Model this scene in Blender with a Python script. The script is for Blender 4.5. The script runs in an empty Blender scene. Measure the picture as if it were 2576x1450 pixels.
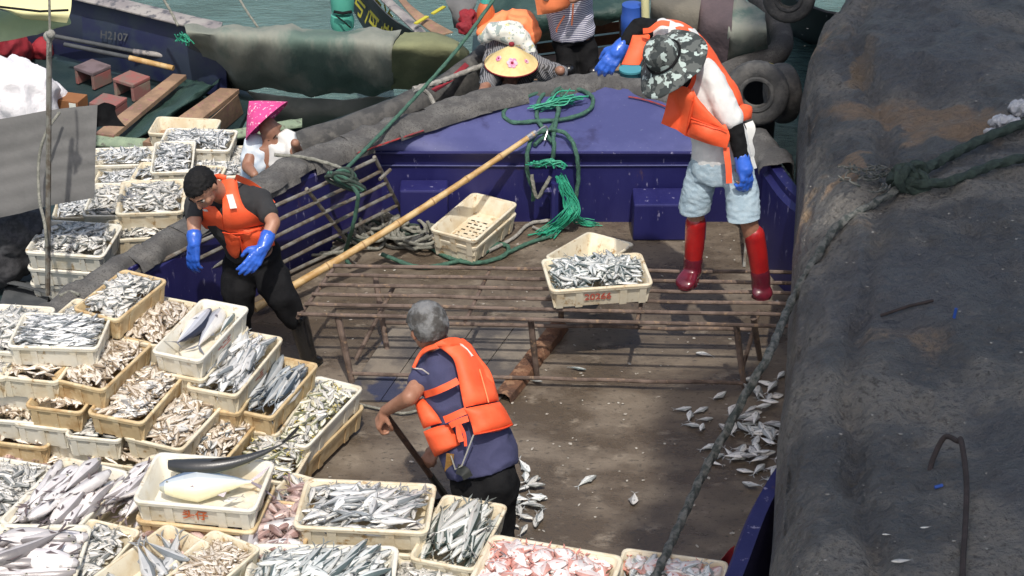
import bpy, bmesh, math, random
import numpy as np
from mathutils import Vector, Matrix, noise
random.seed(7); RNG = np.random.default_rng(11)
SC = bpy.context.scene; COL = SC.collection
# ---------------------------------------------------------------- camera, sky, sun, exposure
CAM_H, PITCH, FPX, CW, CH = 6.7, math.radians(30), 5280.0, 2576.0, 1450.0
SP, CP = math.sin(PITCH), math.cos(PITCH)
cam = bpy.data.objects.new('camera', bpy.data.cameras.new('camera')); COL.objects.link(cam)
cam.location = (0, 0, CAM_H); cam.rotation_euler = (math.pi/2 - PITCH, 0, 0)
cam.data.sensor_width = 36; cam.data.lens = 36*FPX/CW; cam.data.clip_end = 2000; cam.data.clip_start = .1
SC.camera = cam
SUN_EL, SUN_AZ = math.radians(62), math.radians(-6)       # the sun stands behind the camera, a little to its right
w = bpy.data.worlds.new('World'); SC.world = w; w.use_nodes = True
nt = w.node_tree; bg = nt.nodes['Background']; sky = nt.nodes.new('ShaderNodeTexSky')
sky.sky_type = 'NISHITA'; sky.sun_disc = False; sky.sun_elevation = SUN_EL; sky.sun_rotation = math.pi - SUN_AZ
sky.air_density = 1.3; sky.dust_density = 4.0
nt.links.new(sky.outputs[0], bg.inputs[0]); bg.inputs[1].default_value = .15
sun = bpy.data.objects.new('sun', bpy.data.lights.new('sun', 'SUN')); COL.objects.link(sun)
sun.data.energy = 3.5; sun.data.angle = math.radians(.9); sun.data.color = (1, .95, .87)
# shadows run away from the camera (+Y) and slightly to the left
sd = Vector((-math.sin(-SUN_AZ)*math.cos(SUN_EL), math.cos(SUN_AZ)*math.cos(SUN_EL), -math.sin(SUN_EL)))
sun.rotation_euler = sd.to_track_quat('-Z', 'Y').to_euler()
SC.view_settings.view_transform = 'Standard'; SC.view_settings.look = 'None'
SC.view_settings.exposure = 0; SC.view_settings.gamma = 1
SC.render.engine = 'CYCLES'
# ---------------------------------------------------------------- helpers
def G(px, py, z=0.):
    "point at height z seen at picture position (px, py)"
    v = (py - CH/2)/FPX; u = (px - CW/2)/FPX
    d = (CAM_H - z)/(SP + v*CP)
    return Vector((u*d, d*(CP - v*SP), z))
def J(px, py, Y):
    "point at distance Y (world y) seen at picture position (px, py)"
    v = (py - CH/2)/FPX; u = (px - CW/2)/FPX
    d = Y/(CP - v*SP)
    return Vector((u*d, Y, CAM_H - d*(SP + v*CP)))
def link(o, parent=None):
    COL.objects.link(o)
    if parent is not None: o.parent = parent
    return o
def tag(o, label=None, cat=None, group=None, kind=None):
    if label: o['label'] = label
    if cat: o['category'] = cat
    if group: o['group'] = group
    if kind: o['kind'] = kind
    return o
def thing(name, label, cat, loc=(0, 0, 0), group=None, rz=0):
    o = bpy.data.objects.new(name, None); o.empty_display_size = .1; o.location = loc; o.rotation_euler.z = rz
    link(o); return tag(o, label, cat, group)
def smooth(me, ang=40):
    me.polygons.foreach_set('use_smooth', [True]*len(me.polygons))
    try: me.set_sharp_from_angle(angle=math.radians(ang))
    except Exception: pass
def mk(name, V, F, mat, parent=None, sm=True, ang=40, local=False):
    "mesh object from vertices (world space) and faces"
    me = bpy.data.meshes.new(name)
    V = [tuple(v) for v in V]
    if parent is not None and not local:
        inv = parent.matrix_basis.inverted()
        V = [tuple(inv @ Vector(v)) for v in V]
    me.from_pydata(V, [], F); me.validate()
    if mat is not None: me.materials.append(mat)
    if sm: smooth(me, ang)
    o = bpy.data.objects.new(name, me); link(o, parent)
    return o
def bm_obj(name, bm, mat, parent=None, sm=True, ang=40, world=True):
    me = bpy.data.meshes.new(name)
    if parent is not None and world: bm.transform(parent.matrix_basis.inverted())
    bmesh.ops.recalc_face_normals(bm, faces=bm.faces[:])
    bm.to_mesh(me); bm.free()
    if mat is not None: me.materials.append(mat)
    if sm: smooth(me, ang)
    o = bpy.data.objects.new(name, me); return link(o, parent)
def smooth_path(P, n=8, closed=False):
    P = [Vector(p) for p in P]; out = []
    N = len(P)
    if N < 3: return [P[0].lerp(P[-1], i/n) for i in range(n+1)]
    rng = range(N if closed else N-1)
    for i in rng:
        p0 = P[(i-1) % N] if (closed or i > 0) else P[0]*2-P[1]
        p1 = P[i]; p2 = P[(i+1) % N]
        p3 = P[(i+2) % N] if (closed or i+2 < N) else P[-1]*2-P[-2]
        for k in range(n):
            t = k/n
            out.append(.5*((2*p1)+(-p0+p2)*t+(2*p0-5*p1+4*p2-p3)*t*t+(-p0+3*p1-3*p2+p3)*t**3))
    if not closed: out.append(P[-1].copy())
    return out
def tube_vf(P, r, seg=8, closed=False, caps=True, twist=0, strand=0., off=0):
    "rings along P; r number or list; strand>0 gives a laid rope look (three lobes turning)"
    P = [Vector(p) for p in P]; n = len(P); V = []; F = []
    t0 = (P[1]-P[0]).normalized(); up = Vector((0, 0, 1)) if abs(t0.z) < .9 else Vector((1, 0, 0))
    a = t0.cross(up).normalized(); s = 0
    for i in range(n):
        if closed: t = P[(i+1) % n]-P[i-1]
        else: t = P[min(i+1, n-1)]-P[max(i-1, 0)]
        if t.length < 1e-9: t = t0
        t.normalize(); a = (a - t*a.dot(t))
        if a.length < 1e-6: a = t.orthogonal()
        a.normalize(); b = t.cross(a)
        ri = r[i] if isinstance(r, (list, tuple)) else r
        if i: s += (P[i]-P[i-1]).length
        for k in range(seg):
            th = 2*math.pi*k/seg
            rr = ri*(1+strand*math.cos(3*(th)+s*twist)) if strand else ri
            V.append(P[i]+a*math.cos(th)*rr+b*math.sin(th)*rr)
    m = n if closed else n-1
    for i in range(m):
        for k in range(seg):
            F.append((off+i*seg+k, off+i*seg+(k+1) % seg, off+((i+1) % n)*seg+(k+1) % seg, off+((i+1) % n)*seg+k))
    if caps and not closed:
        F.append(tuple(off+k for k in range(seg))[::-1]); F.append(tuple(off+(n-1)*seg+k for k in range(seg)))
    return V, F
def tube(name, P, r, mat, parent=None, seg=8, **kw):
    V, F = tube_vf(P, r, seg, **kw)
    return mk(name, V, F, mat, parent)
def merge(lst):
    V = []; F = []
    for v, f in lst:
        k = len(V); V += list(v); F += [tuple(i+k for i in q) for q in f]
    return V, F
def box_vf(o, u, v, n):
    "box from corner o spanned by u, v, n"
    o, u, v, n = Vector(o), Vector(u), Vector(v), Vector(n)
    V = [o, o+u, o+u+v, o+v, o+n, o+u+n, o+u+v+n, o+v+n]
    F = [(0, 3, 2, 1), (4, 5, 6, 7), (0, 1, 5, 4), (1, 2, 6, 5), (2, 3, 7, 6), (3, 0, 4, 7)]
    return V, F
def bevel_mod(o, w_=.004, seg=2):
    m = o.modifiers.new('bevel', 'BEVEL'); m.width = w_; m.segments = seg; m.limit_method = 'ANGLE'; return o
def box(name, o, u, v, n, mat, parent=None, bev=.004):
    V, F = box_vf(o, u, v, n); ob = mk(name, V, F, mat, parent, sm=False)
    if bev: bevel_mod(ob, bev)
    return ob
def fbm(p, sc=1., oct=4): return noise.fractal(Vector(p)*sc, 1.0, 2.0, oct)
def sheet(name, grid, mat, parent=None, th=0.01, sub=2, wob=0., wsc=6., bulge=0., seed=0., sm_ang=60, off=-1., wstr=(1, 1, 1)):
    """a thick pliable sheet: grid = rows of control points; catmull-rom both ways, optional
    wrinkles (wob) and pillow bulge, thickness th"""
    rows = [smooth_path(r, sub) if sub > 1 else [Vector(q) for q in r] for r in grid]
    cols = list(zip(*rows)); cols = [smooth_path(c, sub) if sub > 1 else list(c) for c in cols]
    A = [list(c) for c in zip(*cols)]; nr, nc = len(A), len(A[0])
    def nrm(i, j):
        a = A[min(i+1, nr-1)][j]-A[max(i-1, 0)][j]; b = A[i][min(j+1, nc-1)]-A[i][max(j-1, 0)]
        q = b.cross(a); return q.normalized() if q.length > 1e-9 else Vector((0, 0, 1))
    N = [[nrm(i, j) for j in range(nc)] for i in range(nr)]
    V = []; F = []
    for i in range(nr):
        for j in range(nc):
            p = A[i][j]
            if wob: p = p + N[i][j]*wob*fbm(Vector((p.x*wstr[0]+seed, p.y*wstr[1]+seed*2, p.z*wstr[2])), wsc, 3)
            e = min(i/(nr-1), 1-i/(nr-1))*min(j/(nc-1), 1-j/(nc-1))*4
            ed = min(1, (min(i, nr-1-i, j, nc-1-j)+.35)/2.0)
            V.append(p + N[i][j]*(bulge*max(0, e)**.5 + th*.5*ed))
    K = len(V)
    for i in range(nr):
        for j in range(nc):
            p = A[i][j]
            if wob: p = p + N[i][j]*wob*fbm(Vector((p.x*wstr[0]+seed, p.y*wstr[1]+seed*2, p.z*wstr[2])), wsc, 3)
            ed = min(1, (min(i, nr-1-i, j, nc-1-j)+.35)/2.0)
            V.append(p - N[i][j]*th*.5*ed)
    for i in range(nr-1):
        for j in range(nc-1):
            a = i*nc+j; F.append((a, a+1, a+nc+1, a+nc)[::-1]); F.append((K+a, K+a+1, K+a+nc+1, K+a+nc))
    for i in range(nr-1):
        a = i*nc; F.append((a, a+nc, K+a+nc, K+a)[::-1]); a = i*nc+nc-1; F.append((a, a+nc, K+a+nc, K+a))
    for j in range(nc-1):
        a = j; F.append((a, a+1, K+a+1, K+a)); a = (nr-1)*nc+j; F.append((a, a+1, K+a+1, K+a)[::-1])
    return mk(name, V, F, mat, parent, ang=sm_ang)
# ---------------------------------------------------------------- materials
MATS = {}
def M(name, c1, c2=None, sc=4., lo=.4, hi=.6, rough=.6, c3=None, sc3=30., lo3=.55, hi3=.65, bump=0., bsc=40., metal=0., spec=.5,
      rough2=None, coord='Object', stretch=(1, 1, 1), coat=0., bdist=.01, sheen=0., rand=0., det=6., trans=0., c4=None, sc4=60., lo4=.5, hi4=.62):
    m = bpy.data.materials.new(name); m.use_nodes = True; nt = m.node_tree; N = nt.nodes; L = nt.links
    b = N['Principled BSDF']; b.inputs['Roughness'].default_value = rough; b.inputs['Metallic'].default_value = metal
    b.inputs['Specular IOR Level'].default_value = spec; b.inputs['Coat Weight'].default_value = coat
    if sheen: b.inputs['Sheen Weight'].default_value = sheen
    c1 = tuple(c1)+(1,)
    tc = N.new('ShaderNodeTexCoord'); mp = N.new('ShaderNodeMapping'); mp.inputs['Scale'].default_value = stretch
    L.new(tc.outputs[coord], mp.inputs['Vector'])
    if rand:
        oi = N.new('ShaderNodeObjectInfo'); cx = N.new('ShaderNodeCombineXYZ'); mu = N.new('ShaderNodeMath'); mu.operation = 'MULTIPLY'; mu.inputs[1].default_value = 37.
        L.new(oi.outputs['Random'], mu.inputs[0]); L.new(mu.outputs[0], cx.inputs[0]); L.new(mu.outputs[0], cx.inputs[2]); L.new(cx.outputs[0], mp.inputs['Location'])
    def nz(scale, detail=det):
        n = N.new('ShaderNodeTexNoise'); n.inputs['Scale'].default_value = scale; n.inputs['Detail'].default_value = detail
        n.inputs['Roughness'].default_value = .62; L.new(mp.outputs[0], n.inputs['Vector']); return n
    def ramp(src, lo, hi):
        r = N.new('ShaderNodeMapRange'); r.inputs['From Min'].default_value = lo; r.inputs['From Max'].default_value = hi
        r.interpolation_type = 'SMOOTHSTEP'; L.new(src, r.inputs['Value']); return r.outputs[0]
    def mix(f, a, b_):
        x = N.new('ShaderNodeMix'); x.data_type = 'RGBA'; L.new(f, x.inputs['Factor'])
        for s, q in ((6, a), (7, b_)):
            if isinstance(q, tuple): x.inputs[s].default_value = q
            else: L.new(q, x.inputs[s])
        return x.outputs[2]
    col = c1
    if c2 is not None:
        f = ramp(nz(sc).outputs['Fac'], lo, hi); col = mix(f, c1, tuple(c2)+(1,))
        if rough2 is not None:
            rm = N.new('ShaderNodeMapRange'); rm.inputs['To Min'].default_value = rough; rm.inputs['To Max'].default_value = rough2
            L.new(f, rm.inputs['Value']); L.new(rm.outputs[0], b.inputs['Roughness'])
    if c3 is not None:
        f3 = ramp(nz(sc3).outputs['Fac'], lo3, hi3); col = mix(f3, col, tuple(c3)+(1,))
    if c4 is not None: col = mix(ramp(nz(sc4).outputs['Fac'], lo4, hi4), col, tuple(c4)+(1,))
    if isinstance(col, tuple): b.inputs['Base Color'].default_value = col
    else: L.new(col, b.inputs['Base Color'])
    if bump:
        bn = N.new('ShaderNodeBump'); bn.inputs['Strength'].default_value = bump; bn.inputs['Distance'].default_value = bdist
        L.new(nz(bsc).outputs['Fac'], bn.inputs['Height']); L.new(bn.outputs[0], b.inputs['Normal'])
    MATS[name] = m; return m
M('water', (.08, .135, .125), (.10, .17, .16), sc=1.2, rough=.10, bump=.8, bsc=4.5, bdist=.08, stretch=(1, 2.2, 1), spec=.5)
M('quay', (.25, .235, .21), (.12, .12, .12), sc=1.6, lo=.40, hi=.56, rough=.92, rough2=.36, c3=(.36, .26, .17), sc3=.8, lo3=.62, hi3=.69, bump=1., bsc=14, bdist=.14, det=14, c4=(.11, .102, .093), sc4=34, lo4=.50, hi4=.68)
M('deck', (.175, .142, .108), (.090, .068, .048), sc=1.5, lo=.36, hi=.60, rough=.7, rough2=.22, c3=(.24, .20, .155), sc3=5., lo3=.55, hi3=.72, c4=(.06, .05, .04), sc4=26, lo4=.54, hi4=.68, bump=.5, bsc=60, stretch=(1, 1.6, 1), det=9)
M('blue_paint', (.013, .013, .088), (.020, .020, .108), sc=3, rough=.48, c3=(.22, .21, .34), sc3=26, lo3=.62, hi3=.70, c4=(.10, .055, .06), sc4=7, lo4=.65, hi4=.75, bump=.25, bsc=9, spec=.4, stretch=(1, 1, .3))
M('blue_deck_paint', (.054, .060, .175), (.070, .076, .205), sc=2.5, rough=.62, c3=(.13, .14, .25), sc3=38, lo3=.62, hi3=.74, c4=(.035, .035, .11), sc4=4, lo4=.56, hi4=.70, bump=.15, bsc=30)
M('hull_blue', (.02, .016, .10), (.05, .045, .13), sc=5, rough=.5, bump=.2)
M('mat_grey', (.075, .072, .070), (.135, .13, .122), sc=7, lo=.4, hi=.65, rough=.95, c3=(.055, .052, .05), sc3=90, lo3=.5, hi3=.65, bump=.7, bsc=150, bdist=.004)
M('red_paint', (.35, .03, .03), (.18, .05, .05), sc=30, rough=.5)
M('rust_pipe', (.16, .115, .092), (.085, .058, .045), sc=10, rough=.75, c3=(.24, .16, .10), sc3=25, lo3=.56, hi3=.66, bump=.4, bsc=80)
M('galv_pipe', (.27, .26, .23), (.15, .12, .09), sc=12, rough=.5, metal=.3, bump=.2)
M('bamboo', (.55, .39, .19), (.42, .25, .09), sc=9, rough=.5, stretch=(1, 1, 1), bump=.2, bsc=50)
M('bamboo_node', (.30, .18, .08), rough=.7)
M('steel', (.45, .45, .45), rough=.35, metal=.8)
M('crate_white', (.70, .64, .50), (.60, .50, .34), sc=7, lo=.42, hi=.66, rough=.5, c3=(.36, .23, .10), sc3=16, lo3=.56, hi3=.70, bump=.12, bsc=25, rand=1, spec=.4)
M('crate_pale', (.72, .69, .60), (.60, .53, .39), sc=6, lo=.45, hi=.7, rough=.45, c3=(.40, .28, .14), sc3=17, lo3=.59, hi3=.71, bump=.12, bsc=25, rand=1, spec=.4)
M('crate_rust', (.58, .44, .25), (.40, .25, .11), sc=7, lo=.44, hi=.70, rough=.6, c3=(.68, .58, .38), sc3=8, lo3=.52, hi3=.66, bump=.15, bsc=30, rand=1, spec=.35)
M('print_red', (.45, .09, .06), (.62, .5, .42), sc=60, lo=.55, hi=.65, rough=.6)
M('print_orange', (.50, .12, .04), (.62, .45, .35), sc=60, lo=.6, hi=.7, rough=.6)
M('rust_wood', (.16, .075, .04), (.08, .04, .025), sc=8, rough=.85, c3=(.25, .14, .08), sc3=14, lo3=.52, hi3=.6, bump=.9, bsc=20, bdist=.03)
M('hole_dark', (.10, .08, .05), rough=.9)
# ---------------------------------------------------------------- water and quay
wz = -1.25
V = []; F = []
water = mk('water', [(-400, -60, wz), (400, -60, wz), (400, 900, wz), (-400, 900, wz)], [(0, 1, 2, 3)], MATS['water'], sm=False)
tag(water, kind='structure')
# quay: one rounded, worn, wet mass of concrete; its edge follows the seen outline
edge_px = [(2240, -260), (2165, -90), (2112, 0), (2062, 70), (2034, 140), (2014, 230), (2012, 330), (2006, 480), (1998, 620), (1990, 760),
           (1978, 930), (1962, 1090), (1950, 1240), (1940, 1380), (1926, 1560), (1900, 1800), (1860, 2150)]
ZE = 1.25
qe = smooth_path([G(x, y, ZE - .22) for x, y in edge_px], 34)
prof0 = [(.05, -2.6), (.02, -1.2), (.0, -.3), (.04, -.12), (.10, -.02), (.2, .05), (.32, .09)]
prof = prof0[:2]
for a_, b_ in zip(prof0[1:-1], prof0[2:]): prof += [(a_[0]+(b_[0]-a_[0])*k/5, a_[1]+(b_[1]-a_[1])*k/5) for k in range(1, 6)]
prof += [(.32+.03*k, .10+.003*k) for k in range(1, 110)]+[(3.7+.3*k, .43+.02*k) for k in range(8)]
V = []; F = []; nq = len(prof)
for i, p in enumerate(qe):
    # outward direction into the quay is +x mostly
    for (dx, dz) in prof:
        q = Vector((p.x+dx*1.0, p.y, ZE-.1+dz))
        a = min(1, max(0, (dz+.6)*2))
        d = .10*fbm(q, .9, 3)+.040*fbm(q+Vector((9, 0, 0)), 3.5, 4)+.016*fbm(q, 11, 3)
        h_ = noise.noise(q*4.2+Vector((0, 0, 5))); d -= .10*max(0, h_-.42)+.05*max(0, .10-abs(noise.noise(q*1.1+Vector((3, 3, 3)))))
        # crevice that runs along the shoulder
        cx = p.x+.42+.10*math.sin(p.y*1.3)+.05*noise.noise(Vector((p.y*3, 0, 0)))
        cr = math.exp(-((q.x-cx)/.05)**2)*(.5+.5*noise.noise(Vector((p.y*1.7, 4, 0))))*.13
        V.append(q+Vector((-.25*d*a, 0, d*a*(1 if dx > .05 else .3)-cr*a)))
for i in range(len(qe)-1):
    for j in range(nq-1):
        a = i*nq+j; F.append((a, a+1, a+nq+1, a+nq)[::-1])
quay = mk('quay', V, F, MATS['quay'], ang=180); tag(quay, kind='structure')
me = quay.data
# a dry tan patch and two wet sheets on the quay
nt_ = MATS['quay'].node_tree; N_ = nt_.nodes; L_ = nt_.links; bs_ = N_['Principled BSDF']
tc_ = N_.new('ShaderNodeTexCoord')
def blob(c, ang, sx, sy, hardn=.25):
    m1 = N_.new('ShaderNodeMapping'); m1.vector_type = 'TEXTURE'; m1.inputs['Location'].default_value = c; m1.inputs['Rotation'].default_value = (0, 0, ang); m1.inputs['Scale'].default_value = (sx, sy, 3.)
    nz_ = N_.new('ShaderNodeTexNoise'); nz_.inputs['Scale'].default_value = 3.5; nz_.inputs['Detail'].default_value = 6; L_.new(tc_.outputs['Object'], nz_.inputs['Vector'])
    ad = N_.new('ShaderNodeMixRGB'); ad.blend_type = 'LINEAR_LIGHT'; ad.inputs[0].default_value = .35
    L_.new(tc_.outputs['Object'], ad.inputs[1]); L_.new(nz_.outputs['Color'], ad.inputs[2]); L_.new(ad.outputs[0], m1.inputs[0])
    g = N_.new('ShaderNodeTexGradient'); g.gradient_type = 'SPHERICAL'; L_.new(m1.outputs[0], g.inputs[0])
    r = N_.new('ShaderNodeMapRange'); r.inputs['From Min'].default_value = .12; r.inputs['From Max'].default_value = .12+hardn; L_.new(g.outputs['Fac'], r.inputs['Value']); return r.outputs[0]
def gp_(x, y): p = G(x, y, ZE+.1); return (p.x, p.y, p.z)
col_in = bs_.inputs['Base Color'].links[0].from_socket
for (c, an, sx, sy, cc) in ((gp_(2310, 265), -.75, .75, .28, (.30, .215, .145, 1)), (gp_(2165, 120), 1.2, .3, .16, (.28, .21, .14, 1)), (gp_(2130, 390), .9, .3, .10, (.30, .21, .14, 1))):
    mx = N_.new('ShaderNodeMix'); mx.data_type = 'RGBA'; L_.new(blob(c, an, sx, sy), mx.inputs['Factor']); L_.new(col_in, mx.inputs[6]); mx.inputs[7].default_value = cc; col_in = mx.outputs[2]
rg_in = bs_.inputs['Roughness'].links[0].from_socket
for (c, an, sx, sy) in ((gp_(2330, 90), .2, .75, 1.1), (gp_(2290, 690), .25, .8, .62), (gp_(2560, 1120), .0, .3, .9)):
    f = blob(c, an, sx, sy, .5)
    mx = N_.new('ShaderNodeMix'); mx.data_type = 'FLOAT'; L_.new(f, mx.inputs['Factor']); L_.new(rg_in, mx.inputs[2]); mx.inputs[3].default_value = .30; rg_in = mx.outputs[0]
    mc = N_.new('ShaderNodeMix'); mc.data_type = 'RGBA'; L_.new(f, mc.inputs['Factor']); L_.new(col_in, mc.inputs[6]); mc.inputs[7].default_value = (.13, .13, .135, 1); col_in = mc.outputs[2]
L_.new(col_in, bs_.inputs['Base Color']); L_.new(rg_in, bs_.inputs['Roughness'])
# ---------------------------------------------------------------- our blue boat
boat = thing('fishing_boat', 'wide blue painted fishing boat whose brown deck the men work on', 'boat')
ZG = .68
left_px = [(-560, 1190), (-200, 985), (130, 780), (330, 655), (560, 520), (700, 435), (800, 388)]
bow_px = [(920, 342), (1050, 298), (1200, 252), (1400, 214), (1560, 207), (1700, 245), (1900, 345), (2010, 475)]
gl = [G(x, y, ZG) for x, y in left_px]; gb = [G(x, y, ZG) for x, y in bow_px]
gr = [G(1960, 760, ZG)*0+Vector((2.06, 11.0, ZG)), Vector((1.95, 9.6, ZG)), G(1976, 1200, ZG), G(1868, 1450, ZG), G(1690, 1900, ZG)]
gun = smooth_path(gl+gb+gr, 8)
# floor
fl = [Vector((p.x, p.y, 0)) for p in gun[::3]]
flo = mk('deck', [(p.x, p.y, 0) for p in fl], [tuple(range(len(fl)))[::-1]], None, boat, sm=False)
flo.data.materials.append(MATS['deck'])
# hull side outside
V = []; n = len(gun)
for p in gun: V += [p, Vector((p.x, p.y, -.2)), Vector((p.x, p.y-.1, -1.6))]
F = [(i*3+k, i*3+k+1, i*3+k+4, i*3+k+3) for i in range(n-1) for k in range(2)]
mk('hull', V, F, MATS['hull_blue'], boat)
# inner bulwarks: a thick wall that leans in a little, with a rail step
def inset(P, d):
    out = []
    for i, p in enumerate(P):
        t = (P[min(i+1, len(P)-1)]-P[max(i-1, 0)]); t.z = 0; t.normalize()
        out.append(p+Vector((t.y, -t.x, 0))*d)
    return out
nl = len(gl)*8-8; nb = nl+len(gb)*8
def wall(name, P, mat):
    a = P; b = inset(P, .07); c = inset(P, .10)
    V = []
    for i in range(len(P)):
        wv = .006*noise.noise(P[i]*3)
        V += [a[i]+Vector((0, 0, .0)), b[i]+Vector((0, 0, 0)), Vector((b[i].x, b[i].y, ZG-.05)), Vector((c[i].x, c[i].y, ZG-.08)), Vector((c[i].x+wv, c[i].y, .3)), Vector((c[i].x-wv, c[i].y, .004))]
    F = [(i*6+k, i*6+k+1, i*6+k+7, i*6+k+6) for i in range(len(P)-1) for k in range(5)]
    return mk(name, V, F, mat, boat, ang=30)
wall('bulwark', gun[:nl+1], MATS['blue_paint']); wall('bulwark', gun[nb-4:], MATS['blue_paint'])
# fore deck plate and bulkhead
ZB = .54
w0, w1 = G(868, 381, ZB), G(1905, 381, ZB)
Yb = w0.y
cor_l = Vector((w0.x, Yb, ZB)); cor_r = Vector((w1.x, Yb, ZB))
N = 24; V = []; F = []
top = [p for p in gun[nl-2:nb+1]]
bot = [Vector((cor_l.x+(cor_r.x-cor_l.x)*i/(len(top)-1), Yb, ZB)) for i in range(len(top))]
R_ = 7
for i in range(len(top)):
    for k in range(R_):
        q = bot[i].lerp(top[i], k/(R_-1)); q.z += .010*fbm(q, 2.2, 2) if 0 < k < R_-1 else 0; V.append(q)
F = [(i*R_+k, (i+1)*R_+k, (i+1)*R_+k+1, i*R_+k+1) for i in range(len(top)-1) for k in range(R_-1)]
mk('foredeck', V, F, MATS['blue_deck_paint'], boat, ang=30)
L0, L1 = Vector((cor_l.x-.02, Yb, 0)), Vector((cor_r.x+.02, Yb, 0))
V = []; F = []; n = 30
for i in range(n+1):
    x = L0.x+(L1.x-L0.x)*i/n
    for z in (.0, .18, .36, ZB-.03, ZB-.004): V.append((x, Yb+.02+.006*noise.noise(Vector((x*2, z*4, 0)))-(.012 if z == ZB-.004 else 0), z))
for i in range(n):
    for k in range(4): F.append((i*5+k, (i+1)*5+k, (i+1)*5+k+1, i*5+k+1))
mk('bulkhead', V, F, MATS['blue_paint'], boat, ang=30)
tube('bulkhead_lip', [(cor_l.x, Yb-.012, ZB-.006), (cor_r.x, Yb-.012, ZB-.006)], .012, MATS['blue_paint'], boat)
# welded seam along the bulkhead
tube('seam', [(cor_l.x+.05, Yb+.012, .43), (0, Yb+.012, .425), (cor_r.x-.3, Yb+.012, .43)], .006, MATS['blue_deck_paint'], boat, seg=6)
# lockers (blue boxes) against the bulkhead
def locker(px0, px1, pyf, h, dep):
    a = G(px0, pyf, 0); b = G(px1, pyf, 0)
    box('locker', (a.x, a.y, .002), (b.x-a.x, 0, 0), (0, Yb-a.y-.002, 0), (0, 0, h), MATS['blue_paint'], boat, bev=.012)
locker(1592, 1775, 607, .27, .3); locker(1008, 1128, 592, .33, .2)
# right wall gusset: dark pipe stanchion
tube('stanchion', [G(1872, 672, 0), G(1868, 545, .0)+Vector((0, -.35, .45))], .012, MATS['galv_pipe'], boat, seg=8)
# bollard bracket in the middle of the bulkhead
b0 = G(1352, 500, .0)
tube('bollard', [Vector((b0.x+.02, Yb-.10, .30)), Vector((b0.x+.20, Yb-.10, .30))], .022, MATS['blue_paint'], boat)
tube('bollard_post', [Vector((b0.x+.11, Yb-.10, .0)), Vector((b0.x+.11, Yb-.10, .36))], .03, MATS['blue_paint'], boat)
# beam / step on deck that is rusty and broken
p0, p1 = G(1262, 1012, 0), G(1408, 826, 0)
d = (p1-p0); nseg = 14; V = []; F = []
side = Vector((d.y, -d.x, 0)).normalized()
for i in range(nseg+1):
    c = p0+d*i/nseg
    for (s, h) in ((-.05, .003), (-.045, .05), (.02, .06), (.05, .045), (.06, .003)):
        j = .014*noise.noise(Vector((i*.7, s*30, 1))); V.append(c+side*(s+j)+Vector((0, 0, max(.002, h+j*(h > .01)))))
for i in range(nseg):
    for k in range(4): F.append((i*5+k, i*5+k+1, (i+1)*5+k+1, (i+1)*5+k))
mk('hatch_beam', V, F, MATS['rust_wood'], boat)
# raised hatch boards left of the beam
def plate(name, pts, z, mat, th=.006, parent=boat):
    V = [G(x, y, 0) for x, y in pts]; n = len(V)
    VV = [Vector((p.x, p.y, z)) for p in V]+[Vector((p.x, p.y, z+th)) for p in V]
    F = [tuple(range(n, 2*n)), tuple(range(n))[::-1]]+[(i, (i+1) % n, (i+1) % n+n, i+n) for i in range(n)]
    return mk(name, VV, F, mat, parent, sm=False)
M('hatch_boards', (.20, .17, .135), (.085, .075, .068), sc=3, rough=.8, c3=(.035, .04, .075), sc3=1.8, lo3=.56, hi3=.62, bump=.5, bsc=50, rough2=.5, det=9)  # bluish dark blotches put a tarp's shadow into the board colour
for k in range(4):
    a, b_ = k/4, (k+1)/4-.006
    def lp(a): return (860+(1258-860)*a, 1013), (985+(1398-985)*a, 830)
    (x0, y0), (x3, y3) = lp(a); (x1, y1), (x2, y2) = lp(b_)
    plate('hatch_board', [(x0, y0), (x1, y1), (x2, y2), (x3, y3)], .004, MATS['hatch_boards'], th=.012)
# grey rubber mats over the gunwale, each one a piece
def gun_at(px):
    best = min(gun[:nb+20], key=lambda p: abs(proj(p)[0]-px)); return gun.index(best)
def proj(p):
    p = Vector(p); dz = CAM_H-p.z; d = p.y*CP+dz*SP; v = (dz*CP-p.y*SP)/d; return (p.x/d*FPX+CW/2, v*FPX+CH/2)
matx = [(-260, 20), (0, 140), (126, 262), (258, 372), (318, 500), (455, 690), (640, 720), (690, 800), (770, 905), (880, 1040), (985, 1195), (1080, 1300), (1290, 1480), (1450, 1560), (1540, 1745), (1890, 1975)]
for i, (x0, x1) in enumerate(matx):
    i0, i1 = gun_at(x0), gun_at(x1)
    if i1-i0 < 2: i1 = i0+2
    P = [gun[i0].lerp(gun[i0+1], 0)]+gun[i0+1:i1+1]
    P = smooth_path([P[0], P[len(P)//2], P[-1]] if len(P) > 2 else P+[P[-1]], 4)
    t = (P[-1]-P[0]).normalized(); P[0] = P[0]-t*.03; lift = .012*(i % 2)
    ins = Vector((t.y, -t.x, 0))
    iw = .085+.06*random.random(); rows = []
    for q, (s, h) in enumerate(((-.085, -.11), (-.07, .0), (-.02, .032), (.035, .028), (iw-.01, .004), (iw+.02, -.03-.03*random.random()))):
        row = []
        for k, p in enumerate(P):
            jj = (.03 if q > 3 else .012)*noise.noise(Vector((p.x*9+q*.3, p.y*9, i)))
            row.append(p+ins*(s+jj*(2 if q > 3 else .6))+Vector((0, 0, h+lift+jj)))
        rows.append(row)
    sheet('gunwale_mat', rows, MATS['mat_grey'], boat, th=.018, sub=2, wob=.022, wsc=7, seed=i)
for (x0, x1) in ((1000, 1075), (1575, 1690), (905, 1000)):
    i0, i1 = gun_at(x0), gun_at(x1)
    P = [p+Vector((0, -.20, -.012)) for p in gun[i0:i1+1]]
    if len(P) > 1: tube('painted_stripe', P, .006, MATS['red_paint'], boat, seg=6)
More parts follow.
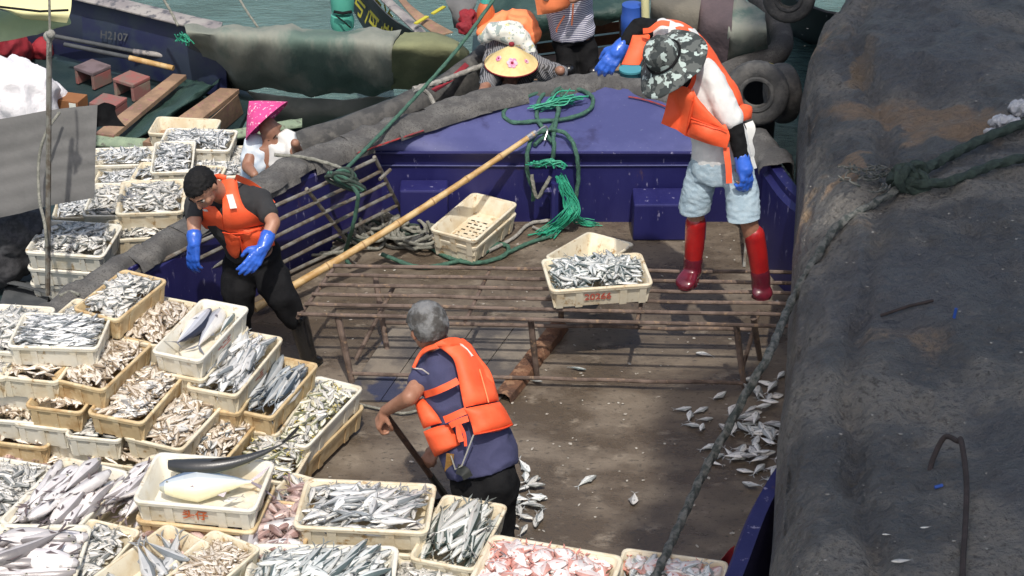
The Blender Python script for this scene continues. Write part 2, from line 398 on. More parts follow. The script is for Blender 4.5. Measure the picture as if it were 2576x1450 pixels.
# ---------------------------------------------------------------- pipe rack (bench)
ZR = .44
rack = thing('pipe_rack', 'long rusty pipe rack with six bars standing like a bench on deck', 'pipe rack', G(1300, 900, 0))
fl0, fr0 = G(748, 790, ZR), G(1990, 821, ZR)
bl0, br0 = G(838, 669, ZR), G(1990, 686, ZR)
fr0 = fl0+(fr0-fl0)*1.02; br0 = bl0+(br0-bl0)*1.02
def wob_line(a, b, n=12, amp=.006, s=0):
    return [a.lerp(b, i/n)+Vector((0, amp*noise.noise(Vector((i*.6, s, 0))), amp*1.6*noise.noise(Vector((i*.5, s, 7))))) for i in range(n+1)]
for i in range(6):
    t = i/5; a = fl0.lerp(bl0, t); b = fr0.lerp(br0, t)
    tube('bar', wob_line(a, b, s=i), .0122, MATS['rust_pipe'], rack)
for t in (0, .335, .675):
    a = fl0.lerp(fr0, t)+Vector((0, 0, -.026)); b = bl0.lerp(br0, t)+Vector((0, 0, -.026)); tube('cross_bar', wob_line(a, b, 6, s=t*9), .0122, MATS['rust_pipe'], rack)
def leg(xt, yt, xb, yb, zt=ZR-.03, r=.019):
    a = G(xt, yt, zt); b = G(xb, yb, .0); tube('leg', [a, a.lerp(b, .5), b], [r, r, r*.85], MATS['rust_pipe'], rack)
leg(850, 797, 887, 968, r=.021); leg(1335, 806, 1351, 948); leg(1852, 818, 1872, 978); leg(943, 690, 975, 884); leg(1895, 800, 1912, 905); leg(1410, 700, 1412, 826)
tube('brace', [G(990, 722, ZR-.03), G(895, 905, .05)], .013, MATS['rust_pipe'], rack); tube('brace', [G(1910, 780, ZR-.04), G(1868, 925, .05)], .013, MATS['rust_pipe'], rack)
tube('rail', wob_line(G(884, 940, .07), G(1870, 965, .07), s=3), .012, MATS['rust_pipe'], rack)
tube('rail', wob_line(G(970, 812, .2), G(1905, 830, .2), s=5), .012, MATS['rust_pipe'], rack)
# ---------------------------------------------------------------- galvanised pipe ladder rack leaning on the left bulwark
ladder = thing('pipe_grating', 'grey galvanised pipe grating leaning against the blue left bulwark', 'grating', G(900, 600, 0))
tr, br_ = G(942, 402, .66), G(1012, 545, .05)
tl = G(335, 690, .62); bl_ = G(520, 800, .05); bl_ = br_+(tl-tr)*.86
for i in range(6):
    t = i/5; a = tr.lerp(br_, t); b = (tl+Vector((0, 0, 0))).lerp(bl_, t)
    tube('bar', wob_line(a, b, s=20+i), .013, MATS['galv_pipe'], ladder)
for t in (0, .30, .62, .93):
    a = tr.lerp(tl, t)+Vector((0, -.0, .02)); b = br_.lerp(bl_, t)+Vector((0, 0, .02)); tube('cross_bar', [a, b], .013, MATS['galv_pipe'], ladder)
tube('hook', [G(955, 452, .6), G(982, 427, .62)], .012, MATS['galv_pipe'], ladder)
# ---------------------------------------------------------------- bamboo pole
pole = thing('bamboo_pole', 'long yellow bamboo pole with a steel hook lying aslant over the gratings', 'pole', G(1000, 550, 0))
a, b = G(640, 776, .06), G(1342, 338, .66); n = 56
P = [a.lerp(b, i/n)+Vector((0, 0, -.035*math.sin(math.pi*i/n))) for i in range(n+1)]
tube('cane', P, [.027-.009*i/n+(.003 if i % 7 == 0 else 0) for i in range(n+1)], MATS['bamboo'], pole, seg=12)
for i in range(7, n, 7):
    q = P[i]; dd = (P[i+1]-P[i-1]).normalized(); tube('cane_node', [q-dd*.004, q+dd*.004], .0315-.009*i/n, MATS['bamboo_node'], pole, seg=12)
dd = (P[-1]-P[-2]).normalized(); e = P[-1]
tube('ferrule', [e-dd*.05, e+dd*.02], .021, MATS['steel'], pole)
tube('hook', smooth_path([e+dd*.02, e+dd*.10, e+dd*.12+Vector((0, -.01, -.04)), e+dd*.07+Vector((.02, -.03, -.07))], 5), .006, MATS['steel'], pole, seg=6)
# ---------------------------------------------------------------- fish
def fish_arrays(hr=.25, wr=.11, back=(.10, .13, .15), side=(.6, .6, .58), belly=(.78, .76, .72), tail=.14, fork=.6, bend=0., seg=8, rings=9, dors=.5, deep=.42, fin=None, stripe=0., eye=True, eyes=1., blunt=.5, seed=0, redgill=0.):
    """unit fish along +x (nose at +.5), dorsal +z, thickness y; returns verts, faces, loop colours per face"""
    rnd = random.Random(seed); V = []; F = []; C = []
    fin = fin or tuple(.35*b+.35*q for b, q in zip(back, side)); L = 1-tail
    def prof(t): # t 0 nose .. 1 tail root
        a = (t/deep) if t < deep else (1-t)/(1-deep)
        base = a**blunt if t < deep else (a**.85)
        return max(.09 if t > .5 else .05, base)
    ts = [0.015, .07, .16, .28, .42, .56, .70, .84, .94, 1.0] if rings >= 9 else [.02, .12, .3, .5, .72, .9, 1.0]
    for t in ts:
        x = .5-t*L; h = prof(t)*hr/2; wd = prof(t)**.8*wr/2
        if t >= .94: wd *= .6
        yb = bend*((t-.35)**2)*1.2
        for k in range(seg):
            a = 2*math.pi*k/seg+math.pi/seg
            sz = math.sin(a); sy = math.cos(a)
            V.append((x, yb+sy*wd*(1 if abs(sz) < .9 else .8), sz*h*(1.0 if sz > 0 else 1.08)))
    n = len(ts)
    def colr(k, i):
        a = 2*math.pi*(k+.5)/seg+math.pi/seg; s = math.sin(a)
        if s > .55: c = back
        elif s > -.35:
            c = side
            if s > .1: c = tuple((x*.3+y*.7) for x, y in zip(back, side))
        else: c = belly
        if i == 0: c = tuple(x*.5+y*.5 for x, y in zip(back, c))
        if redgill and i == 2 and s < .2: c = tuple(x*(1-redgill)+y*redgill for x, y in zip(c, (.45, .06, .04)))
        j = 1+.14*(rnd.random()-.5)
        return tuple(min(1, x*j) for x in c)
    for i in range(n-1):
        for k in range(seg):
            F.append((i*seg+k, i*seg+(k+1) % seg, (i+1)*seg+(k+1) % seg, (i+1)*seg+k)); C.append(colr(k, i))
    F.append(tuple(range(seg))[::-1]); C.append(back)
    yb = bend*(.65**2)*1.2; yt = yb+bend*.35
    x0 = .5-L; hs = hr*.5*(.72+.42*fork)
    def tri(pts, c):
        k = len(V); V.extend(pts); F.append((k, k+1, k+2)) if len(pts) == 3 else F.append((k, k+1, k+2, k+3)); C.append(c)
    xt = x0-tail; e = .006
    for s in (1, -1):
        tri([(x0+.02, yb+e, 0), (xt, yt, s*hs), (xt+tail*.55*fork+.0, yt*.7+yb*.3, s*hs*.25), (x0+.0, yb, -s*.004)], fin)
        tri([(x0+.02, yb-e, 0), (x0+.0, yb, -s*.004), (xt+tail*.55*fork, yt*.7+yb*.3-e*.5, s*hs*.25), (xt, yt-e*.4, s*hs)], fin)
    def ytop(t): return prof(t)*hr/2
    a, b = dors-.12, dors+.13
    for q in (1, -1):
        tri([(.5-a*L, q*.004+bend*((a-.35)**2)*1.2, ytop(a)*.92), (.5-(a+.07)*L, bend*((a-.3)**2)*1.2, ytop(a)+hr*.12), (.5-b*L, q*.004+bend*((b-.35)**2)*1.2, ytop(b)*.9)][::q], fin)
        a2, b2 = .62, .74
        tri([(.5-a2*L, q*.003+bend*((a2-.35)**2)*1.2, -ytop(a2)*1.0), (.5-(a2+.08)*L, bend*((a2-.3)**2)*1.2, -ytop(a2)-hr*.09), (.5-b2*L, q*.003+bend*((b2-.35)**2)*1.2, -ytop(b2)*.95)][::-q], fin)
    for s in (1, -1): # pectoral fin and eye
        w_ = prof(.24)**.8*wr/2
        tri([(.5-.25*L, s*w_*.95, -hr*.06), (.5-.40*L, s*(w_+.012), -hr*.22), (.5-.36*L, s*(w_+.012), -hr*.02)][::s], fin)
        if eye:
            t = .10; xe = .5-t*L; we = prof(t)**.8*wr/2*.98+.003; r = (.014+.02*hr)*eyes; ze = hr*.07
            k = len(V)
            for (rr, dy) in ((r*1.25, 0), (r*.7, .004)):
                for q in range(6): V.append((xe+rr*math.cos(q*math.pi/3), s*(we+dy-.5*rr*rr/wr), ze+rr*math.sin(q*math.pi/3)))
            for q in range(6):
                F.append((k+q, k+(q+1) % 6, k+6+(q+1) % 6, k+6+q) if s < 0 else (k+6+q, k+6+(q+1) % 6, k+(q+1) % 6, k+q)); C.append((.42, .40, .32))
            F.append(tuple(k+6+q for q in range(6)) if s < 0 else tuple(k+6+q for q in range(6))[::-1]); C.append((.01, .01, .012))
    return np.array(V, float), F, C
m = bpy.data.materials.new('fish_skin'); m.use_nodes = True; nt_ = m.node_tree; b_ = nt_.nodes['Principled BSDF']
at = nt_.nodes.new('ShaderNodeAttribute'); at.attribute_name = 'Col'; nt_.links.new(at.outputs['Color'], b_.inputs['Base Color'])
b_.inputs['Roughness'].default_value = .33; b_.inputs['Metallic'].default_value = .12; b_.inputs['Specular IOR Level'].default_value = .6
tc_ = nt_.nodes.new('ShaderNodeTexCoord'); nn_ = nt_.nodes.new('ShaderNodeTexNoise'); nn_.inputs['Scale'].default_value = 90
bu_ = nt_.nodes.new('ShaderNodeBump'); bu_.inputs['Strength'].default_value = .25; bu_.inputs['Distance'].default_value = .003
nt_.links.new(tc_.outputs['Object'], nn_.inputs['Vector']); nt_.links.new(nn_.outputs['Fac'], bu_.inputs['Height']); nt_.links.new(bu_.outputs[0], b_.inputs['Normal'])
MATS['fish_skin'] = m
SPEC = {}
def species(name, length, n=5, **kw):
    out = []
    for i in range(n):
        k = dict(kw); k['bend'] = kw.get('bend', 0)+random.uniform(-.16, .16); k['seed'] = i+hash(name) % 97 if False else i*7+len(name)
        j = random.uniform(.72, 1.14)
        for c in ('back', 'side', 'belly'):
            if c in k: k[c] = tuple(min(.95, x*j) for x in k[c])
        out.append(fish_arrays(**k))
    SPEC[name] = (length, out, kw.get('wr', .11), kw.get('hr', .25))
species('silver', .135, hr=.27, wr=.13, back=(.20, .21, .20), side=(.66, .64, .60), belly=(.80, .77, .70))
species('slim', .15, hr=.17, wr=.10, back=(.16, .18, .19), side=(.60, .60, .60), belly=(.76, .76, .74))
species('brown', .125, hr=.27, wr=.14, back=(.30, .23, .16), side=(.68, .60, .50), belly=(.82, .75, .66), fin=(.35, .26, .16))
species('flat', .13, hr=.44, wr=.10, back=(.26, .25, .24), side=(.62, .61, .58), belly=(.78, .75, .70), fork=.8, blunt=.6)
species('pinkbream', .15, hr=.50, wr=.20, back=(.62, .33, .28), side=(.82, .68, .65), belly=(.88, .82, .80), fin=(.60, .25, .2), fork=.6, blunt=.6, n=7)
species('yellowtail', .15, hr=.26, wr=.12, back=(.18, .19, .11), side=(.66, .64, .52), belly=(.82, .79, .66), fin=(.55, .45, .12))
species('mackerel', .26, hr=.19, wr=.13, back=(.09, .12, .12), side=(.56, .58, .56), belly=(.78, .78, .74), fork=.9)
species('deckfish', .15, hr=.32, wr=.14, back=(.34, .36, .35), side=(.74, .75, .72), belly=(.85, .84, .80), fork=.8)
species('catfish', .36, hr=.24, wr=.17, back=(.26, .24, .24), side=(.70, .66, .66), belly=(.84, .80, .78), fin=(.13, .10, .10), dors=.36, deep=.32, blunt=.45)
species('bonito', .34, hr=.27, wr=.19, back=(.035, .045, .07), side=(.60, .62, .66), belly=(.84, .82, .80), fork=1., deep=.38, dors=.4)
species('darkmack', .38, hr=.17, wr=.12, back=(.045, .06, .075), side=(.33, .36, .38), belly=(.62, .62, .60), fork=.9)
species('greyfish', .30, hr=.22, wr=.13, back=(.24, .26, .27), side=(.66, .66, .65), belly=(.80, .79, .77), fork=.8)
species('barracuda', .46, hr=.14, wr=.11, back=(.05, .075, .065), side=(.52, .54, .50), belly=(.80, .79, .74), fork=.8)
species('squidlike', .20, hr=.26, wr=.2, back=(.30, .19, .17), side=(.50, .36, .33), belly=(.66, .52, .47), fork=.3, tail=.3)
SUPPORT = []
FISH = []    # (species, variant, 4x4, length, crate label, top?, force)
def add_fish(sp, Mx, ln, lab, grp, force=False, top=True):
    FISH.append([sp, random.randrange(len(SPEC[sp][1])), Mx, ln, lab, grp, force, top])
def lay(pos, ax, ay, az, heading, roll, pitch, s):
    "matrix: fish lying on its side in the plane ax,ay with normal az"
    R = Matrix((ax, ay, az)).transposed().to_4x4()
    return Matrix.Translation(pos) @ R @ Matrix.Rotation(heading, 4, 'Z') @ Matrix.Rotation(pitch, 4, 'Y') @ Matrix.Rotation(roll, 4, 'X') @ Matrix.Scale(s, 4)
def fill(fr, sp, lab, grp, dens=1., head=None, hs=.9, mound=.02, top=-.012, mix_=None, area=None, scale=1., layers=3, lim=None):
    c, ax, ay, az, L, W = fr
    x0, x1, y0, y1 = (-L/2+.020, L/2-.020, -W/2+.020, W/2-.020) if area is None else (area[0]*L, area[1]*L, area[2]*W, area[3]*W)
    A = (x1-x0)*(y1-y0); s0 = sp
    ln, _, wr, hr = SPEC[sp]; ln *= scale
    per = max(2, int(A/(ln*ln*hr*.60)*dens*1.7))
    for lay_i in range(layers):
        for i in range(per):
            s = mix_[0] if (mix_ and random.random() < mix_[1]) else s0
            l1 = SPEC[s][0]*(scale if s == s0 else 1)*random.uniform(.78, 1.15)
            h = (random.uniform(-math.pi, math.pi) if head is None else head+random.gauss(0, hs)+(math.pi if random.random() < .5 else 0))
            ex = abs(math.cos(h))*l1*.42; ey = abs(math.sin(h))*l1*.42
            ax0, ax1 = x0+ex, x1-ex; ay0, ay1 = y0+ey, y1-ey
            x = random.uniform(ax0, ax1) if ax1 > ax0 else (x0+x1)/2
            y = random.uniform(ay0, ay1) if ay1 > ay0 else (y0+y1)/2
            t = (1-(2*x/L)**2)*(1-(2*y/W)**2)
            z = top - .020 + (mound+.012)*max(0, t)*1.6 + (lay_i-layers+1)*l1*wr*.75 + random.uniform(-.5, .5)*l1*wr*.6 + .012
            roll = math.pi/2*(1 if random.random() < .5 else -1)+random.gauss(0, .35 if l1 < .2 else .22)
            pos = c+ax*x+ay*y+az*z
            add_fish(s, lay(pos, ax, ay, az, h, roll, random.gauss(0, .10 if l1 < .2 else .045), l1), l1, lab, grp, top=(lay_i >= layers-1))
# ---------------------------------------------------------------- crates
CL, CWD, CHH = .58, .36, .128
def rrect(l, w_, r, n=3):
    P = []
    for (sx, sy, a0) in ((1, 1, 0), (-1, 1, 90), (-1, -1, 180), (1, -1, 270)):
        for k in range(n+1):
            a = math.radians(a0+90*k/n); P.append((sx*(l/2-r)+r*math.cos(a), sy*(w_/2-r)+r*math.sin(a)))
    return P
def crate_meshes(mat, holes=False, rib=True):
    loops = [(.000, -.020), (-.002, -.003), (.003, 0), (.013, 0), (.017, -.004), (.045, -.118)]
    V = []; F = []
    for ins, z in loops:
        for (x, y) in rrect(CL-2*ins, CWD-2*ins, .035-ins*.3): V.append((x, y, z))
    n = 16
    for i in range(len(loops)-1):
        for k in range(n): F.append((i*n+k, i*n+(k+1) % n, (i+1)*n+(k+1) % n, (i+1)*n+k))
    k0 = len(V)
    outer = [(.000, -.020), (.012, -.020), (.020, -.075), (.030, -CHH)]
    for ins, z in outer:
        for (x, y) in rrect(CL-2*ins, CWD-2*ins, .035-ins*.3): V.append((x, y, z))
    for i in range(len(outer)-1):
        for k in range(n): F.append((k0+i*n+k, k0+(i+1)*n+k, k0+(i+1)*n+(k+1) % n, k0+i*n+(k+1) % n))
    li = (len(loops)-1)*n; lo = k0+(len(outer)-1)*n
    if not holes:
        F.append(tuple(li+k for k in range(n))); F.append(tuple(lo+k for k in range(n))[::-1])
    else:
        for k in range(n): F.append((li+k, lo+k, lo+(k+1) % n, li+(k+1) % n))
        nx, ny = 33, 17; lx, ly = CL-.088, CWD-.088; k1 = len(V)
        for j in range(ny+1):
            for i in range(nx+1): V.append((-lx/2+lx*i/nx, -ly/2+ly*j/ny, -.1175))
        for j in range(ny):
            for i in range(nx):
                if 7 < i < 26 and 2 < j < 15 and i % 3 == 1 and j % 3 != 0 and (i*7+j*3) % 5: continue
                a = k1+j*(nx+1)+i; F.append((a, a+1, a+nx+2, a+nx+1))
    # ribs and foot strips joined to the shell
    def rib_box(px, py, nx_, ny_, wd, out, z0=-.020, z1=-CHH-.006):
        tx, ty = -ny_, nx_; k = len(V)
        for z, o_ in ((z0, .008), (z1, .0)):
            inn = .012+(.030-.012)*(z0-z)/(CHH-.02)
            for s in (-1, 1):
                for q in (-.010, out*(1 if z == z0 else .7)):
                    V.append((px+tx*s*wd/2-nx_*(inn-q), py+ty*s*wd/2-ny_*(inn-q), z))
        for f in ((0, 1, 3, 2), (4, 6, 7, 5), (1, 5, 7, 3), (0, 4, 5, 1), (2, 3, 7, 6)): F.append(tuple(k+q for q in f))
    for x in (-.235, -.125, .125, .235):
        rib_box(x, CWD/2, 0, 1, .040, .009); rib_box(x, -CWD/2, 0, -1, .040, .009)
    for y in (-.125, 0, .125):
        rib_box(CL/2, y, 1, 0, .040, .009); rib_box(-CL/2, y, -1, 0, .040, .009)
    me = bpy.data.meshes.new('crate_shell'); me.from_pydata(V, [], F); me.materials.append(mat); me.validate(); smooth(me, 35)
    bm = bmesh.new(); bm.from_mesh(me); bmesh.ops.recalc_face_normals(bm, faces=bm.faces[:]); bm.to_mesh(me); bm.free()
    # separate rim bead
    V = []; F = []
    for ins, z in ((-.001, -.012), (-.004, -.004), (-.002, .003), (.006, .005), (.014, .003), (.016, -.003)):
        for (x, y) in rrect(CL-2*ins, CWD-2*ins, .037-ins*.3): V.append((x, y, z))
    for i in range(5):
        for k in range(n): F.append((i*n+k, i*n+(k+1) % n, (i+1)*n+(k+1) % n, (i+1)*n+k))
    mr = bpy.data.meshes.new('crate_rim'); mr.from_pydata(V, [], F); mr.materials.append(mat); smooth(mr, 60)
    return me, mr
CM = {k: crate_meshes(MATS[m_]) for k, m_ in (('w', 'crate_white'), ('p', 'crate_pale'), ('r', 'crate_rust'))}
CM['we'] = crate_meshes(MATS['crate_white'], holes=True)
def text_mesh(body, size):
    cu = bpy.data.curves.new('lettering', 'FONT'); cu.body = body; cu.size = size; cu.align_x = 'CENTER'; cu.align_y = 'CENTER'; cu.extrude = .0006; cu.offset = .0012
    o = bpy.data.objects.new('t', cu); COL.objects.link(o); dg = bpy.context.evaluated_depsgraph_get()
    me = bpy.data.meshes.new_from_object(o.evaluated_get(dg)); bpy.data.objects.remove(o); bpy.data.curves.remove(cu); return me
def crate(O, A, B, z, kind, label, grp=None, zA=None, zB=None, text=None, tmat='print_red', tside=-1, name='fish_crate', smudge=None, tx=0.):
    o = G(*O, z); a = G(*A, z if zA is None else zA); b = G(*B, z if zB is None else zB)
    u, v = a-o, b-o
    if u.length < v.length: ax, vec, org = v, -u, o+u   # long axis away from us
    else: ax, vec, org = u, v, o
    L = ax.length; W = vec.length
    az = ax.cross(vec).normalized(); if_flip = az.z < 0
    if if_flip: az = -az
    ax = ax.normalized(); vn = vec.normalized()
    # share the skew between both directions
    ay = az.cross(ax); 
    if ay.dot(vn) < 0: ay = -ay
    m_ = (ay+vn).normalized(); ay2 = m_; ax2 = ay2.cross(az); 
    if ax2.dot(ax) < 0: ax2 = -ax2
    ax2 = (ax2+ax).normalized(); ay2 = az.cross(ax2)
    if ay2.dot(vn) < 0: ay2 = -ay2; 
    c = (o+u/2+v/2)
    L = min(max(L, .46), .66); W = min(max(W, .27), .42)
    if grp: L *= 1.05; W *= 1.06
    if ax2.cross(ay2).z < 0: ax2 = -ax2
    R = Matrix((ax2, ay2, az)).transposed()
    e = bpy.data.objects.new(name, None); e.empty_display_size = .05
    e.matrix_basis = Matrix.Translation(c) @ R.to_4x4() @ Matrix.Diagonal((L/CL, W/CWD, 1, 1)); link(e)
    tag(e, label, 'crate', grp)
    me, mr = CM[kind]
    for nm, d in (('shell', me), ('rim', mr)):
        p = bpy.data.objects.new(nm, d); link(p, e)
    if text or smudge:
        side = tside
        mp_ = Matrix.Translation((tx, side*(CWD/2-.0135), -.066)) @ Matrix.Rotation(0 if side < 0 else math.pi, 4, 'Z') @ Matrix.Rotation(math.radians(98), 4, 'X')
        if text: tm = text_mesh(text, .062)
        else: tm = text_mesh(smudge, .05)
        tm.materials.clear(); tm.materials.append(MATS[tmat]); tm.transform(mp_)
        p = bpy.data.objects.new('lettering', tm); link(p, e)
    print('CR %s L=%.2f W=%.2f' % (label[:38], (a-o).length, (b-o).length))
    return (c, ax2, ay2, az, L, W)
TL = 'crates of fish stacked at the left side of the deck'
FR = 'crates of fish in the front rows of the deck'
OB = 'crates of fish on the boat behind'
PI = math.pi
SUPP = ('two big bonito', 'grey silver fish in front', 'long dark fish beside', 'farthest right on the pile', 'heaped over its rim', 'before the shovelling man', 'green-backed', 'round pink bream', 'farthest right in the front', 'white crate with red lettering')
# (O, A, B, z, material, label, group, fill species, options)
def CF(O, A, B, z, kind, label, grp, sp=None, zA=None, zB=None, text=None, smudge=None, tmat='print_red', tside=-1, tx=0., flab=None, **kw):
    fr = crate(O, A, B, z, kind, label, grp, zA, zB, text, tmat, tside, smudge=smudge, tx=tx)
    n_ = int((z-.14)/.128) if any(k in label for k in SUPP) else 0
    c, ax, ay, az, L, W = fr
    for i in range(1, n_+1):
        if c.z-.130*i < .10: break
        e = bpy.data.objects.new('support_crate', None); a2 = Matrix.Rotation(random.gauss(0, .05), 3, 'Z')
        e.matrix_basis = Matrix.Translation(Vector((c.x+random.gauss(0, .012), c.y+.01+random.gauss(0, .01), c.z-.130*i-(c.z-.130*n_-.13 if False else 0)))) @ (a2 @ Matrix((ax, ay, Vector((0, 0, 1)))).transposed()).to_4x4() @ Matrix.Diagonal((L/CL*.99, W/CWD*.99, 1, 1)); link(e)
        tag(e, 'plain crate carrying the '+' '.join(label.split()[:10]), 'crate', 'crates carrying the upper ones')
        me, mr = CM[random.choice('wwr')]
        for nm, d in (('shell', me), ('rim', mr)): link(bpy.data.objects.new(nm, d), e)
    if sp: fill(fr, sp, flab or ('fish heaped in the '+label[:60]), 'fish heaped in crates', **kw)
    return fr
# ---- stack at the left (top to bottom)
CF((178, 780), (297, 797), (310, 688), .93, 'r', 'brown stained crate lying highest on the pile, below the blue bulwark', TL, 'silver', mound=.03, flab='silver fish in the brown stained crate lying highest on the pile')
CF((70, 860), (165, 862), (205, 768), .78, 'w', 'pale crate half hidden under the highest brown crate', TL, 'silver', layers=1)
CF((255, 845), (403, 858), (362, 752), .78, 'w', 'cream crate of small brownish fish between the brown crate and the big-fish crate', TL, 'brown', head=.5, hs=.5, mound=.03, flab='small brownish fish in the cream crate right of the highest brown crate')
CF((15, 873), (203, 868), (100, 797), .92, 'p', 'grey white crate of thin silver fish at left, standing over three brown ones', TL, 'slim', head=.2, hs=.35, mound=.03, flab='thin silver fish in the grey white crate at far left')
f3 = CF((372, 888), (500, 897), (512, 764), .80, 'p', 'white crate with two big bonito-like fish by the young man in black trousers', TL, smudge='一二三', tside=-1)
CF((-75, 872), (72, 878), (-10, 777), .86, 'p', 'whitish crate of silver fish cut by the left picture edge, highest there', TL, 'silver', mound=.03, flab='silver fish in the whitish crate cut by the left picture edge')
CF((118, 958), (258, 970), (258, 848), .78, 'r', 'brown crate sloping directly below the grey white crate of thin fish', TL, 'brown', head=1.1, hs=.5, mound=.02, flab='small fish in the brown crate directly below the grey white crate')
CF((212, 1043), (356, 1055), (345, 915), .65, 'r', 'brown crate below the sloping one, with broad silver fish at its front corner', TL, 'brown', mix_=('flat', .25), mound=.03, flab='small fish in the second brown crate below the grey white crate')
CF((302, 1103), (455, 1122), (440, 976), .52, 'w', 'wide cream crate of mixed small fish in the middle of the pile', TL, 'brown', mix_=('flat', .2), head=.1, hs=.8, mound=.03, flab='mixed small fish in the wide cream crate in the middle of the pile')
CF((462, 975), (592, 988), (592, 838), .64, 'w', 'cream crate of grey silver fish in front of the young man\'s boots', TL, 'greyfish', head=.0, hs=.22, mound=.03, scale=.9, layers=2, smudge='一三')
CF((398, 1150), (550, 1158), (530, 1028), .38, 'r', 'brown rimmed crate of small fish behind the white lettered crate', TL, 'brown', mix_=('slim', .4), head=.1, hs=.6, mound=.04, flab='small fish in the brown rimmed crate behind the white lettered crate')
CF((560, 1030), (680, 1040), (692, 905), .48, 'r', 'yellow brown crate of long dark fish beside the shadowed deck', TL, 'darkmack', head=0., hs=.12, mound=.02, layers=2, flab='long dark fish in the yellow brown crate')
CF((640, 1098), (768, 1112), (800, 960), .30, 'p', 'white crate farthest right on the pile, filled with yellowish silver fish', TL, 'yellowtail', mix_=('silver', .4), head=.1, hs=.7, mound=.03, layers=3, flab='yellowish silver fish in the white crate farthest right on the pile')
CF((575, 1192), (732, 1205), (650, 1085), .24, 'w', 'low crate heaped over its rim beside the brown deck', TL, 'silver', mix_=('yellowtail', .3), mound=.06, flab='silver fish heaped over the rim of the low crate beside the brown deck')
# fronts that show between the layers
CF((0, 938), (150, 943), (75, 850), .78, 'w', 'cream crate directly under the grey white crate of thin fish', TL, 'brown', layers=1)
CF((-130, 930), (18, 936), (-60, 840), .78, 'w', 'cream crate at the left picture edge, second layer of the pile', TL, 'silver', layers=2)
CF((-60, 980), (92, 990), (20, 905), .66, 'p', 'whitish crate at the left picture edge, third layer of the pile', TL, 'brown', layers=1)
CF((83, 1000), (217, 1017), (140, 925), .65, 'r', 'rust stained crate with a bare corner left of the second brown crate', TL, 'brown', layers=1)
CF((-90, 1050), (57, 1060), (-30, 970), .53, 'p', 'pale crate at the left picture edge, fourth layer, with pinkish fish', TL, 'brown', layers=2, flab='small fish in the pale crate of the fourth layer at the left picture edge')
CF((53, 1043), (183, 1063), (110, 965), .52, 'p', 'pale ribbed crate in the fourth layer left of the middle', TL, 'silver', layers=1)
CF((187, 1070), (310, 1094), (230, 990), .51, 'p', 'pale ribbed crate whose front shows beside the wide cream crate', TL, 'silver', layers=1)
CF((-30, 1095), (125, 1106), (40, 1010), .40, 'r', 'orange brown crate in the fifth layer at the left picture edge', TL, 'brown', layers=1)
CF((123, 1110), (247, 1134), (180, 1040), .39, 'p', 'grey white ribbed crate in the fifth layer, left of its twin', TL, 'silver', layers=1)
CF((251, 1134), (372, 1158), (300, 1060), .38, 'w', 'ribbed crate in the fifth layer just left of the white lettered crate', TL, 'brown', layers=1)
CF((-40, 1172), (96, 1180), (20, 1118), .26, 'r', 'lowest brown crate with reddish fish at the left picture edge', TL, 'squidlike', layers=2, flab='reddish squid-like catch in the lowest brown crate at the left edge')
CF((88, 1178), (215, 1196), (140, 1130), .26, 'w', 'cream crate on the lowest layer left of the lettered crate', TL, 'brown', layers=1)
# ---- front rows
CF((-160, 1300), (18, 1312), (-25, 1160), 0.68, 'p', 'white crate of small silver fish cut by the left edge, below the pile', FR, 'silver', head=1.3, hs=.7, mound=.03, flab='small silver fish in the white crate cut by the left edge')
CF((-12, 1318), (168, 1342), (160, 1163), 0.70, 'p', 'white crate of big grey catfish-like fish left of the lettered crate', FR, 'catfish', head=.0, hs=.16, mound=.03, layers=3, dens=1.2, flab='big grey catfish-like fish in the white crate left of the lettered one')
CF((187, 1292), (325, 1338), (383, 1150), 0.66, 'w', 'brown edged crate of long grey fish squeezed beside the lettered crate', FR, 'catfish', head=.0, hs=.16, mound=.03, layers=2, scale=.9, flab='long grey fish in the brown edged crate beside the lettered one')
f4 = CF((325, 1261), (622, 1277), (412, 1148), 0.84, 'p', 'white crate with red lettering holding a long black fish and a blue-backed one', FR, text='头仔', tmat='print_orange')
CF((600, 1320), (735, 1335), (732, 1208), 0.60, 'w', 'cream crate mostly hidden left of the mixed fish crate', FR, 'squidlike', layers=2, mix_=('silver', .5), flab='reddish squid-like catch in the cream crate left of the mixed fish')
CF((734, 1326), (1058, 1334), (787, 1212), 0.72, 'w', 'wide cream crate of mixed silver fish before the shovelling man', FR, 'greyfish', mix_=('silver', .5), head=.5, hs=.6, mound=.025, scale=.8, layers=3, dens=.9, flab='mixed silver fish in the wide cream crate before the shovelling man')
CF((1035, 1402), (1192, 1432), (1120, 1248), 0.64, 'w', 'cream crate of long green-backed fish right behind the shovelling man\'s legs', FR, 'barracuda', head=-.1, hs=.3, mound=.02, layers=2, flab='long green-backed fish in the cream crate by the shovelling man\'s legs', scale=.84)
CF((1170, 1478), (1500, 1530), (1250, 1354), 0.68, 'w', 'crate of round pink bream at the bottom, right of the middle', FR, 'pinkbream', mound=.03, layers=3, flab='round pink bream in the crate at the bottom')
CF((1530, 1480), (1790, 1505), (1588, 1391), 0.58, 'w', 'crate farthest right in the front row, with the rope passing over it', FR, 'deckfish', mix_=('pinkbream', .4), layers=2, top=-.02, flab='silver and pink fish in the crate farthest right in the front row')
CF((955, 1490), (1165, 1530), (1025, 1400), 0.58, 'w', 'low cream crate between the green-backed fish and the bream', FR, 'silver', layers=2, top=-.03)
CF((600, 1500), (975, 1500), (645, 1376), 0.68, 'p', 'big crate of striped silver mackerel at the bottom edge of the picture', FR, 'mackerel', head=.8, hs=.5, mound=.03, layers=3, flab='silver mackerel in the big crate at the bottom edge')
CF((228, 1462), (335, 1490), (427, 1337), 0.72, 'w', 'cream crate with a single grey fish visible at the bottom left', FR, 'greyfish', layers=1, dens=.5, top=-.04, head=1., hs=.3)
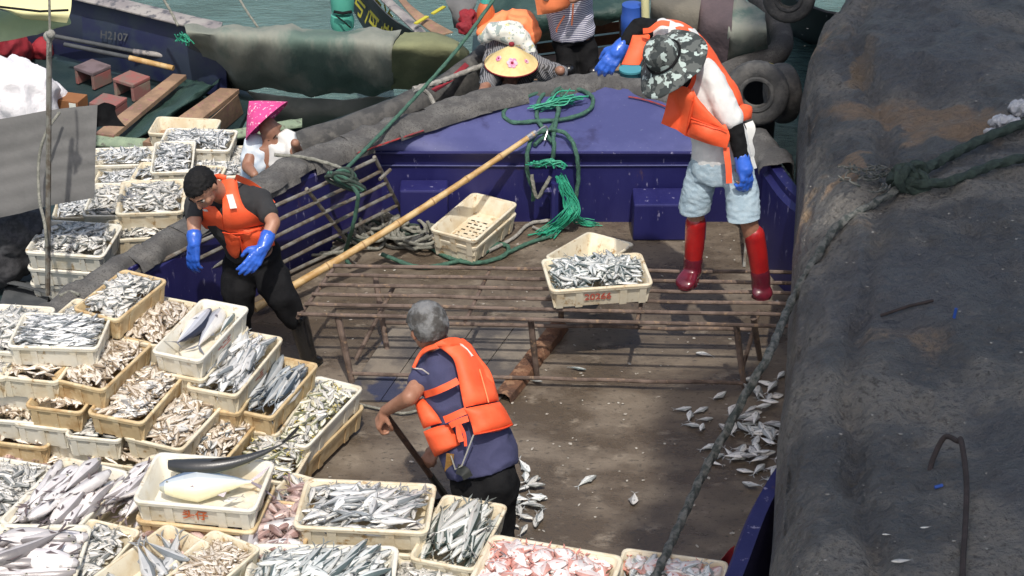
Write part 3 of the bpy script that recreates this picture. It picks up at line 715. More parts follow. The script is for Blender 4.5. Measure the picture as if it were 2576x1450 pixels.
CF((375, 1470), (495, 1500), (537, 1350), 0.72, 'w', 'brown rimmed crate of tiny fish at the bottom, right of the single grey fish', FR, 'brown', scale=.85, layers=3, top=-.03, flab='tiny fish in the brown rimmed crate at the bottom')
CF((-150, 1470), (163, 1466), (-60, 1322), 0.76, 'p', 'white crate of the biggest grey fish in the bottom left corner', FR, 'catfish', head=.1, hs=.35, mound=.03, layers=3, scale=1.15, dens=1.1, flab='largest grey catfish-like fish in the bottom left corner crate')
CF((90, 1448), (235, 1450), (215, 1336), 0.68, 'w', 'narrow view of a crate wedged right of the bottom left corner crate', FR, 'silver', layers=2, flab='fish in the crate wedged right of the bottom left corner crate')
CF((310, 1400), (585, 1415), (380, 1310), 0.62, 'w', 'cream crate of pinkish fish under the lettered crate', FR, 'squidlike', mix_=('pinkbream', .3), layers=2, flab='pinkish fish in the crate under the lettered one')
CF((545, 1398), (738, 1404), (625, 1268), 0.64, 'r', 'brown crate with brown squid-like catch right of the lettered crate', FR, 'squidlike', mound=.02, layers=3, mix_=('catfish', .15), flab='brown squid-like catch in the crate right of the lettered one')
# crates that carry the ones above (fronts show under the rims)
CF((740, 1352), (1052, 1362), (793, 1240), 0.63, 'w', 'cream crate carrying the wide crate of mixed fish', FR)
# ---- middle of the deck
crate((1078, 596), (1195, 625), (1190, 508), .15, 'w', 'lower crate of the two empty nested crates by the coiled rope', None, name='empty_crate')
crate((1078, 578), (1195, 607), (1190, 485), .215, 'we', 'upper of the two empty nested crates, its perforated floor showing', None, name='empty_crate')
crate((1357, 662), (1470, 700), (1500, 566), .50, 'we', 'empty cream crate tilted behind the crate of fish on the pipe rack', None, zA=.50, zB=.30, name='empty_crate')
fr_ = crate((1376, 737), (1632, 714), (1372, 655), .60, 'w', 'cream crate of silver fish standing on the pipe rack', None, text='20266', tx=-.02)
fill(fr_, 'mackerel', 'silver fish in the crate standing on the pipe rack', 'silver fish in the crate on the pipe rack', mound=.035, scale=.66, dens=1.1, layers=3)
# ---- on the boat behind, left
CF((405, 372), (578, 380), (420, 323), .18, 'p', 'crate of thin fish farthest back on the boat behind, by the pink hat', OB, 'slim', layers=2)
CF((385, 428), (470, 418), (402, 372), .22, 'p', 'crate of thin fish in the second row on the boat behind', OB, 'slim', layers=2)
CF((330, 452), (540, 462), (360, 412), .10, 'w', 'wide crate of thin fish right above the young man\'s head', OB, 'slim', layers=2)
CF((240, 470), (400, 474), (255, 425), .0, 'w', 'crate of fish beside the grey awning on the boat behind', OB, 'slim', layers=2)
CF((240, 415), (380, 410), (250, 378), .05, 'p', 'white closed-looking crate with red print beside the grey awning', OB, 'slim', layers=1, smudge='二三三')
CF((292, 540), (455, 528), (312, 462), .20, 'w', 'crate of small fish left of the young man\'s face', OB, 'silver', layers=2)
CF((150, 548), (290, 545), (165, 500), .0, 'w', 'crate of grey fish in the shade of the grey awning', OB, 'slim', layers=2)
CF((290, 600), (420, 590), (300, 560), .05, 'w', 'crate of fish partly behind the rubber matted gunwale', OB, 'silver', layers=2)
CF((82, 632), (268, 650), (108, 552), .12, 'p', 'top crate of the stack under the awning post on the boat behind', OB, 'silver', layers=2, mound=.03)
CF((86, 672), (262, 690), (112, 600), -.02, 'p', 'second crate of the stack under the awning post', OB, 'silver', layers=1)
CF((92, 712), (268, 730), (118, 640), -.17, 'p', 'third crate of the stack under the awning post', OB, 'silver', layers=1)
CF((240, 520), (300, 525), (250, 480), .06, 'p', 'small visible part of a crate left of the young man, under the fish crate', OB, 'silver', layers=2)
CF((440, 500), (560, 500), (455, 450), -.02, 'w', 'crate of silver fish behind the young man\'s shoulder', OB, 'silver', layers=2)
CF((400, 330), (520, 338), (410, 300), .05, 'w', 'pale crate edge under the farthest crate of thin fish', OB)
CF((470, 440), (590, 446), (480, 395), .06, 'p', 'crate of fish just left of the woman in the pink hat', OB, 'slim', layers=2)
CF((575, 440), (640, 440), (590, 372), .05, 'w', 'crate corner beside the woman in the pink hat', OB, 'silver', layers=2)
# ---- single big fish
def one(sp, nose, tail_, z, ln=None, roll=90, name='large_fish', lab='', var=0, z2=None, grp=None):
    a, b = G(*nose, z), G(*tail_, z if z2 is None else z2); d = a-b; L = d.length if ln is None else ln
    ax = d.normalized(); az = Vector((0, 0, 1)); ay = az.cross(ax).normalized(); az = ax.cross(ay)
    Mx = Matrix.Translation((a+b)/2) @ Matrix((ax, ay, az)).transposed().to_4x4() @ Matrix.Rotation(math.radians(roll), 4, 'X') @ Matrix.Scale(L, 4)
    FISH.append([sp, var % len(SPEC[sp][1]), Mx, L, lab, grp, name, True])
species('cobia', .6, hr=.13, wr=.14, back=(.035, .036, .038), side=(.05, .052, .045), belly=(.40, .40, .24), fin=(.03, .03, .03), tail=.12, fork=.4, bend=-.30, blunt=.25, deep=.3, n=2, seg=16, eyes=.45)
species('bluetuna', .5, hr=.30, wr=.20, back=(.15, .21, .31), side=(.60, .64, .64), belly=(.84, .80, .55), fin=(.22, .19, .22), tail=.2, fork=1., n=2, seg=16, eyes=.45)
one('cobia', (418, 1182), (752, 1158), .85, z2=.90, roll=-14, lab='long black fish lying across the white lettered crate, tail past its rim')
one('bluetuna', (398, 1226), (690, 1208), .80, roll=58, lab='stout fish with blue back and yellow belly in the lettered crate', var=1)
one('silver', (560, 1262), (615, 1248), .77, roll=80, name='fish', lab='small white fish lying at the front right of the lettered crate')
one('greyfish', (430, 1205), (500, 1180), .76, roll=80, name='fish', lab='small mottled fish in the far left corner of the lettered crate')
species('bonitobig', .42, hr=.29, wr=.2, back=(.03, .035, .06), side=(.60, .62, .68), belly=(.85, .83, .80), fork=1., deep=.38, dors=.4, n=3, bend=.15, seg=16, eyes=.5)
one('bonitobig', (530, 782), (432, 895), .77, roll=95, lab='bigger of two bonito-like fish, dark edged, in the white crate', z2=.72)
one('bonitobig', (562, 775), (488, 880), .76, roll=-85, lab='slimmer of two bonito-like fish in the white crate', var=1, z2=.72)
one('mackerel', (590, 788), (548, 842), .76, roll=80, lab='small dark fish right of the two bonito-like fish', name='fish')
one('mackerel', (566, 776), (600, 800), .75, roll=80, lab='small curled fish at the far rim of the bonito crate', name='fish')
# loose fish on the deck: right heap, beside the shovelling man, single ones
cl = [(1715, 1030, .3), (1772, 1055, .2), (1760, 1033, .6), (1735, 1048, 1.4), (1738, 1068, -.3), (1765, 1078, 1.3), (1807, 998, .8), (1910, 995, 1.2), (1963, 945, 1.0), (1775, 890, 2.9),
      (1880, 1185, 2.9), (1945, 1185, 1.2), (1908, 1180, .9), (1850, 1145, .7), (1795, 1150, .4), (1800, 1165, 2.6), (1780, 1125, .5)]
for (x, y, h) in cl:
    p = G(x, y, .018); add_fish('deckfish', lay(p, Vector((1, 0, 0)), Vector((0, 1, 0)), Vector((0, 0, 1)), h, math.pi/2+.05, 0, random.uniform(.105, .14)), .13, 'single silver fish strewn on the dark deck near the big quay rope', 'silver fish strewn on the shaded deck by the quay', True)
for i in range(58):
    t = random.random(); cx, cy = 1905+random.gauss(0, 48), 1085+random.gauss(0, 52)
    if cx > 1972 or cx < 1790: cx = random.uniform(1830, 1965)
    p = G(cx, cy, .018+.013*(i % 3)); add_fish(random.choice(['deckfish', 'flat', 'deckfish']), lay(p, Vector((1, 0, 0)), Vector((0, 1, 0)), Vector((0, 0, 1)), random.gauss(.7, .9), math.pi/2*random.choice([-1, 1])+random.gauss(0, .15), 0, random.uniform(.11, .155)), .13, 'silver fish in the loose heap between the deck rope and the quay', 'loose heap of silver fish by the quay', True)
for i in range(26):
    cx, cy = random.uniform(1278, 1372), random.uniform(1168, 1350)
    cx = min(cx, 1308+abs(cy-1150)*.45)
    p = G(cx, min(cy, 1345), .018+.01*(i % 3)); add_fish(random.choice(['deckfish', 'silver']), lay(p, Vector((1, 0, 0)), Vector((0, 1, 0)), Vector((0, 0, 1)), random.gauss(.1, 1.3), math.pi/2*random.choice([-1, 1])+random.gauss(0, .2), 0, random.uniform(.11, .15)), .13, 'silver fish in the loose heap right of the shovelling man', 'loose heap of fish beside the shovelling man', True)
def loner(sp, nose, tail_, lab, z=.02): one(sp, nose, tail_, z, name='fish', roll=88, lab=lab)
loner('deckfish', (1500, 1195), (1448, 1222), 'lone silver fish lying on the brown deck, head to the upper right')
loner('flat', (1592, 1270), (1597, 1238), 'lone round fish on the deck near the heavy rope, nose down')
loner('pinkbream', (805, 1122), (848, 1103), 'lone pinkish fish on the deck beside the farthest white crate')
loner('mackerel', (1475, 930), (1425, 922), 'thin fish on the deck under the pipe rack rail')
loner('silver', (1365, 960), (1325, 955), 'small pale fish lying at the foot of the middle rack leg')
loner('mackerel', (1960, 1230), (1925, 1195), 'fish lying at the edge of the loose heap by the quay')
# ---- split: the largest ones singly, the rest as one mass
campos = Vector((0, 0, CAM_H))
for f in FISH: f.append(f[3]/(f[2].translation-campos).length if f[7] else 0)
def inview(p, mx=15):
    q = proj(p); return -mx < q[0] < CW+mx and -mx < q[1] < CH+mx
single = [f for f in FISH if f[6]]
cand = sorted([f for f in FISH if not f[6] and inview(f[2].translation)], key=lambda f: -f[8])
large_names = {'catfish', 'bonito', 'darkmack', 'greyfish', 'barracuda', 'pinkbream'}
nl_ = [f for f in cand if f[0] in large_names and f[7]][:150]
nl_id = {id(f) for f in nl_}
ns_ = [f for f in cand if id(f) not in nl_id and f[7]][:290-len([f for f in single if f[6] is True or f[6] == 'fish'])]
pick = nl_id | {id(f) for f in ns_}
FM = {}
def fish_mesh(sp, v):
    if (sp, v) in FM: return FM[(sp, v)]
    V, F, C = SPEC[sp][1][v]
    me = bpy.data.meshes.new('fish'); me.from_pydata(V.tolist(), [], F); me.materials.append(MATS['fish_skin'])
    ca = me.color_attributes.new('Col', 'FLOAT_COLOR', 'CORNER'); arr = []
    for f, c in zip(F, C): arr += [c[0], c[1], c[2], 1]*len(f)
    ca.data.foreach_set('color', arr); smooth(me, 60); FM[(sp, v)] = me; return me
rest = []
for f in FISH:
    if f[6] or id(f) in pick:
        nm = f[6] if isinstance(f[6], str) else ('large_fish' if f[0] in large_names else 'fish')
        o = bpy.data.objects.new(nm, fish_mesh(f[0], f[1])); o.matrix_basis = f[2]; link(o)
        tag(o, f[4][:110], 'fish', f[5] if not (f[5] == 'fish heaped in crates') else f[4][:110])
    else: rest.append(f)
VV = []; loops = []; sizes = []; CC = []; k = 0
for f in rest:
    V, F, C = SPEC[f[0]][1][f[1]]; m4 = np.array(f[2]); VV.append(V @ m4[:3, :3].T + m4[:3, 3])
    for q, c in zip(F, C): loops.extend([i+k for i in q]); sizes.append(len(q)); CC.extend([c[0], c[1], c[2], 1.]*len(q))
    k += len(V)
VV = np.concatenate(VV).astype(np.float32); sizes = np.array(sizes, np.int32); me = bpy.data.meshes.new('fish_mass')
me.vertices.add(len(VV)); me.vertices.foreach_set('co', VV.ravel()); me.loops.add(len(loops)); me.polygons.add(len(sizes))
me.loops.foreach_set('vertex_index', np.array(loops, np.int32)); me.polygons.foreach_set('loop_start', np.concatenate([[0], np.cumsum(sizes)[:-1]]).astype(np.int32))
me.update(calc_edges=True); ca = me.color_attributes.new('Col', 'FLOAT_COLOR', 'CORNER'); ca.data.foreach_set('color', np.array(CC, np.float32))
me.polygons.foreach_set('use_smooth', np.ones(len(sizes), bool)); me.materials.append(MATS['fish_skin'])
fm = bpy.data.objects.new('fish_heap', me); link(fm); tag(fm, 'mass of small silver fish filling the stacked crates', 'fish', kind='stuff')
print('fish total', len(FISH), 'single', len(FISH)-len(rest), 'mass faces', len(sizes))
# ---------------------------------------------------------------- people
M('skin', (.36, .18, .115), (.30, .14, .085), sc=12, rough=.5, bump=.15, bsc=90)
M('skin_tan', (.40, .21, .14), (.33, .16, .10), sc=12, rough=.5, bump=.15, bsc=90)
M('skin_dark', (.31, .16, .105), (.26, .125, .08), sc=12, rough=.5, bump=.15, bsc=90)
M('hair_black', (.006, .0055, .006), spec=.3, rough=.75, bump=.9, bsc=180, bdist=.004)
M('hair_grey', (.19, .19, .19), (.06, .055, .05), sc=14, rough=.7, bump=.9, bsc=170, bdist=.005)
M('black_cloth', (.006, .006, .007), (.010, .010, .011), sc=10, rough=.9, spec=.2, bump=.3, bsc=60)
M('dark_tee', (.030, .030, .032), (.024, .024, .026), sc=10, rough=.9, bump=.2, bsc=60)
M('navy_tee', (.050, .052, .115), (.042, .044, .10), sc=8, rough=.9, bump=.3, bsc=40)
M('white_cotton', (.70, .70, .68), (.62, .62, .61), sc=7, rough=.9, bump=.3, bsc=30)
M('denim', (.29, .38, .44), (.35, .435, .485), sc=22, lo=.40, hi=.65, rough=.9, bump=.5, bsc=45)
M('vest', (.95, .135, .045), (.88, .105, .03), sc=6, rough=.62, bump=.35, bsc=28, bdist=.006)
M('vest_dark', (.80, .075, .02), rough=.7)
M('vest_light', (.95, .26, .10), rough=.65, bump=.3, bsc=20)
M('patch_white', (.75, .72, .68), (.6, .55, .5), sc=60, rough=.6)
M('glove', (.035, .13, .60), (.03, .11, .50), sc=20, rough=.28, bump=.12, bsc=70, coat=.25)
M('boot_black', (.010, .010, .011), rough=.25, coat=.3)
M('boot_red', (.36, .012, .012), (.27, .01, .012), sc=8, rough=.3, coat=.3)
M('boot_maroon', (.13, .010, .022), (.09, .01, .02), sc=8, rough=.22, coat=.5)
M('wood_shaft', (.11, .06, .04), (.07, .04, .03), sc=20, rough=.6, bump=.3)
M('dark_steel', (.05, .05, .05), rough=.4, metal=.7)
M('eye_white', (.42, .36, .31), rough=.3); M('eye_dark', (.01, .008, .006), rough=.2); M('lip', (.33, .12, .10), rough=.5)
M('twine', (.35, .34, .30), rough=.8); M('tassel', (.50, .26, .07), rough=.9, bump=.5)
M('black_rubber', (.02, .022, .02), rough=.6)
def camo():
    m = M('camo', (.10, .11, .105), (.035, .042, .042), sc=17, lo=.48, hi=.50, rough=.9, c3=(.42, .50, .47), sc3=15, lo3=.56, hi3=.575, bump=.2, det=2.5, stretch=(1, 1, 1))
camo()
def stripes(name, c1, c2, sc, rot=(0, 0, 0)):
    m = bpy.data.materials.new(name); m.use_nodes = True; nt = m.node_tree; b = nt.nodes['Principled BSDF']; b.inputs['Roughness'].default_value = .9
    tc = nt.nodes.new('ShaderNodeTexCoord'); mp = nt.nodes.new('ShaderNodeMapping'); mp.inputs['Rotation'].default_value = rot
    wv = nt.nodes.new('ShaderNodeTexWave'); wv.bands_direction = 'Z'; wv.inputs['Scale'].default_value = sc; wv.inputs['Distortion'].default_value = .6; wv.inputs['Detail Scale'].default_value = 1.
    r = nt.nodes.new('ShaderNodeValToRGB'); r.color_ramp.interpolation = 'CONSTANT'; r.color_ramp.elements[0].color = tuple(c1)+(1,); r.color_ramp.elements[1].position = .5; r.color_ramp.elements[1].color = tuple(c2)+(1,)
    nt.links.new(tc.outputs['Object'], mp.inputs[0]); nt.links.new(mp.outputs[0], wv.inputs['Vector']); nt.links.new(wv.outputs['Fac'], r.inputs[0]); nt.links.new(r.outputs[0], b.inputs['Base Color']); MATS[name] = m
stripes('striped_shirt', (.62, .62, .66), (.06, .055, .14), 24)
stripes('striped_sleeve', (.05, .05, .055), (.26, .26, .27), 30, rot=(0, 1.1, 0))
def icos(c, r, R=None, sub=2):
    bm = bmesh.new(); bmesh.ops.create_icosphere(bm, subdivisions=sub, radius=1)
    r = r if isinstance(r, (tuple, list)) else (r, r, r)
    V = []
    for v in bm.verts:
        q = Vector((v.co.x*r[0], v.co.y*r[1], v.co.z*r[2]))
        if R is not None: q = R @ q
        V.append(q+Vector(c))
    bm.verts.index_update(); F = [tuple(x.index for x in f.verts) for f in bm.faces]; bm.free(); return V, F
def chain(P, rs, seg=14, flat=None):
    "tapered limb through points P with radii rs and round joints"
    out = []
    P = [Vector(p) for p in P]
    for i in range(len(P)-1):
        a, b = P[i], P[i+1]
        n = 5; pts = [a.lerp(b, k/n) for k in range(n+1)]; rr = [rs[i]+(rs[i+1]-rs[i])*k/n for k in range(n+1)]
        out.append(tube_vf(pts, rr, seg))
    for p, r in zip(P, rs): out.append(icos(p, r))
    return merge(out)
def loft(rings, seg=28, n=3, p=2.2):
    "rings: (centre, half axis a, half axis b); superellipse section, closed ends"
    cs = smooth_path([r[0] for r in rings], n); As = smooth_path([r[1] for r in rings], n); Bs = smooth_path([r[2] for r in rings], n)
    V = []; F = []
    for c, a, b in zip(cs, As, Bs):
        for k in range(seg):
            t = 2*math.pi*k/seg; cc, ss = math.cos(t), math.sin(t)
            V.append(c+a*(abs(cc)**(2/p))*(1 if cc > 0 else -1)+b*(abs(ss)**(2/p))*(1 if ss > 0 else -1))
    m = len(cs)
    for i in range(m-1):
        for k in range(seg): F.append((i*seg+k, i*seg+(k+1) % seg, (i+1)*seg+(k+1) % seg, (i+1)*seg+k))
    F.append(tuple(range(seg))[::-1]); F.append(tuple((m-1)*seg+k for k in range(seg)))
    return V, F
def remesh(name, parts, mat, parent, voxel=.010, sm=4, fold=0., fsc=9., fstr=(1, 1, 1), seed=0., cut=None):
    V, F = merge(parts)
    me = bpy.data.meshes.new(name); me.from_pydata([tuple(v) for v in V], [], F)
    bm = bmesh.new(); bm.from_mesh(me)
    bmesh.ops.recalc_face_normals(bm, faces=bm.faces[:]); bm.to_mesh(me); bm.free()
    o = bpy.data.objects.new(name, me); COL.objects.link(o)
    r = o.modifiers.new('r', 'REMESH'); r.mode = 'VOXEL'; r.voxel_size = voxel
    s = o.modifiers.new('s', 'SMOOTH'); s.factor = .6; s.iterations = sm
    dg = bpy.context.evaluated_depsgraph_get(); m2 = bpy.data.meshes.new_from_object(o.evaluated_get(dg))
    bpy.data.objects.remove(o); bpy.data.meshes.remove(me); m2.name = name
    if fold:
        n = len(m2.vertices); co = np.empty(n*3, np.float32); m2.vertices.foreach_get('co', co); no = np.empty(n*3, np.float32); m2.vertices.foreach_get('normal', no)
        co = co.reshape(-1, 3); no = no.reshape(-1, 3)
        for i in range(n):
            q = Vector((co[i][0]*fstr[0]+seed, co[i][1]*fstr[1], co[i][2]*fstr[2]))*fsc
            d = 1-abs(noise.noise(q))*2.2+.4*noise.noise(q*2.1)
            co[i] += no[i]*fold*(d-.4)
        m2.vertices.foreach_set('co', co.ravel())
    if cut:
        bm = bmesh.new(); bm.from_mesh(m2)
        for (p, nrm) in cut: bmesh.ops.bisect_plane(bm, geom=bm.verts[:]+bm.edges[:]+bm.faces[:], plane_co=p, plane_no=nrm, clear_outer=True)
        bm.to_mesh(m2); bm.free()
    inv = parent.matrix_basis.inverted(); m2.transform(inv)
    m2.materials.clear(); m2.materials.append(mat); m2.update(); smooth(m2, 75)
    ob = bpy.data.objects.new(name, m2); link(ob, parent); return ob
def frame(fwd, up):
    f = Vector(fwd).normalized(); u = Vector(up); u = (u-f*u.dot(f)).normalized(); l = u.cross(f).normalized()   # l: the person's left
    return f, u, l
def head_parts(c, fwd, up, s=1.):
    f, u, l = frame(fwd, up); c = Vector(c); R = Matrix((f, l, u)).transposed()
    def at(a, b, d): return c+(f*a+l*b+u*d)*s
    P = [icos(at(-.012, 0, .018), (.098*s, .076*s, .092*s), R, 3), icos(at(.030, 0, -.045), (.062*s, .058*s, .062*s), R), icos(at(.052, 0, -.088), (.028*s, .030*s, .022*s), R),
         chain([at(.082, 0, .018), at(.110, 0, -.024)], [.010*s, .014*s]), chain([at(.07, .03, .028), at(.078, 0, .03), at(.07, -.03, .028)], [.016*s, .016*s, .016*s]),
         icos(at(.083, 0, -.058), (.014*s, .026*s, .010*s), R), icos(at(.062, .042, -.022), (.022*s,)*3, R), icos(at(.062, -.042, -.022), (.022*s,)*3, R)]
    for q in (1, -1):
        P.append(icos(at(-.012, q*.079, -.012), (.020*s, .010*s, .034*s), R)); P.append(icos(at(-.004, q*.082, -.004), (.010*s, .007*s, .016*s), R))
    return P
def face_bits(c, fwd, up, par, s=1.):
    f, u, l = frame(fwd, up); c = Vector(c); R = Matrix((f, l, u)).transposed()
    def at(a, b, d): return c+(f*a+l*b+u*d)*s
    for q in (1, -1):
        V, F = icos(at(.076, q*.031, .008), (.011*s, .014*s, .009*s), R); mk('eye', V, F, MATS['eye_white'], par)
        V, F = icos(at(.085, q*.031, .007), (.004*s, .006*s, .006*s), R); mk('iris', V, F, MATS['eye_dark'], par)
        tube('eyebrow', [at(.088, q*.014, .030), at(.087, q*.032, .036), at(.076, q*.048, .030)], .0045*s, MATS['hair_black'], par, seg=6)
    tube('mouth', [at(.086, .024, -.060), at(.096, 0, -.058), at(.086, -.024, -.060)], [.004*s, .007*s, .004*s], MATS['lip'], par, seg=6)
def hair(c, fwd, up, mat, par, s=1., vol=.010, low=-.02, name='hair', n=.006):
    "scalp shell: everything of the skull above the hairline"
    f, u, l = frame(fwd, up); c = Vector(c); R = Matrix((f, l, u)).transposed()
    V, F = icos(c+(f*-.012+u*.018)*s, ((.100+vol)*s, (.078+vol)*s, (.094+vol)*s), R, 5)
    V2 = []
    for v in V:
        q = v-c; b = q.dot(u)/s; a = q.dot(f)/s
        V2.append(v+(v-c).normalized()*n*noise.noise(v*60)*1.0)
    keep = []
    for fa in F:
        m_ = sum((V2[i] for i in fa), Vector())/3-c; a, b, d = m_.dot(f)/s, m_.dot(u)/s, abs(m_.dot(l))/s; b += .012*noise.noise(m_*90)
        lim = low-.055 if a < -.035 else (low+(a+.035)*.9 if a < .045 else .052+(a-.045)*.5)
        if a > -.035 and a < .03 and d > .06: lim = max(lim, .012)
        if b > lim: keep.append(fa)
    used = sorted({i for fa in keep for i in fa}); mp = {k: i for i, k in enumerate(used)}
    o = mk(name, [V2[i] for i in used], [tuple(mp[i] for i in fa) for fa in keep], mat, par)
    m = o.modifiers.new('s', 'SOLIDIFY'); m.thickness = .012*s; m.offset = -1; return o
def hand_parts(wr, d, palm, s=1., curl=(.5, .6, .4), thumb_side=1, r=1., spread=.10, thumb_curl=.3, grip=0):
    "wr wrist point, d finger direction, palm normal; thumb_side +1: thumb towards palm x d"
    x = Vector(d).normalized(); z = Vector(palm); z = (z-x*z.dot(x)).normalized(); y = z.cross(x)*thumb_side
    wr = Vector(wr); P = []
    def pt(a, b, c): return wr+(x*a+y*b+z*c)*s
    kn = [(.092, .033), (.096, .011), (.090, -.011), (.080, -.032)]; ln = [(.044, .027, .021), (.048, .031, .022), (.045, .028, .021), (.034, .022, .019)]
    P.append(chain([pt(-.01, .004, 0), pt(.03, .010, 0)], [.026*s*r, .027*s*r]))
    for i, (kx, ky) in enumerate(kn):
        k = pt(kx, ky, 0); P.append(chain([pt(.012, ky*.55, 0), k], [.019*s*r, .0135*s*r], 10))
        a = 0; p = k; rr = [.0112, .0100, .0092, .0078]; pts = [p]; sp = spread*(1.2-i*.8)
        for j in range(3):
            a += curl[j]*(1+.10*i*(1 if grip else .6))
            dd = x*math.cos(a)+z*math.sin(a)+y*sp*math.cos(a)
            p = p+dd.normalized()*ln[i][j]*s; pts.append(p)
        P.append(chain(pts, [q*s*r*(.92 if i == 3 else 1) for q in rr], 8))
    t0 = pt(.018, .026, .004); t1 = t0+(x*.55+y*.62+z*.35*(1+grip)).normalized()*.042*s
    t2 = t1+(x*.8+y*(.25-.5*thumb_curl)+z*(.3+thumb_curl)).normalized()*.032*s; t3 = t2+(x*.85-y*(.5*thumb_curl)+z*(.3+thumb_curl*1.2)).normalized()*.026*s
    P.append(chain([t0, t1, t2, t3], [.017*s*r, .0135*s*r, .0118*s*r, .0095*s*r], 10))
    return P
def boot(name, P, rs, toe, mat, par, foot_mat=None, fw=1.):
    "P: shaft points top to ankle; toe: toe point on the ground; ankle near ground"
    ank = Vector(P[-1]); toe = Vector(toe); d = toe-ank; d.z = 0; L = d.length; d.normalize(); gz = toe.z; s_ = Vector((d.y, -d.x, 0))
    heel = ank-d*.045; 
    parts = [chain(P, rs)]
    fparts = []
    def gr(a, w, h, z): return (heel+d*a*(L+.045))*1.0
    base = Vector((heel.x, heel.y, gz))
    rings = []
    for a, w, h in ((-.02, .020, .03), (.05, .036, .075), (.25, .038, .10), (.45, .040, .085), (.65, .048, .065), (.85, .046, .050), (.97, .034, .036), (1.03, .015, .02)):
        c = base+d*a*(L+.045)+Vector((0, 0, h/2+.004)); rings.append((c, s_*w*fw, Vector((0, 0, h/2*(1+(fw-1)*.5)))))
    fparts.append(loft(rings, 20, 2, 2.4)); fparts.append(chain([Vector((ank.x, ank.y, gz+.06)), P[-1]], [.044*fw, rs[-1]+.004]))
    if foot_mat: fparts.append(chain([P[-1], P[-1].lerp(P[-2], .35)], [rs[-1]+.005, rs[-1]+.007]))
    if foot_mat:
        remesh(name+'_shaft', parts, mat, par, .010, 3); fo = remesh(name+'_foot', fparts, foot_mat, par, .008, 3)
    else: remesh(name, parts+fparts, mat, par, .009, 3)
    # sole
    V = []; n = 18; 
    for zz in (gz+.001, gz+.014):
        for k in range(n):
            t = 2*math.pi*k/n; a = .5+.53*math.cos(t); w = .047*fw*(1 if a > .5 else .84)*(abs(math.sin(t))**.8)*(1 if math.sin(t) > 0 else -1)
            V.append(Vector((base.x, base.y, zz))+d*a*(L+.045)+s_*w)
    F = [tuple(range(n))[::-1], tuple(range(n, 2*n))]+[(k, (k+1) % n, (k+1) % n+n, k+n) for k in range(n)]
    mk('sole', V, F, MATS['black_rubber'] if not foot_mat else foot_mat, par, sm=False)
def leg_loft(P, rs):
    return loft([(Vector(p), Vector((r, 0, 0)), Vector((0, r, .01))) for p, r in zip(P, rs)], 24, 3, 2.1)
class Torso:
    "axis points in picture + depth, half widths in pixels and half depth in metres"
    def __init__(s, rows): s.rows = rows   # (py, px centre, Y, half width px, half depth m), sorted by py
    def at(s, py):
        R = s.rows
        if py <= R[0][0]: return R[0][1:]
        for a, b in zip(R, R[1:]):
            if py <= b[0]:
                t = (py-a[0])/(b[0]-a[0]); return [x+(y-x)*t for x, y in zip(a[1:], b[1:])]
        return R[-1][1:]
    def surf(s, px, py, off=0., back=False):
        cx, Y, hw, hd = s.at(py); off += getattr(s, 'extra', 0); q = max(-1, min(1, (px-cx)/hw)); r = math.sqrt(max(0, 1-abs(q)**2.4))
        return J(px, py, Y+(1 if back else -1)*(hd*r+off))
    def loft(s, extra=0., rows=None):
        rings = []
        ax = [J(r[1], r[0], r[2]) for r in s.rows]
        for i, r in enumerate(s.rows):
            c = ax[i]; t = (ax[min(i+1, len(ax)-1)]-ax[max(i-1, 0)]).normalized()
            d = (c-Vector((0, 0, CAM_H))).length; a = Vector((r[3]/FPX*d+extra, 0, 0)); a = a-t*a.dot(t)
            a = a.normalized()*(r[3]/FPX*d+extra); b = t.cross(a).normalized()*(r[4]+extra); rings.append((c, a, b))
        return loft(rings, 28, 3, 2.3)
def vsheet(name, T, rows, mat, par, off=.015, th=.035, bulge=.01, back=False, sub=3, **kw):
    grid = [[T.surf(x, y, off, back) for (x, y) in r] for r in rows]
    return sheet(name, grid, mat, par, th=th, bulge=bulge, sub=sub, **kw)
def strap(name, pts, w_, mat, par, th=.004, nrm=None):
    "flat band along points"
    P = smooth_path(pts, 6); V = []; F = []
    for i, p in enumerate(P):
        t = (P[min(i+1, len(P)-1)]-P[max(i-1, 0)]).normalized(); n = Vector(nrm or (0, -.85, .5)); sd = t.cross(n).normalized()
        for (a, b) in ((-1, -1), (1, -1), (1, 1), (-1, 1)): V.append(p+sd*a*w_/2+n.normalized()*b*th/2)
    m = len(P)
    for i in range(m-1):
        for k in range(4): F.append((i*4+k, i*4+(k+1) % 4, (i+1)*4+(k+1) % 4, (i+1)*4+k))
    F += [(3, 2, 1, 0), tuple((m-1)*4+k for k in range(4))]
    return mk(name, V, F, mat, par)
def U(pts, T=None): return pts
# ======== the young man on the left ========
def zL(x, y): return (x/2.636+429.3, y/2.636+389.1)
pl = thing('person', 'young man with short black hair and blue gloves, bending over by the fish pile', 'person', G(640, 900, 0))
TLm = Torso([(478, 590, 10.72, 58, .085), (505, 585, 10.66, 76, .105), (545, 590, 10.66, 72, .12), (590, 612, 10.70, 56, .115), (625, 628, 10.74, 58, .115), (660, 640, 10.78, 62, .125)])
hc = J(507, 473, 10.42); hf, hu = (-.18, -.70, -.78), (-.42, -.62, .62)
nk = J(565, 492, 10.62); TLm.extra = .045
Ls, Le, Lw = J(652, 505, 10.66), J(688, 560, 10.50), J(662, 622, 10.38)
Rs, Re, Rw = J(492, 515, 10.62), J(488, 565, 10.50), J(489, 612, 10.42)
body = head_parts(hc, hf, hu, 1.0)+[chain([hc-Vector(hf).normalized()*.03, nk], [.055, .062]), TLm.loft(-.012),
    chain([Ls, Le, Lw], [.052, .042, .030]), chain([Rs, Re, Rw], [.050, .042, .030]), chain([J(635, 500, 10.7), Ls], [.06, .055]), chain([J(510, 500, 10.66), Rs], [.055, .05])]
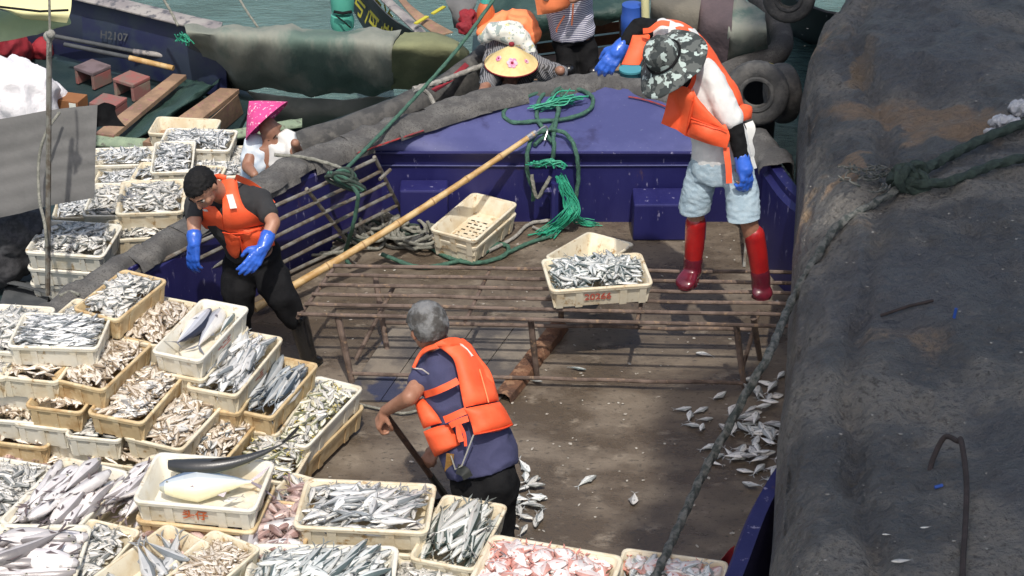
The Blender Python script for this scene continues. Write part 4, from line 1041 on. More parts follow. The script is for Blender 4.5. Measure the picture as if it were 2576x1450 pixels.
d1 = (J(632, 668, 10.30)-Lw); body += hand_parts(Lw+d1.normalized()*.01, d1, (-.3, .8, -.2), .95, (.25, .35, .3), 1)
d2 = (J(484, 668, 10.40)-Rw); body += hand_parts(Rw+d2.normalized()*.01, d2, (.5, .7, 0), .95, (.25, .35, .3), 1)
knL, anL = J(712, 752, 10.62), J(774, 890, 10.66); knR, anR = J(600, 760, 10.70), G(585, 905, .10)
hipL, hipR = J(668, 668, 10.76), J(603, 672, 10.82)
body += [chain([hipL, knL, J(748, 806, 10.64), anL], [.07, .05, .04, .034]), chain([hipR, knR, anR], [.07, .05, .038])]
remesh('body', body, MATS['skin_tan'], pl, .008, 3)
hair(hc, hf, hu, MATS['hair_black'], pl, 1.0, vol=.008, low=.002, n=.007)
face_bits(hc, hf, hu, pl)
TLs = Torso(TLm.rows[:5]); remesh('t_shirt', [TLs.loft(.006), chain([J(630, 500, 10.7), Ls, Ls.lerp(Le, .62)], [.075, .076, .062]), chain([J(520, 500, 10.66), Rs, Rs.lerp(Re, .55)], [.07, .066, .056])], MATS['dark_tee'], pl, .010, 3, fold=.006, fsc=12)
remesh('trousers', [loft([(J(636, 628, 10.75), Vector((.155, 0, 0)), Vector((0, .12, .03))), (J(637, 665, 10.79), Vector((.175, 0, 0)), Vector((0, .135, .03))), (J(637, 695, 10.79), Vector((.16, 0, 0)), Vector((0, .12, .02)))], 24, 2),
    chain([hipL, J(690, 712, 10.68), knL, J(745, 806, 10.64)], [.105, .105, .088, .068]), chain([hipR, J(600, 730, 10.7), knR, J(590, 870, 10.8)], [.105, .10, .092, .085])], MATS['black_cloth'], pl, .011, 3, fold=.014, fsc=8, fstr=(1, 1, .7))
boot('boot', [J(750, 800, 10.64), J(762, 845, 10.65), anL], [.060, .058, .052], G(806, 908, .001), MATS['boot_black'], pl)
boot('boot', [J(590, 850, 10.80), J(588, 880, 10.82), anR], [.056, .054, .05], G(560, 935, .001), MATS['boot_black'], pl)
strap('boot_mark', [J(743, 802, 10.60), J(757, 800, 10.60)], .018, MATS['patch_white'], pl)
for (wr_, dd, el, pn) in ((Lw, d1, Le, (-.3, .8, -.2)), (Rw, d2, Re, (.5, .7, 0))):
    c0 = wr_.lerp(el, .42); gp = hand_parts(wr_+dd.normalized()*.01, dd, pn, 1.02, (.25, .35, .3), 1, r=1.18)
    remesh('glove', gp+[chain([c0, wr_], [.046, .038])], MATS['glove'], pl, .0065, 2, fold=.002, fsc=30)
# vest of the young man
V_ = lambda *q: [zL(*p) for p in q]
vsheet('vest_front', TLm, [V_((340, 170), (395, 160), (440, 170)), V_((345, 260), (405, 260), (455, 260)), V_((345, 350), (430, 345), (490, 350)), V_((348, 430), (460, 425), (560, 405)), V_((360, 500), (480, 490), (620, 460))], MATS['vest'], pl, off=.022, th=.035, bulge=.018)
vsheet('vest_front', TLm, [V_((135, 315), (215, 335), (290, 345)), V_((160, 385), (245, 395), (335, 400)), V_((190, 440), (270, 450), (345, 440)), V_((230, 490), (290, 500), (355, 500))], MATS['vest'], pl, off=.02, th=.035, bulge=.018)
vsheet('vest_lower', TLm, [V_((355, 498), (480, 495), (625, 470)), V_((470, 555), (570, 540), (660, 520)), V_((470, 600), (570, 590), (680, 560)), V_((480, 650), (570, 640), (690, 600))], MATS['vest'], pl, off=.022, th=.035, bulge=.014)
vsheet('vest_lower', TLm, [V_((335, 505), (400, 530), (470, 555)), V_((330, 565), (400, 590), (465, 600)), V_((365, 620), (410, 640), (460, 640)), V_((415, 675), (430, 690), (450, 680))], MATS['vest'], pl, off=.026, th=.03, bulge=.012)
vsheet('vest_collar', TLm, [V_((280, 135), (320, 128), (370, 140)), V_((290, 165), (330, 165), (365, 180))], MATS['vest'], pl, off=.01, th=.03)
strap('vest_back_edge', [TLm.surf(*zL(430, 150), .03), J(*zL(520, 190), 10.72), J(*zL(600, 245), 10.78), J(*zL(680, 330), 10.76)], .035, MATS['vest'], pl, th=.02)
vsheet('reflective_patch', TLm, [V_((370, 268), (412, 262)), V_((395, 360), (440, 355))], MATS['patch_white'], pl, off=.062, th=.003, bulge=0)
vsheet('reflective_patch', TLm, [V_((195, 362), (240, 365)), V_((200, 378), (250, 378))], MATS['patch_white'], pl, off=.045, th=.003, bulge=0)
tube('buckle_strap', [TLm.surf(*zL(455, 545), .045), TLm.surf(*zL(470, 600), .05), TLm.surf(*zL(480, 660), .05)], .006, MATS['vest_dark'], pl, seg=6)
for pp in (((300, 508), (400, 528), (520, 520), (640, 470)),):
    tube('vest_seam', [TLm.surf(*zL(*q), .050) for q in pp], .004, MATS['vest_dark'], pl, seg=6)
# ======== the man with the shovel ========
def zF(x, y): return (x/2.636+925.7, y/2.636+751.3)
pf = thing('person', 'grey haired man seen from behind in navy shirt, shovelling on the deck', 'person', G(1210, 1440, 0))
TF = Torso([(872, 1108, 8.92, 36, .07), (900, 1122, 8.90, 62, .10), (940, 1134, 8.86, 74, .12), (1000, 1156, 8.80, 82, .13), (1060, 1176, 8.74, 88, .13), (1120, 1196, 8.69, 92, .135), (1170, 1210, 8.65, 80, .135), (1205, 1218, 8.63, 66, .12)])
hc = J(1075, 824, 8.93); hf, hu = (-.42, .72, -.45), (-.12, .25, .95)
nk = J(1115, 880, 8.92)
Ls, Le, Lw = J(1085, 925, 8.92), J(1030, 1000, 8.72), J(968, 1035, 8.85)
TF.extra = .02; Rs, Re, Rw = J(1172, 905, 9.0), J(1140, 1030, 9.14), J(1098, 1128, 9.06)
sh0, sh1 = J(968, 1040, 8.90), G(1150, 1288, .03)
sdir = (sh1-sh0).normalized()
gl_ = sh0.lerp(sh1, .05); gr_ = sh0.lerp(sh1, .43)
dl = (J(962, 1056, 8.86)-Lw)
body = head_parts(hc, hf, hu, 1.09)+[chain([hc-Vector(hf).normalized()*.03-Vector((0, 0, .03)), nk], [.056, .064]), Torso(TF.rows[:6]).loft(-.02), chain([J(1100, 905, 8.92), Ls, Le, Lw], [.06, .056, .043, .029]), chain([J(1160, 895, 8.96), Rs, Re, Rw], [.055, .052, .043, .029])]
hipL, hipR = J(1190, 1200, 8.66), J(1247, 1205, 8.60)
knL, knR = J(1193, 1320, 8.72), J(1250, 1330, 8.62); anL, anR = G(1195, 1420, .1), G(1262, 1440, .1)
body += [chain([hipL, knL, anL], [.075, .052, .04]), chain([hipR, knR, anR], [.075, .052, .04])]
body += hand_parts(Lw, Vector((-.28, -.05, -.55)), (.75, .25, -.25), .95, (.9, 1.1, .9), -1, grip=1, thumb_curl=.6)
body += hand_parts(Rw, Vector((-.45, -.35, -.55)), (.2, .5, -.5), .95, (.9, 1.1, .9), 1, grip=1, thumb_curl=.6)
remesh('body', body, MATS['skin'], pf, .008, 3)
hair(hc, hf, hu, MATS['hair_grey'], pf, 1.09, vol=.014, low=-.005)
face_bits(hc, hf, hu, pf, 1.09)
TFs = Torso(TF.rows[:6]+[(1150, 1208, 8.67, 92, .145), (1180, 1216, 8.65, 88, .15)]); remesh('t_shirt', [TFs.loft(.006), chain([J(1110, 905, 8.92), Ls, Ls.lerp(Le, .45)], [.085, .078, .072]), chain([J(1155, 900, 8.96), Rs, Rs.lerp(Re, .4)], [.075, .07, .065])], MATS['navy_tee'], pf, .010, 3, fold=.010, fsc=9, seed=3)
remesh('trousers', [loft([(J(1212, 1140, 8.67), Vector((.145, 0, 0)), Vector((0, .115, .03))), (J(1216, 1175, 8.65), Vector((.165, 0, 0)), Vector((0, .135, .03))), (J(1220, 1215, 8.63), Vector((.175, 0, 0)), Vector((0, .14, .03))), (J(1222, 1245, 8.62), Vector((.155, 0, 0)), Vector((0, .12, .02)))], 24, 2),
    chain([hipL, knL, anL+Vector((0, 0, .02))], [.105, .09, .082]), chain([hipR, knR, anR+Vector((0, 0, .02))], [.11, .09, .08])], MATS['black_cloth'], pf, .011, 3, fold=.010, fsc=8)
boot('boot', [knL.lerp(anL, .6), anL], [.055, .05], anL+Vector((-.12, .14, -.099)), MATS['boot_black'], pf)
boot('boot', [knR.lerp(anR, .6), anR], [.055, .05], anR+Vector((-.06, .17, -.099)), MATS['boot_black'], pf)
tube('sleeve_hem', [J(*zF(300, 462), 8.84), J(*zF(360, 470), 8.76), J(*zF(410, 505), 8.78), J(*zF(432, 545), 8.84)], .004, MATS['patch_white'], pf, seg=6)
V_ = lambda *q: [zF(*p) for p in q]
vsheet('vest_back', TF, [V_((430, 305), (500, 275), (560, 258), (610, 268)), V_((510, 345), (570, 325), (640, 310), (690, 330)), V_((565, 400), (620, 390), (690, 385), (745, 400)), V_((590, 480), (650, 475), (740, 465), (805, 475)),
    V_((605, 560), (680, 550), (770, 540), (838, 560)), V_((620, 640), (700, 630), (790, 620), (855, 625)), V_((638, 722), (720, 705), (800, 690), (865, 680))], MATS['vest'], pf, off=.022, th=.045, bulge=.02, sub=3)
vsheet('vest_back_lower', TF, [V_((640, 730), (720, 715), (800, 700), (868, 688)), V_((668, 785), (750, 775), (830, 755), (905, 735)), V_((690, 850), (780, 830), (860, 815), (935, 790)), V_((702, 905), (790, 885), (880, 870), (957, 835))], MATS['vest'], pf, off=.035, th=.05, bulge=.016, sub=3)
vsheet('vest_hem', TF, [V_((700, 893), (790, 876), (880, 858), (955, 828)), V_((704, 908), (792, 892), (882, 876), (960, 842))], MATS['vest_dark'], pf, off=.03, th=.052, bulge=0, sub=3)
vsheet('vest_shoulder', TF, [V_((445, 300), (470, 330)), V_((380, 322), (405, 345)), V_((330, 375), (352, 388)), V_((292, 455), (312, 465))], MATS['vest'], pf, off=.03, th=.03, bulge=.005, sub=3)
def fr_pt(x, y, o=0): return J(*zF(x, y), TF.at(zF(x, y)[1])[1]-.02-o)
sheet('vest_front', [[fr_pt(312, 690), fr_pt(340, 672), fr_pt(375, 668)], [fr_pt(325, 740, .02), fr_pt(370, 725, .04), fr_pt(420, 720, .05)], [fr_pt(345, 800, .03), fr_pt(400, 780, .06), fr_pt(462, 775, .07)], [fr_pt(372, 862, .03), fr_pt(430, 840, .07), fr_pt(490, 825, .07)]], MATS['vest'], pf, th=.045, bulge=.015, sub=3)
sheet('vest_front_lower', [[fr_pt(372, 880, .03), fr_pt(455, 850, .09), fr_pt(542, 835, .10)], [fr_pt(395, 940, .03), fr_pt(480, 905, .09), fr_pt(572, 890, .10)], [fr_pt(420, 995, .03), fr_pt(505, 965, .09), fr_pt(600, 940, .10)], [fr_pt(448, 1048, .03), fr_pt(530, 1010, .09), fr_pt(612, 968, .10)]], MATS['vest'], pf, th=.06, bulge=.02, sub=3)
for pts, wd in ((((598, 545), (530, 580), (450, 615), (372, 640)), .035), (((655, 742), (600, 765), (545, 790), (505, 805)), .035), (((665, 795), (620, 810), (570, 830), (545, 845)), .03), (((600, 840), (605, 900), (620, 950)), .028), (((608, 830), (640, 900), (648, 980)), .014), ):
    strap('vest_strap', [TF.surf(*zF(*q), .028) for q in pts], wd, MATS['vest'] if wd > .02 else MATS['vest_dark'], pf, th=.008)
vsheet('reflective_patch', TF, [V_((598, 295), (625, 302)), V_((640, 340), (662, 335)), V_((672, 388), (700, 380))], MATS['patch_white'], pf, off=.058, th=.003, bulge=0)
tube('vest_seam', [TF.surf(*zF(*q), .062) for q in ((740, 470), (765, 560), (790, 650), (800, 690))], .0035, MATS['vest_light'], pf, seg=6)
tube('drawstring', [TF.surf(*zF(700, 905), .05), TF.surf(*zF(660, 1010), .04), TF.surf(*zF(622, 1110), .04), TF.surf(*zF(580, 1135), .03), TF.surf(*zF(550, 1040), .03)], .004, MATS['twine'], pf, seg=6)
strap('tassel', [TF.surf(*zF(545, 1030), .03), TF.surf(*zF(540, 1090), .03), TF.surf(*zF(532, 1150), .03)], .038, MATS['tassel'], pf, th=.02)
strap('belt_pouch', [TF.surf(*zF(590, 1130), .035), TF.surf(*zF(640, 1150), .04), TF.surf(*zF(665, 1190), .04)], .05, MATS['black_rubber'], pf, th=.02)
sho = thing('shovel', 'long handled shovel held slanting by the grey haired man', 'shovel', sh1)
tube('shaft', [sh0.lerp(sh1, i/12) for i in range(11)], .0165, MATS['wood_shaft'], sho)
tube('socket', [sh0.lerp(sh1, .62), sh0.lerp(sh1, .92)], .020, MATS['dark_steel'], sho)
e = sh1; a = sdir; sd_ = Vector((.8, .45, 0)).normalized()
sheet('blade', [[e-a*.16-sd_*.10, e-a*.16+Vector((0, 0, -.01)), e-a*.16+sd_*.10], [e-a*.05-sd_*.11, e-a*.05+Vector((0, 0, -.02)), e-a*.05+sd_*.11], [e+a*.03-sd_*.08, e+a*.04, e+a*.03+sd_*.08]], MATS['dark_steel'], sho, th=.004)
# ======== the man in red boots on the rack ========
def zR(x, y): return (x/3.275+1489.2, y/3.275+26.8)
def zB_(x, y): return (x/3.6025+1623.4, y/3.6025+375.7)
pr = thing('person', 'man in camouflage hat, cut-off jeans and red rubber boots standing on the pipe rack', 'person', G(1820, 735, ZR))
TR = Torso([(85, 1705, 11.16, 40, .08), (120, 1716, 11.12, 52, .10), (170, 1736, 11.08, 58, .115), (230, 1764, 11.03, 60, .12), (300, 1792, 10.98, 62, .12), (350, 1810, 10.96, 68, .125), (400, 1815, 10.95, 72, .125)])
hc = J(1686, 160, 10.90); hf, hu = (-.52, -.50, -.66), (-.50, -.36, .78)
nk = J(1722, 110, 11.12)
TR.extra = .035; Ls, Le, Lw = J(1786, 196, 10.98), J(1846, 312, 10.84), J(1868, 405, 10.76)
Rs, Re, Rw = J(1668, 78, 11.14), J(1608, 68, 11.20), J(1563, 118, 11.12)
body = head_parts(hc, hf, hu, 1.0)+[chain([hc-Vector(hf).normalized()*.03, nk], [.055, .064]), TR.loft(-.014), chain([J(1770, 170, 11.06), Ls, Le, Lw], [.055, .052, .043, .030]), chain([J(1690, 95, 11.12), Rs, Re, Rw], [.055, .052, .043, .030])]
hipL, hipR = J(1850, 415, 10.90), J(1775, 415, 10.97)
knL, knR = J(1880, 540, 10.74), J(1752, 520, 10.92); anL, anR = J(1915, 700, 10.74), J(1742, 680, 10.92)
anL.z = max(anL.z, ZR+.1); anR.z = max(anR.z, ZR+.1)
body += [chain([hipL, knL, anL], [.075, .055, .04]), chain([hipR, knR, anR], [.075, .055, .04])]
dl = (J(1885, 480, 10.70)-Lw); dr = (J(1528, 165, 11.06)-Rw)
hL = dict(s=1.02, curl=(.5, .8, .6), thumb_side=-1)
body += hand_parts(Lw+dl.normalized()*.015, dl, (-.5, .5, 0), .95, (.5, .8, .6), -1)+hand_parts(Rw+dr.normalized()*.015, dr, (.2, .8, -.3), .95, (.4, .5, .4), 1)
remesh('body', body, MATS['skin'], pr, .008, 3)
face_bits(hc, hf, hu, pr)
remesh('t_shirt', [TR.loft(.006), chain([J(1757, 165, 11.02), Ls, Ls.lerp(Le, .88)], [.075, .080, .074]), chain([J(1700, 95, 11.12), Rs], [.085, .075])], MATS['white_cotton'], pr, .009, 3, fold=.005, fsc=15, fstr=(1.2, 1, .6), seed=8)
remesh('sleeve', [chain([Ls.lerp(Le, .6), Le, Lw], [.050, .052, .042])], MATS['black_cloth'], pr, .008, 3, fold=.005, fsc=20)
remesh('sleeve', [chain([Rs.lerp(J(1690, 95, 11.12), .2), Rs, Re, Rw], [.066, .064, .054, .042])], MATS['black_cloth'], pr, .008, 3, fold=.005, fsc=20)
for (wr_, dd, el, pn, ts, cu) in ((Lw, dl, Le, (-.5, .5, 0), -1, (.5, .8, .6)), (Rw, dr, Re, (.2, .8, -.3), 1, (.4, .5, .4))):
    gp = hand_parts(wr_+dd.normalized()*.015, dd, pn, 1.12, cu, ts, r=1.2)
    remesh('glove', gp+[chain([wr_.lerp(el, .10), wr_+dd*.3], [.046, .050])], MATS['glove'], pr, .0065, 2, fold=.002, fsc=30)
remesh('shorts', [loft([(J(1815, 372, 10.955), Vector((.158, 0, 0)), Vector((0, .125, .02))), (J(1813, 410, 10.94), Vector((.175, 0, 0)), Vector((0, .135, .02))), (J(1812, 440, 10.93), Vector((.175, 0, 0)), Vector((0, .13, .02)))], 24, 2),
    leg_loft([hipL, J(1866, 475, 10.82), J(1871, 552, 10.74)], [.098, .098, .100]), leg_loft([hipR, J(1758, 470, 10.93), J(1746, 530, 10.92)], [.098, .094, .094])], MATS['denim'], pr, .008, 2, fold=.005, fsc=19, fstr=(.6, 1, 1.5), seed=5,
    cut=[(J(1875, 548, 10.74), Vector((.12, -.1, -1)))])
tR = G(1716, 730, ZR+.016); tL = G(1921, 757, ZR+.016)
boot('boot', [J(1750, 560, 10.92), J(1747, 620, 10.92), Vector((anR.x, anR.y, ZR+.11))], [.063, .060, .052], tR, MATS['boot_red'], pr, MATS['boot_maroon'], fw=1.32)
boot('boot', [J(1897, 590, 10.74), J(1906, 640, 10.74), Vector((anL.x, anL.y, ZR+.11))], [.063, .060, .052], tL, MATS['boot_red'], pr, MATS['boot_maroon'], fw=1.32)
V_ = lambda *q: [zR(*p) for p in q]
vsheet('vest_front', TR, [V_((660, 610), (740, 625), (810, 650), (850, 700)), V_((630, 700), (700, 710), (780, 720), (840, 740)), V_((600, 830), (680, 845), (750, 855), (815, 880)), V_((570, 930), (640, 960), (700, 985), (770, 1030))], MATS['vest'], pr, off=.06, th=.04, bulge=.02)
vsheet('vest_front', TR, [V_((830, 640), (870, 720), (930, 790), (960, 830)), V_((830, 740), (880, 790), (950, 850), (1030, 900)), V_((815, 880), (890, 915), (980, 950), (1110, 990))], MATS['vest'], pr, off=.045, th=.04, bulge=.02)
vsheet('vest_lower', TR, [V_((812, 890), (900, 920), (1000, 950), (1100, 940)), V_((790, 950), (880, 985), (980, 1020), (1135, 1030)), V_((765, 1030), (880, 1070), (1000, 1110), (1110, 1135))], MATS['vest'], pr, off=.04, th=.045, bulge=.02)
def bk(x, y, o=0): q = zR(x, y); return J(q[0], q[1], TR.at(q[1])[1]-.03+o)
sheet('vest_back', [[bk(612, 72, .02), bk(640, 110), bk(700, 150, -.06), bk(720, 190, -.09)], [bk(740, 95, .06), bk(760, 150, .02), bk(800, 210, -.05), bk(830, 235, -.09)], [bk(870, 190, .10), bk(880, 250, .05), bk(890, 300, -.02), bk(895, 380, -.09)], [bk(950, 300, .12), bk(965, 350, .06), bk(960, 390, 0), bk(930, 420, -.09)],
    [bk(1085, 470, .06), bk(1070, 500, .08), bk(1050, 500, .04), bk(1030, 470, 0)], [bk(1180, 620, .12), bk(1165, 640, .08), bk(1150, 650, .05), bk(1130, 620, .02)], [bk(1245, 770, .12), bk(1230, 790, .09), bk(1215, 790, .06), bk(1195, 740, .03)]], MATS['vest'], pr, th=.035, bulge=.012, sub=3)
sheet('vest_back_lower', [[bk(1240, 770, .06), bk(1200, 800, 0)], [bk(1315, 795, .08), bk(1220, 850, 0)], [bk(1310, 890, .08), bk(1235, 915, 0)]], MATS['vest'], pr, th=.035, bulge=.012, sub=3)
def fq(x, y, Y): q = zR(x, y); return J(q[0], q[1], Y)
sheet('vest_front_hanging', [[fq(335, 205, 11.12), fq(410, 205, 11.12), fq(480, 195, 11.12)], [fq(300, 310, 11.06), fq(380, 315, 11.05), fq(460, 320, 11.05)], [fq(245, 445, 11.00), fq(320, 450, 10.98), fq(390, 450, 10.98)]], MATS['vest'], pr, th=.045, bulge=.02, sub=3)
strap('vest_strap', [fq(420, 170, 11.05), fq(480, 160, 11.03), fq(560, 105, 11.03), fq(640, 110, 11.03)], .03, MATS['vest'], pr, th=.008)
strap('vest_strap', [fq(895, 395, 10.93), fq(850, 480, 10.88), fq(835, 580, 10.86), fq(800, 650, 10.86)], .025, MATS['vest_dark'], pr, th=.008)
strap('vest_strap', [fq(1105, 1130, 10.78), fq(1112, 1200, 10.76), fq(1125, 1300, 10.74), fq(1130, 1425, 10.72)], .035, MATS['vest'], pr, th=.006)
strap('shirt_tail', [fq(1290, 920, 10.98), fq(1310, 980, 10.96), fq(1285, 1070, 10.95), fq(1305, 1160, 10.95), fq(1300, 1220, 10.95), fq(1325, 1310, 10.94)], .05, MATS['white_cotton'], pr, th=.02)
for pp in (((815, 885), (900, 918), (1000, 955), (1115, 990)), ((830, 740), (800, 860), (770, 1030))):
    tube('vest_seam', [TR.surf(*zR(*q), .068) for q in pp], .004, MATS['vest_dark'], pr, seg=6)
# camouflage hat
f_, u_, l_ = frame(hf, hu); c = hc+u_*.055+f_*.0
V = []; F = []; seg = 40
prof_ = [(.0, .125), (.045, .124), (.078, .116), (.090, .095), (.096, .05), (.100, .01), (.130, -.010), (.17, -.030), (.208, -.052), (.220, -.058)]
for i, (r, h) in enumerate(prof_):
    for k in range(seg):
        a = 2*math.pi*k/seg; ww = 1+.07*math.sin(3*a+1)*max(0, i-5)/4; hh = h+.022*math.sin(2*a+.6)*max(0, i-5)/4+.008*noise.noise(Vector((math.cos(a)*3, math.sin(a)*3, i)))
        V.append(c+(f_*math.cos(a)*1.08+l_*math.sin(a))*r*.95*ww+u_*hh)
for i in range(len(prof_)-1):
    for k in range(seg): F.append((i*seg+k, i*seg+(k+1) % seg, (i+1)*seg+(k+1) % seg, (i+1)*seg+k))
hat = mk('bucket_hat', V, F, MATS['camo'], pr); m = hat.modifiers.new('s', 'SOLIDIFY'); m.thickness = .004
tube('hat_band', [c+(f_*math.cos(a)*1.08+l_*math.sin(a))*.1015+u_*.022 for a in [2*math.pi*k/30 for k in range(30)]], .008, MATS['black_cloth'], pr, seg=6, closed=True)
sheet('neck_flap', [[fq(690, 600, 10.86), fq(780, 560, 10.9), fq(850, 490, 10.94)], [fq(760, 640, 10.88), fq(800, 620, 10.9), fq(835, 560, 10.94)]], MATS['black_cloth'], pr, th=.006, sub=2)
# ---------------------------------------------------------------- unseen sheet added above the view, shaped to shade quay and right deck
M('shade_sheet', (.30, .32, .33), (.24, .26, .27), sc=2, rough=.8)
ZA = 12.
def up_sun(p, z=ZA): p = Vector(p); return p - sd*((p.z-z)/sd.z) if sd.z else p
edge = [G(1575, 1700, 0), G(1570, 1450, 0), G(1560, 1335, 0), G(1655, 1230, 0), G(1640, 1120, 0), G(1655, 975, 0), G(1800, 935, 0), G(1985, 880, 0), Vector((1.95, 10.2, .6)), Vector((1.72, 11.8, .6)), Vector((1.62, 13.0, 0)), Vector((1.75, 18, 0))]
A = [p - sd*((p.z-ZA)/sd.z) for p in edge]
A = A + [Vector((6.5, A[-1].y, ZA)), Vector((6.5, A[0].y-2, ZA)), Vector((A[0].x, A[0].y-2, ZA))]
n = len(A); V = A+[p+Vector((0, 0, .04)) for p in A]
blocker = thing('added_shade_sheet', 'unseen grey sheet added high above the quay to shade it', 'awning', (5, -3, 0))
mk('sheet', V, [tuple(range(n)), tuple(range(n, 2*n))[::-1]]+[(i, i+n, (i+1) % n+n, (i+1) % n) for i in range(n)], MATS['shade_sheet'], blocker, sm=False)
for (x, y) in ((6.3, -4), (6.3, 3), (6.3, 10)): tube('post', [(x, y, .5), (x, y, ZA)], .06, MATS['galv_pipe'], blocker)  # posts added to carry the unseen shade sheet
# ---------------------------------------------------------------- materials behind
M('tarp_green', (.19, .205, .17), (.27, .27, .23), sc=1.6, lo=.35, hi=.65, rough=.85, c3=(.10, .15, .125), sc3=1.6, lo3=.47, hi3=.62, stretch=(1.3, 1, .3), bump=.5, bsc=12, bdist=.02)
M('tarp_olive', (.20, .21, .11), (.16, .17, .09), sc=3, rough=.85, bump=.4, bsc=14, bdist=.02)
M('tarp_dark', (.018, .045, .038), (.035, .07, .06), sc=3, rough=.55, bump=.6, bsc=10, bdist=.03)
M('tarp_grey', (.24, .245, .215), (.18, .19, .165), sc=3, rough=.85, bump=.4, bsc=12, bdist=.02)
M('tarp_brown', (.16, .145, .115), (.12, .11, .09), sc=3, rough=.9, bump=.5, bsc=9, bdist=.03)
M('tarp_mauve', (.105, .075, .08), (.08, .06, .065), sc=3, rough=.9, bump=.5, bsc=9, bdist=.03)
M('boat_dark', (.012, .028, .032), (.022, .04, .042), sc=3, rough=.5, bump=.3)
M('boat_navy', (.010, .014, .05), (.02, .03, .05), sc=4, rough=.5)
M('boat_grey', (.07, .075, .08), (.045, .05, .055), sc=4, rough=.7, bump=.3)
M('boat_rail', (.32, .30, .28), (.22, .2, .2), sc=6, rough=.8, c3=(.10, .10, .11), sc3=12, bump=.3)
M('boat_green', (.26, .33, .22), (.20, .26, .18), sc=8, rough=.8, c3=(.12, .13, .1), sc3=22, bump=.2)
M('plank', (.33, .21, .13), (.22, .14, .09), sc=5, rough=.8, stretch=(1, 1, 1), c3=(.28, .14, .12), sc3=18, bump=.4, bsc=60)
M('plank_red', (.20, .075, .035), (.12, .045, .025), sc=5, rough=.75, bump=.3)
M('stool_grey', (.16, .12, .13), (.11, .08, .085), sc=9, rough=.8); M('stool_red', (.28, .10, .09), (.20, .13, .11), sc=12, rough=.8); M('stool_worn', (.25, .19, .15), (.28, .12, .11), sc=11, rough=.8)
M('cardboard', (.28, .12, .045), (.24, .10, .04), sc=5, rough=.8); M('paper', (.75, .78, .72), rough=.7)
M('sack', (.80, .78, .80), (.74, .72, .74), sc=5, rough=.5, bump=.7, bsc=14, bdist=.02)
M('awning_grey', (.145, .142, .138), (.12, .118, .115), sc=3, rough=.8, bump=.3, bsc=30)
M('umbrella_yellow', (.72, .68, .36), (.66, .62, .33), sc=3, rough=.7); M('umbrella_green', (.42, .50, .30), (.36, .44, .27), sc=3, rough=.7)
M('tyre', (.045, .045, .045), (.085, .082, .078), sc=10, rough=.85, c3=(.12, .115, .105), sc3=5, lo3=.54, hi3=.66, bump=.6, bsc=45)
M('float_green', (.07, .32, .24), (.09, .38, .29), sc=5, rough=.45); M('black_net', (.012, .012, .014), rough=.9, bump=.9, bsc=60)
M('yellow_paint', (.50, .45, .04), rough=.6); M('orange_jar', (.55, .13, .04), rough=.35); M('teal_lid', (.08, .45, .38), rough=.4); M('blue_drum', (.03, .09, .38), rough=.4)
M('teal_bucket', (.07, .28, .33), rough=.4); M('red_cloth', (.28, .015, .025), (.20, .012, .02), sc=5, rough=.8, bump=.5, bsc=20); M('plastic_bag', (.62, .62, .64), (.5, .5, .52), sc=20, rough=.25, bump=.9, bsc=30, bdist=.03)
M('rope_green', (.05, .13, .09), (.035, .09, .065), sc=40, rough=.8, bump=.6, bsc=220, bdist=.002)
M('rope_dark', (.04, .06, .048), (.025, .038, .032), sc=40, rough=.9, bump=.6, bsc=220, bdist=.002)
M('rope_grey', (.24, .235, .20), (.15, .15, .125), sc=40, rough=.9, bump=.6, bsc=200, bdist=.002)
M('rope_mossy', (.05, .06, .054), (.15, .15, .135), sc=30, rough=.95, bump=.9, bsc=120, bdist=.004)
M('rope_pale', (.32, .31, .28), (.22, .21, .19), sc=30, rough=.95, bump=.9, bsc=120, bdist=.004)
M('net_green', (.03, .34, .20), (.02, .24, .15), sc=30, rough=.6)
M('straw_yellow', (.74, .58, .27), (.66, .50, .22), sc=14, rough=.7); M('hat_pink', (.68, .07, .26), (.60, .06, .23), sc=20, rough=.6, c3=(.85, .55, .62), sc3=55, lo3=.64, hi3=.66, det=1.)
M('pink_flower', (.62, .20, .36), (.75, .5, .55), sc=30, rough=.7); M('light_blue', (.34, .46, .62), (.6, .66, .72), sc=5, rough=.9)
M('print_cloth', (.68, .68, .62), (.30, .36, .34), sc=22, lo=.52, hi=.56, rough=.9, c3=(.55, .48, .15), sc3=14, lo3=.62, hi3=.64)
M('hull_shaded_water', (.006, .008, .012), rough=.5)  # black of a real hull side and of the added shaded-water sheet
M('checked_bag', (.03, .03, .034), (.06, .06, .065), sc=30, rough=.7)
def drape(name, rows, mat, par, th=.012, wob=.025, wsc=3.5, seed=0, sub=5, ang=80, wstr=(1, 1, 1)): return sheet(name, rows, mat, par, th=th, wob=wob, wsc=wsc, seed=seed, sub=sub, sm_ang=ang, wstr=wstr)
def gz(pts): return [G(x, y, z) for x, y, z in pts]
def jz(pts): return [J(x, y, Y) for x, y, Y in pts]
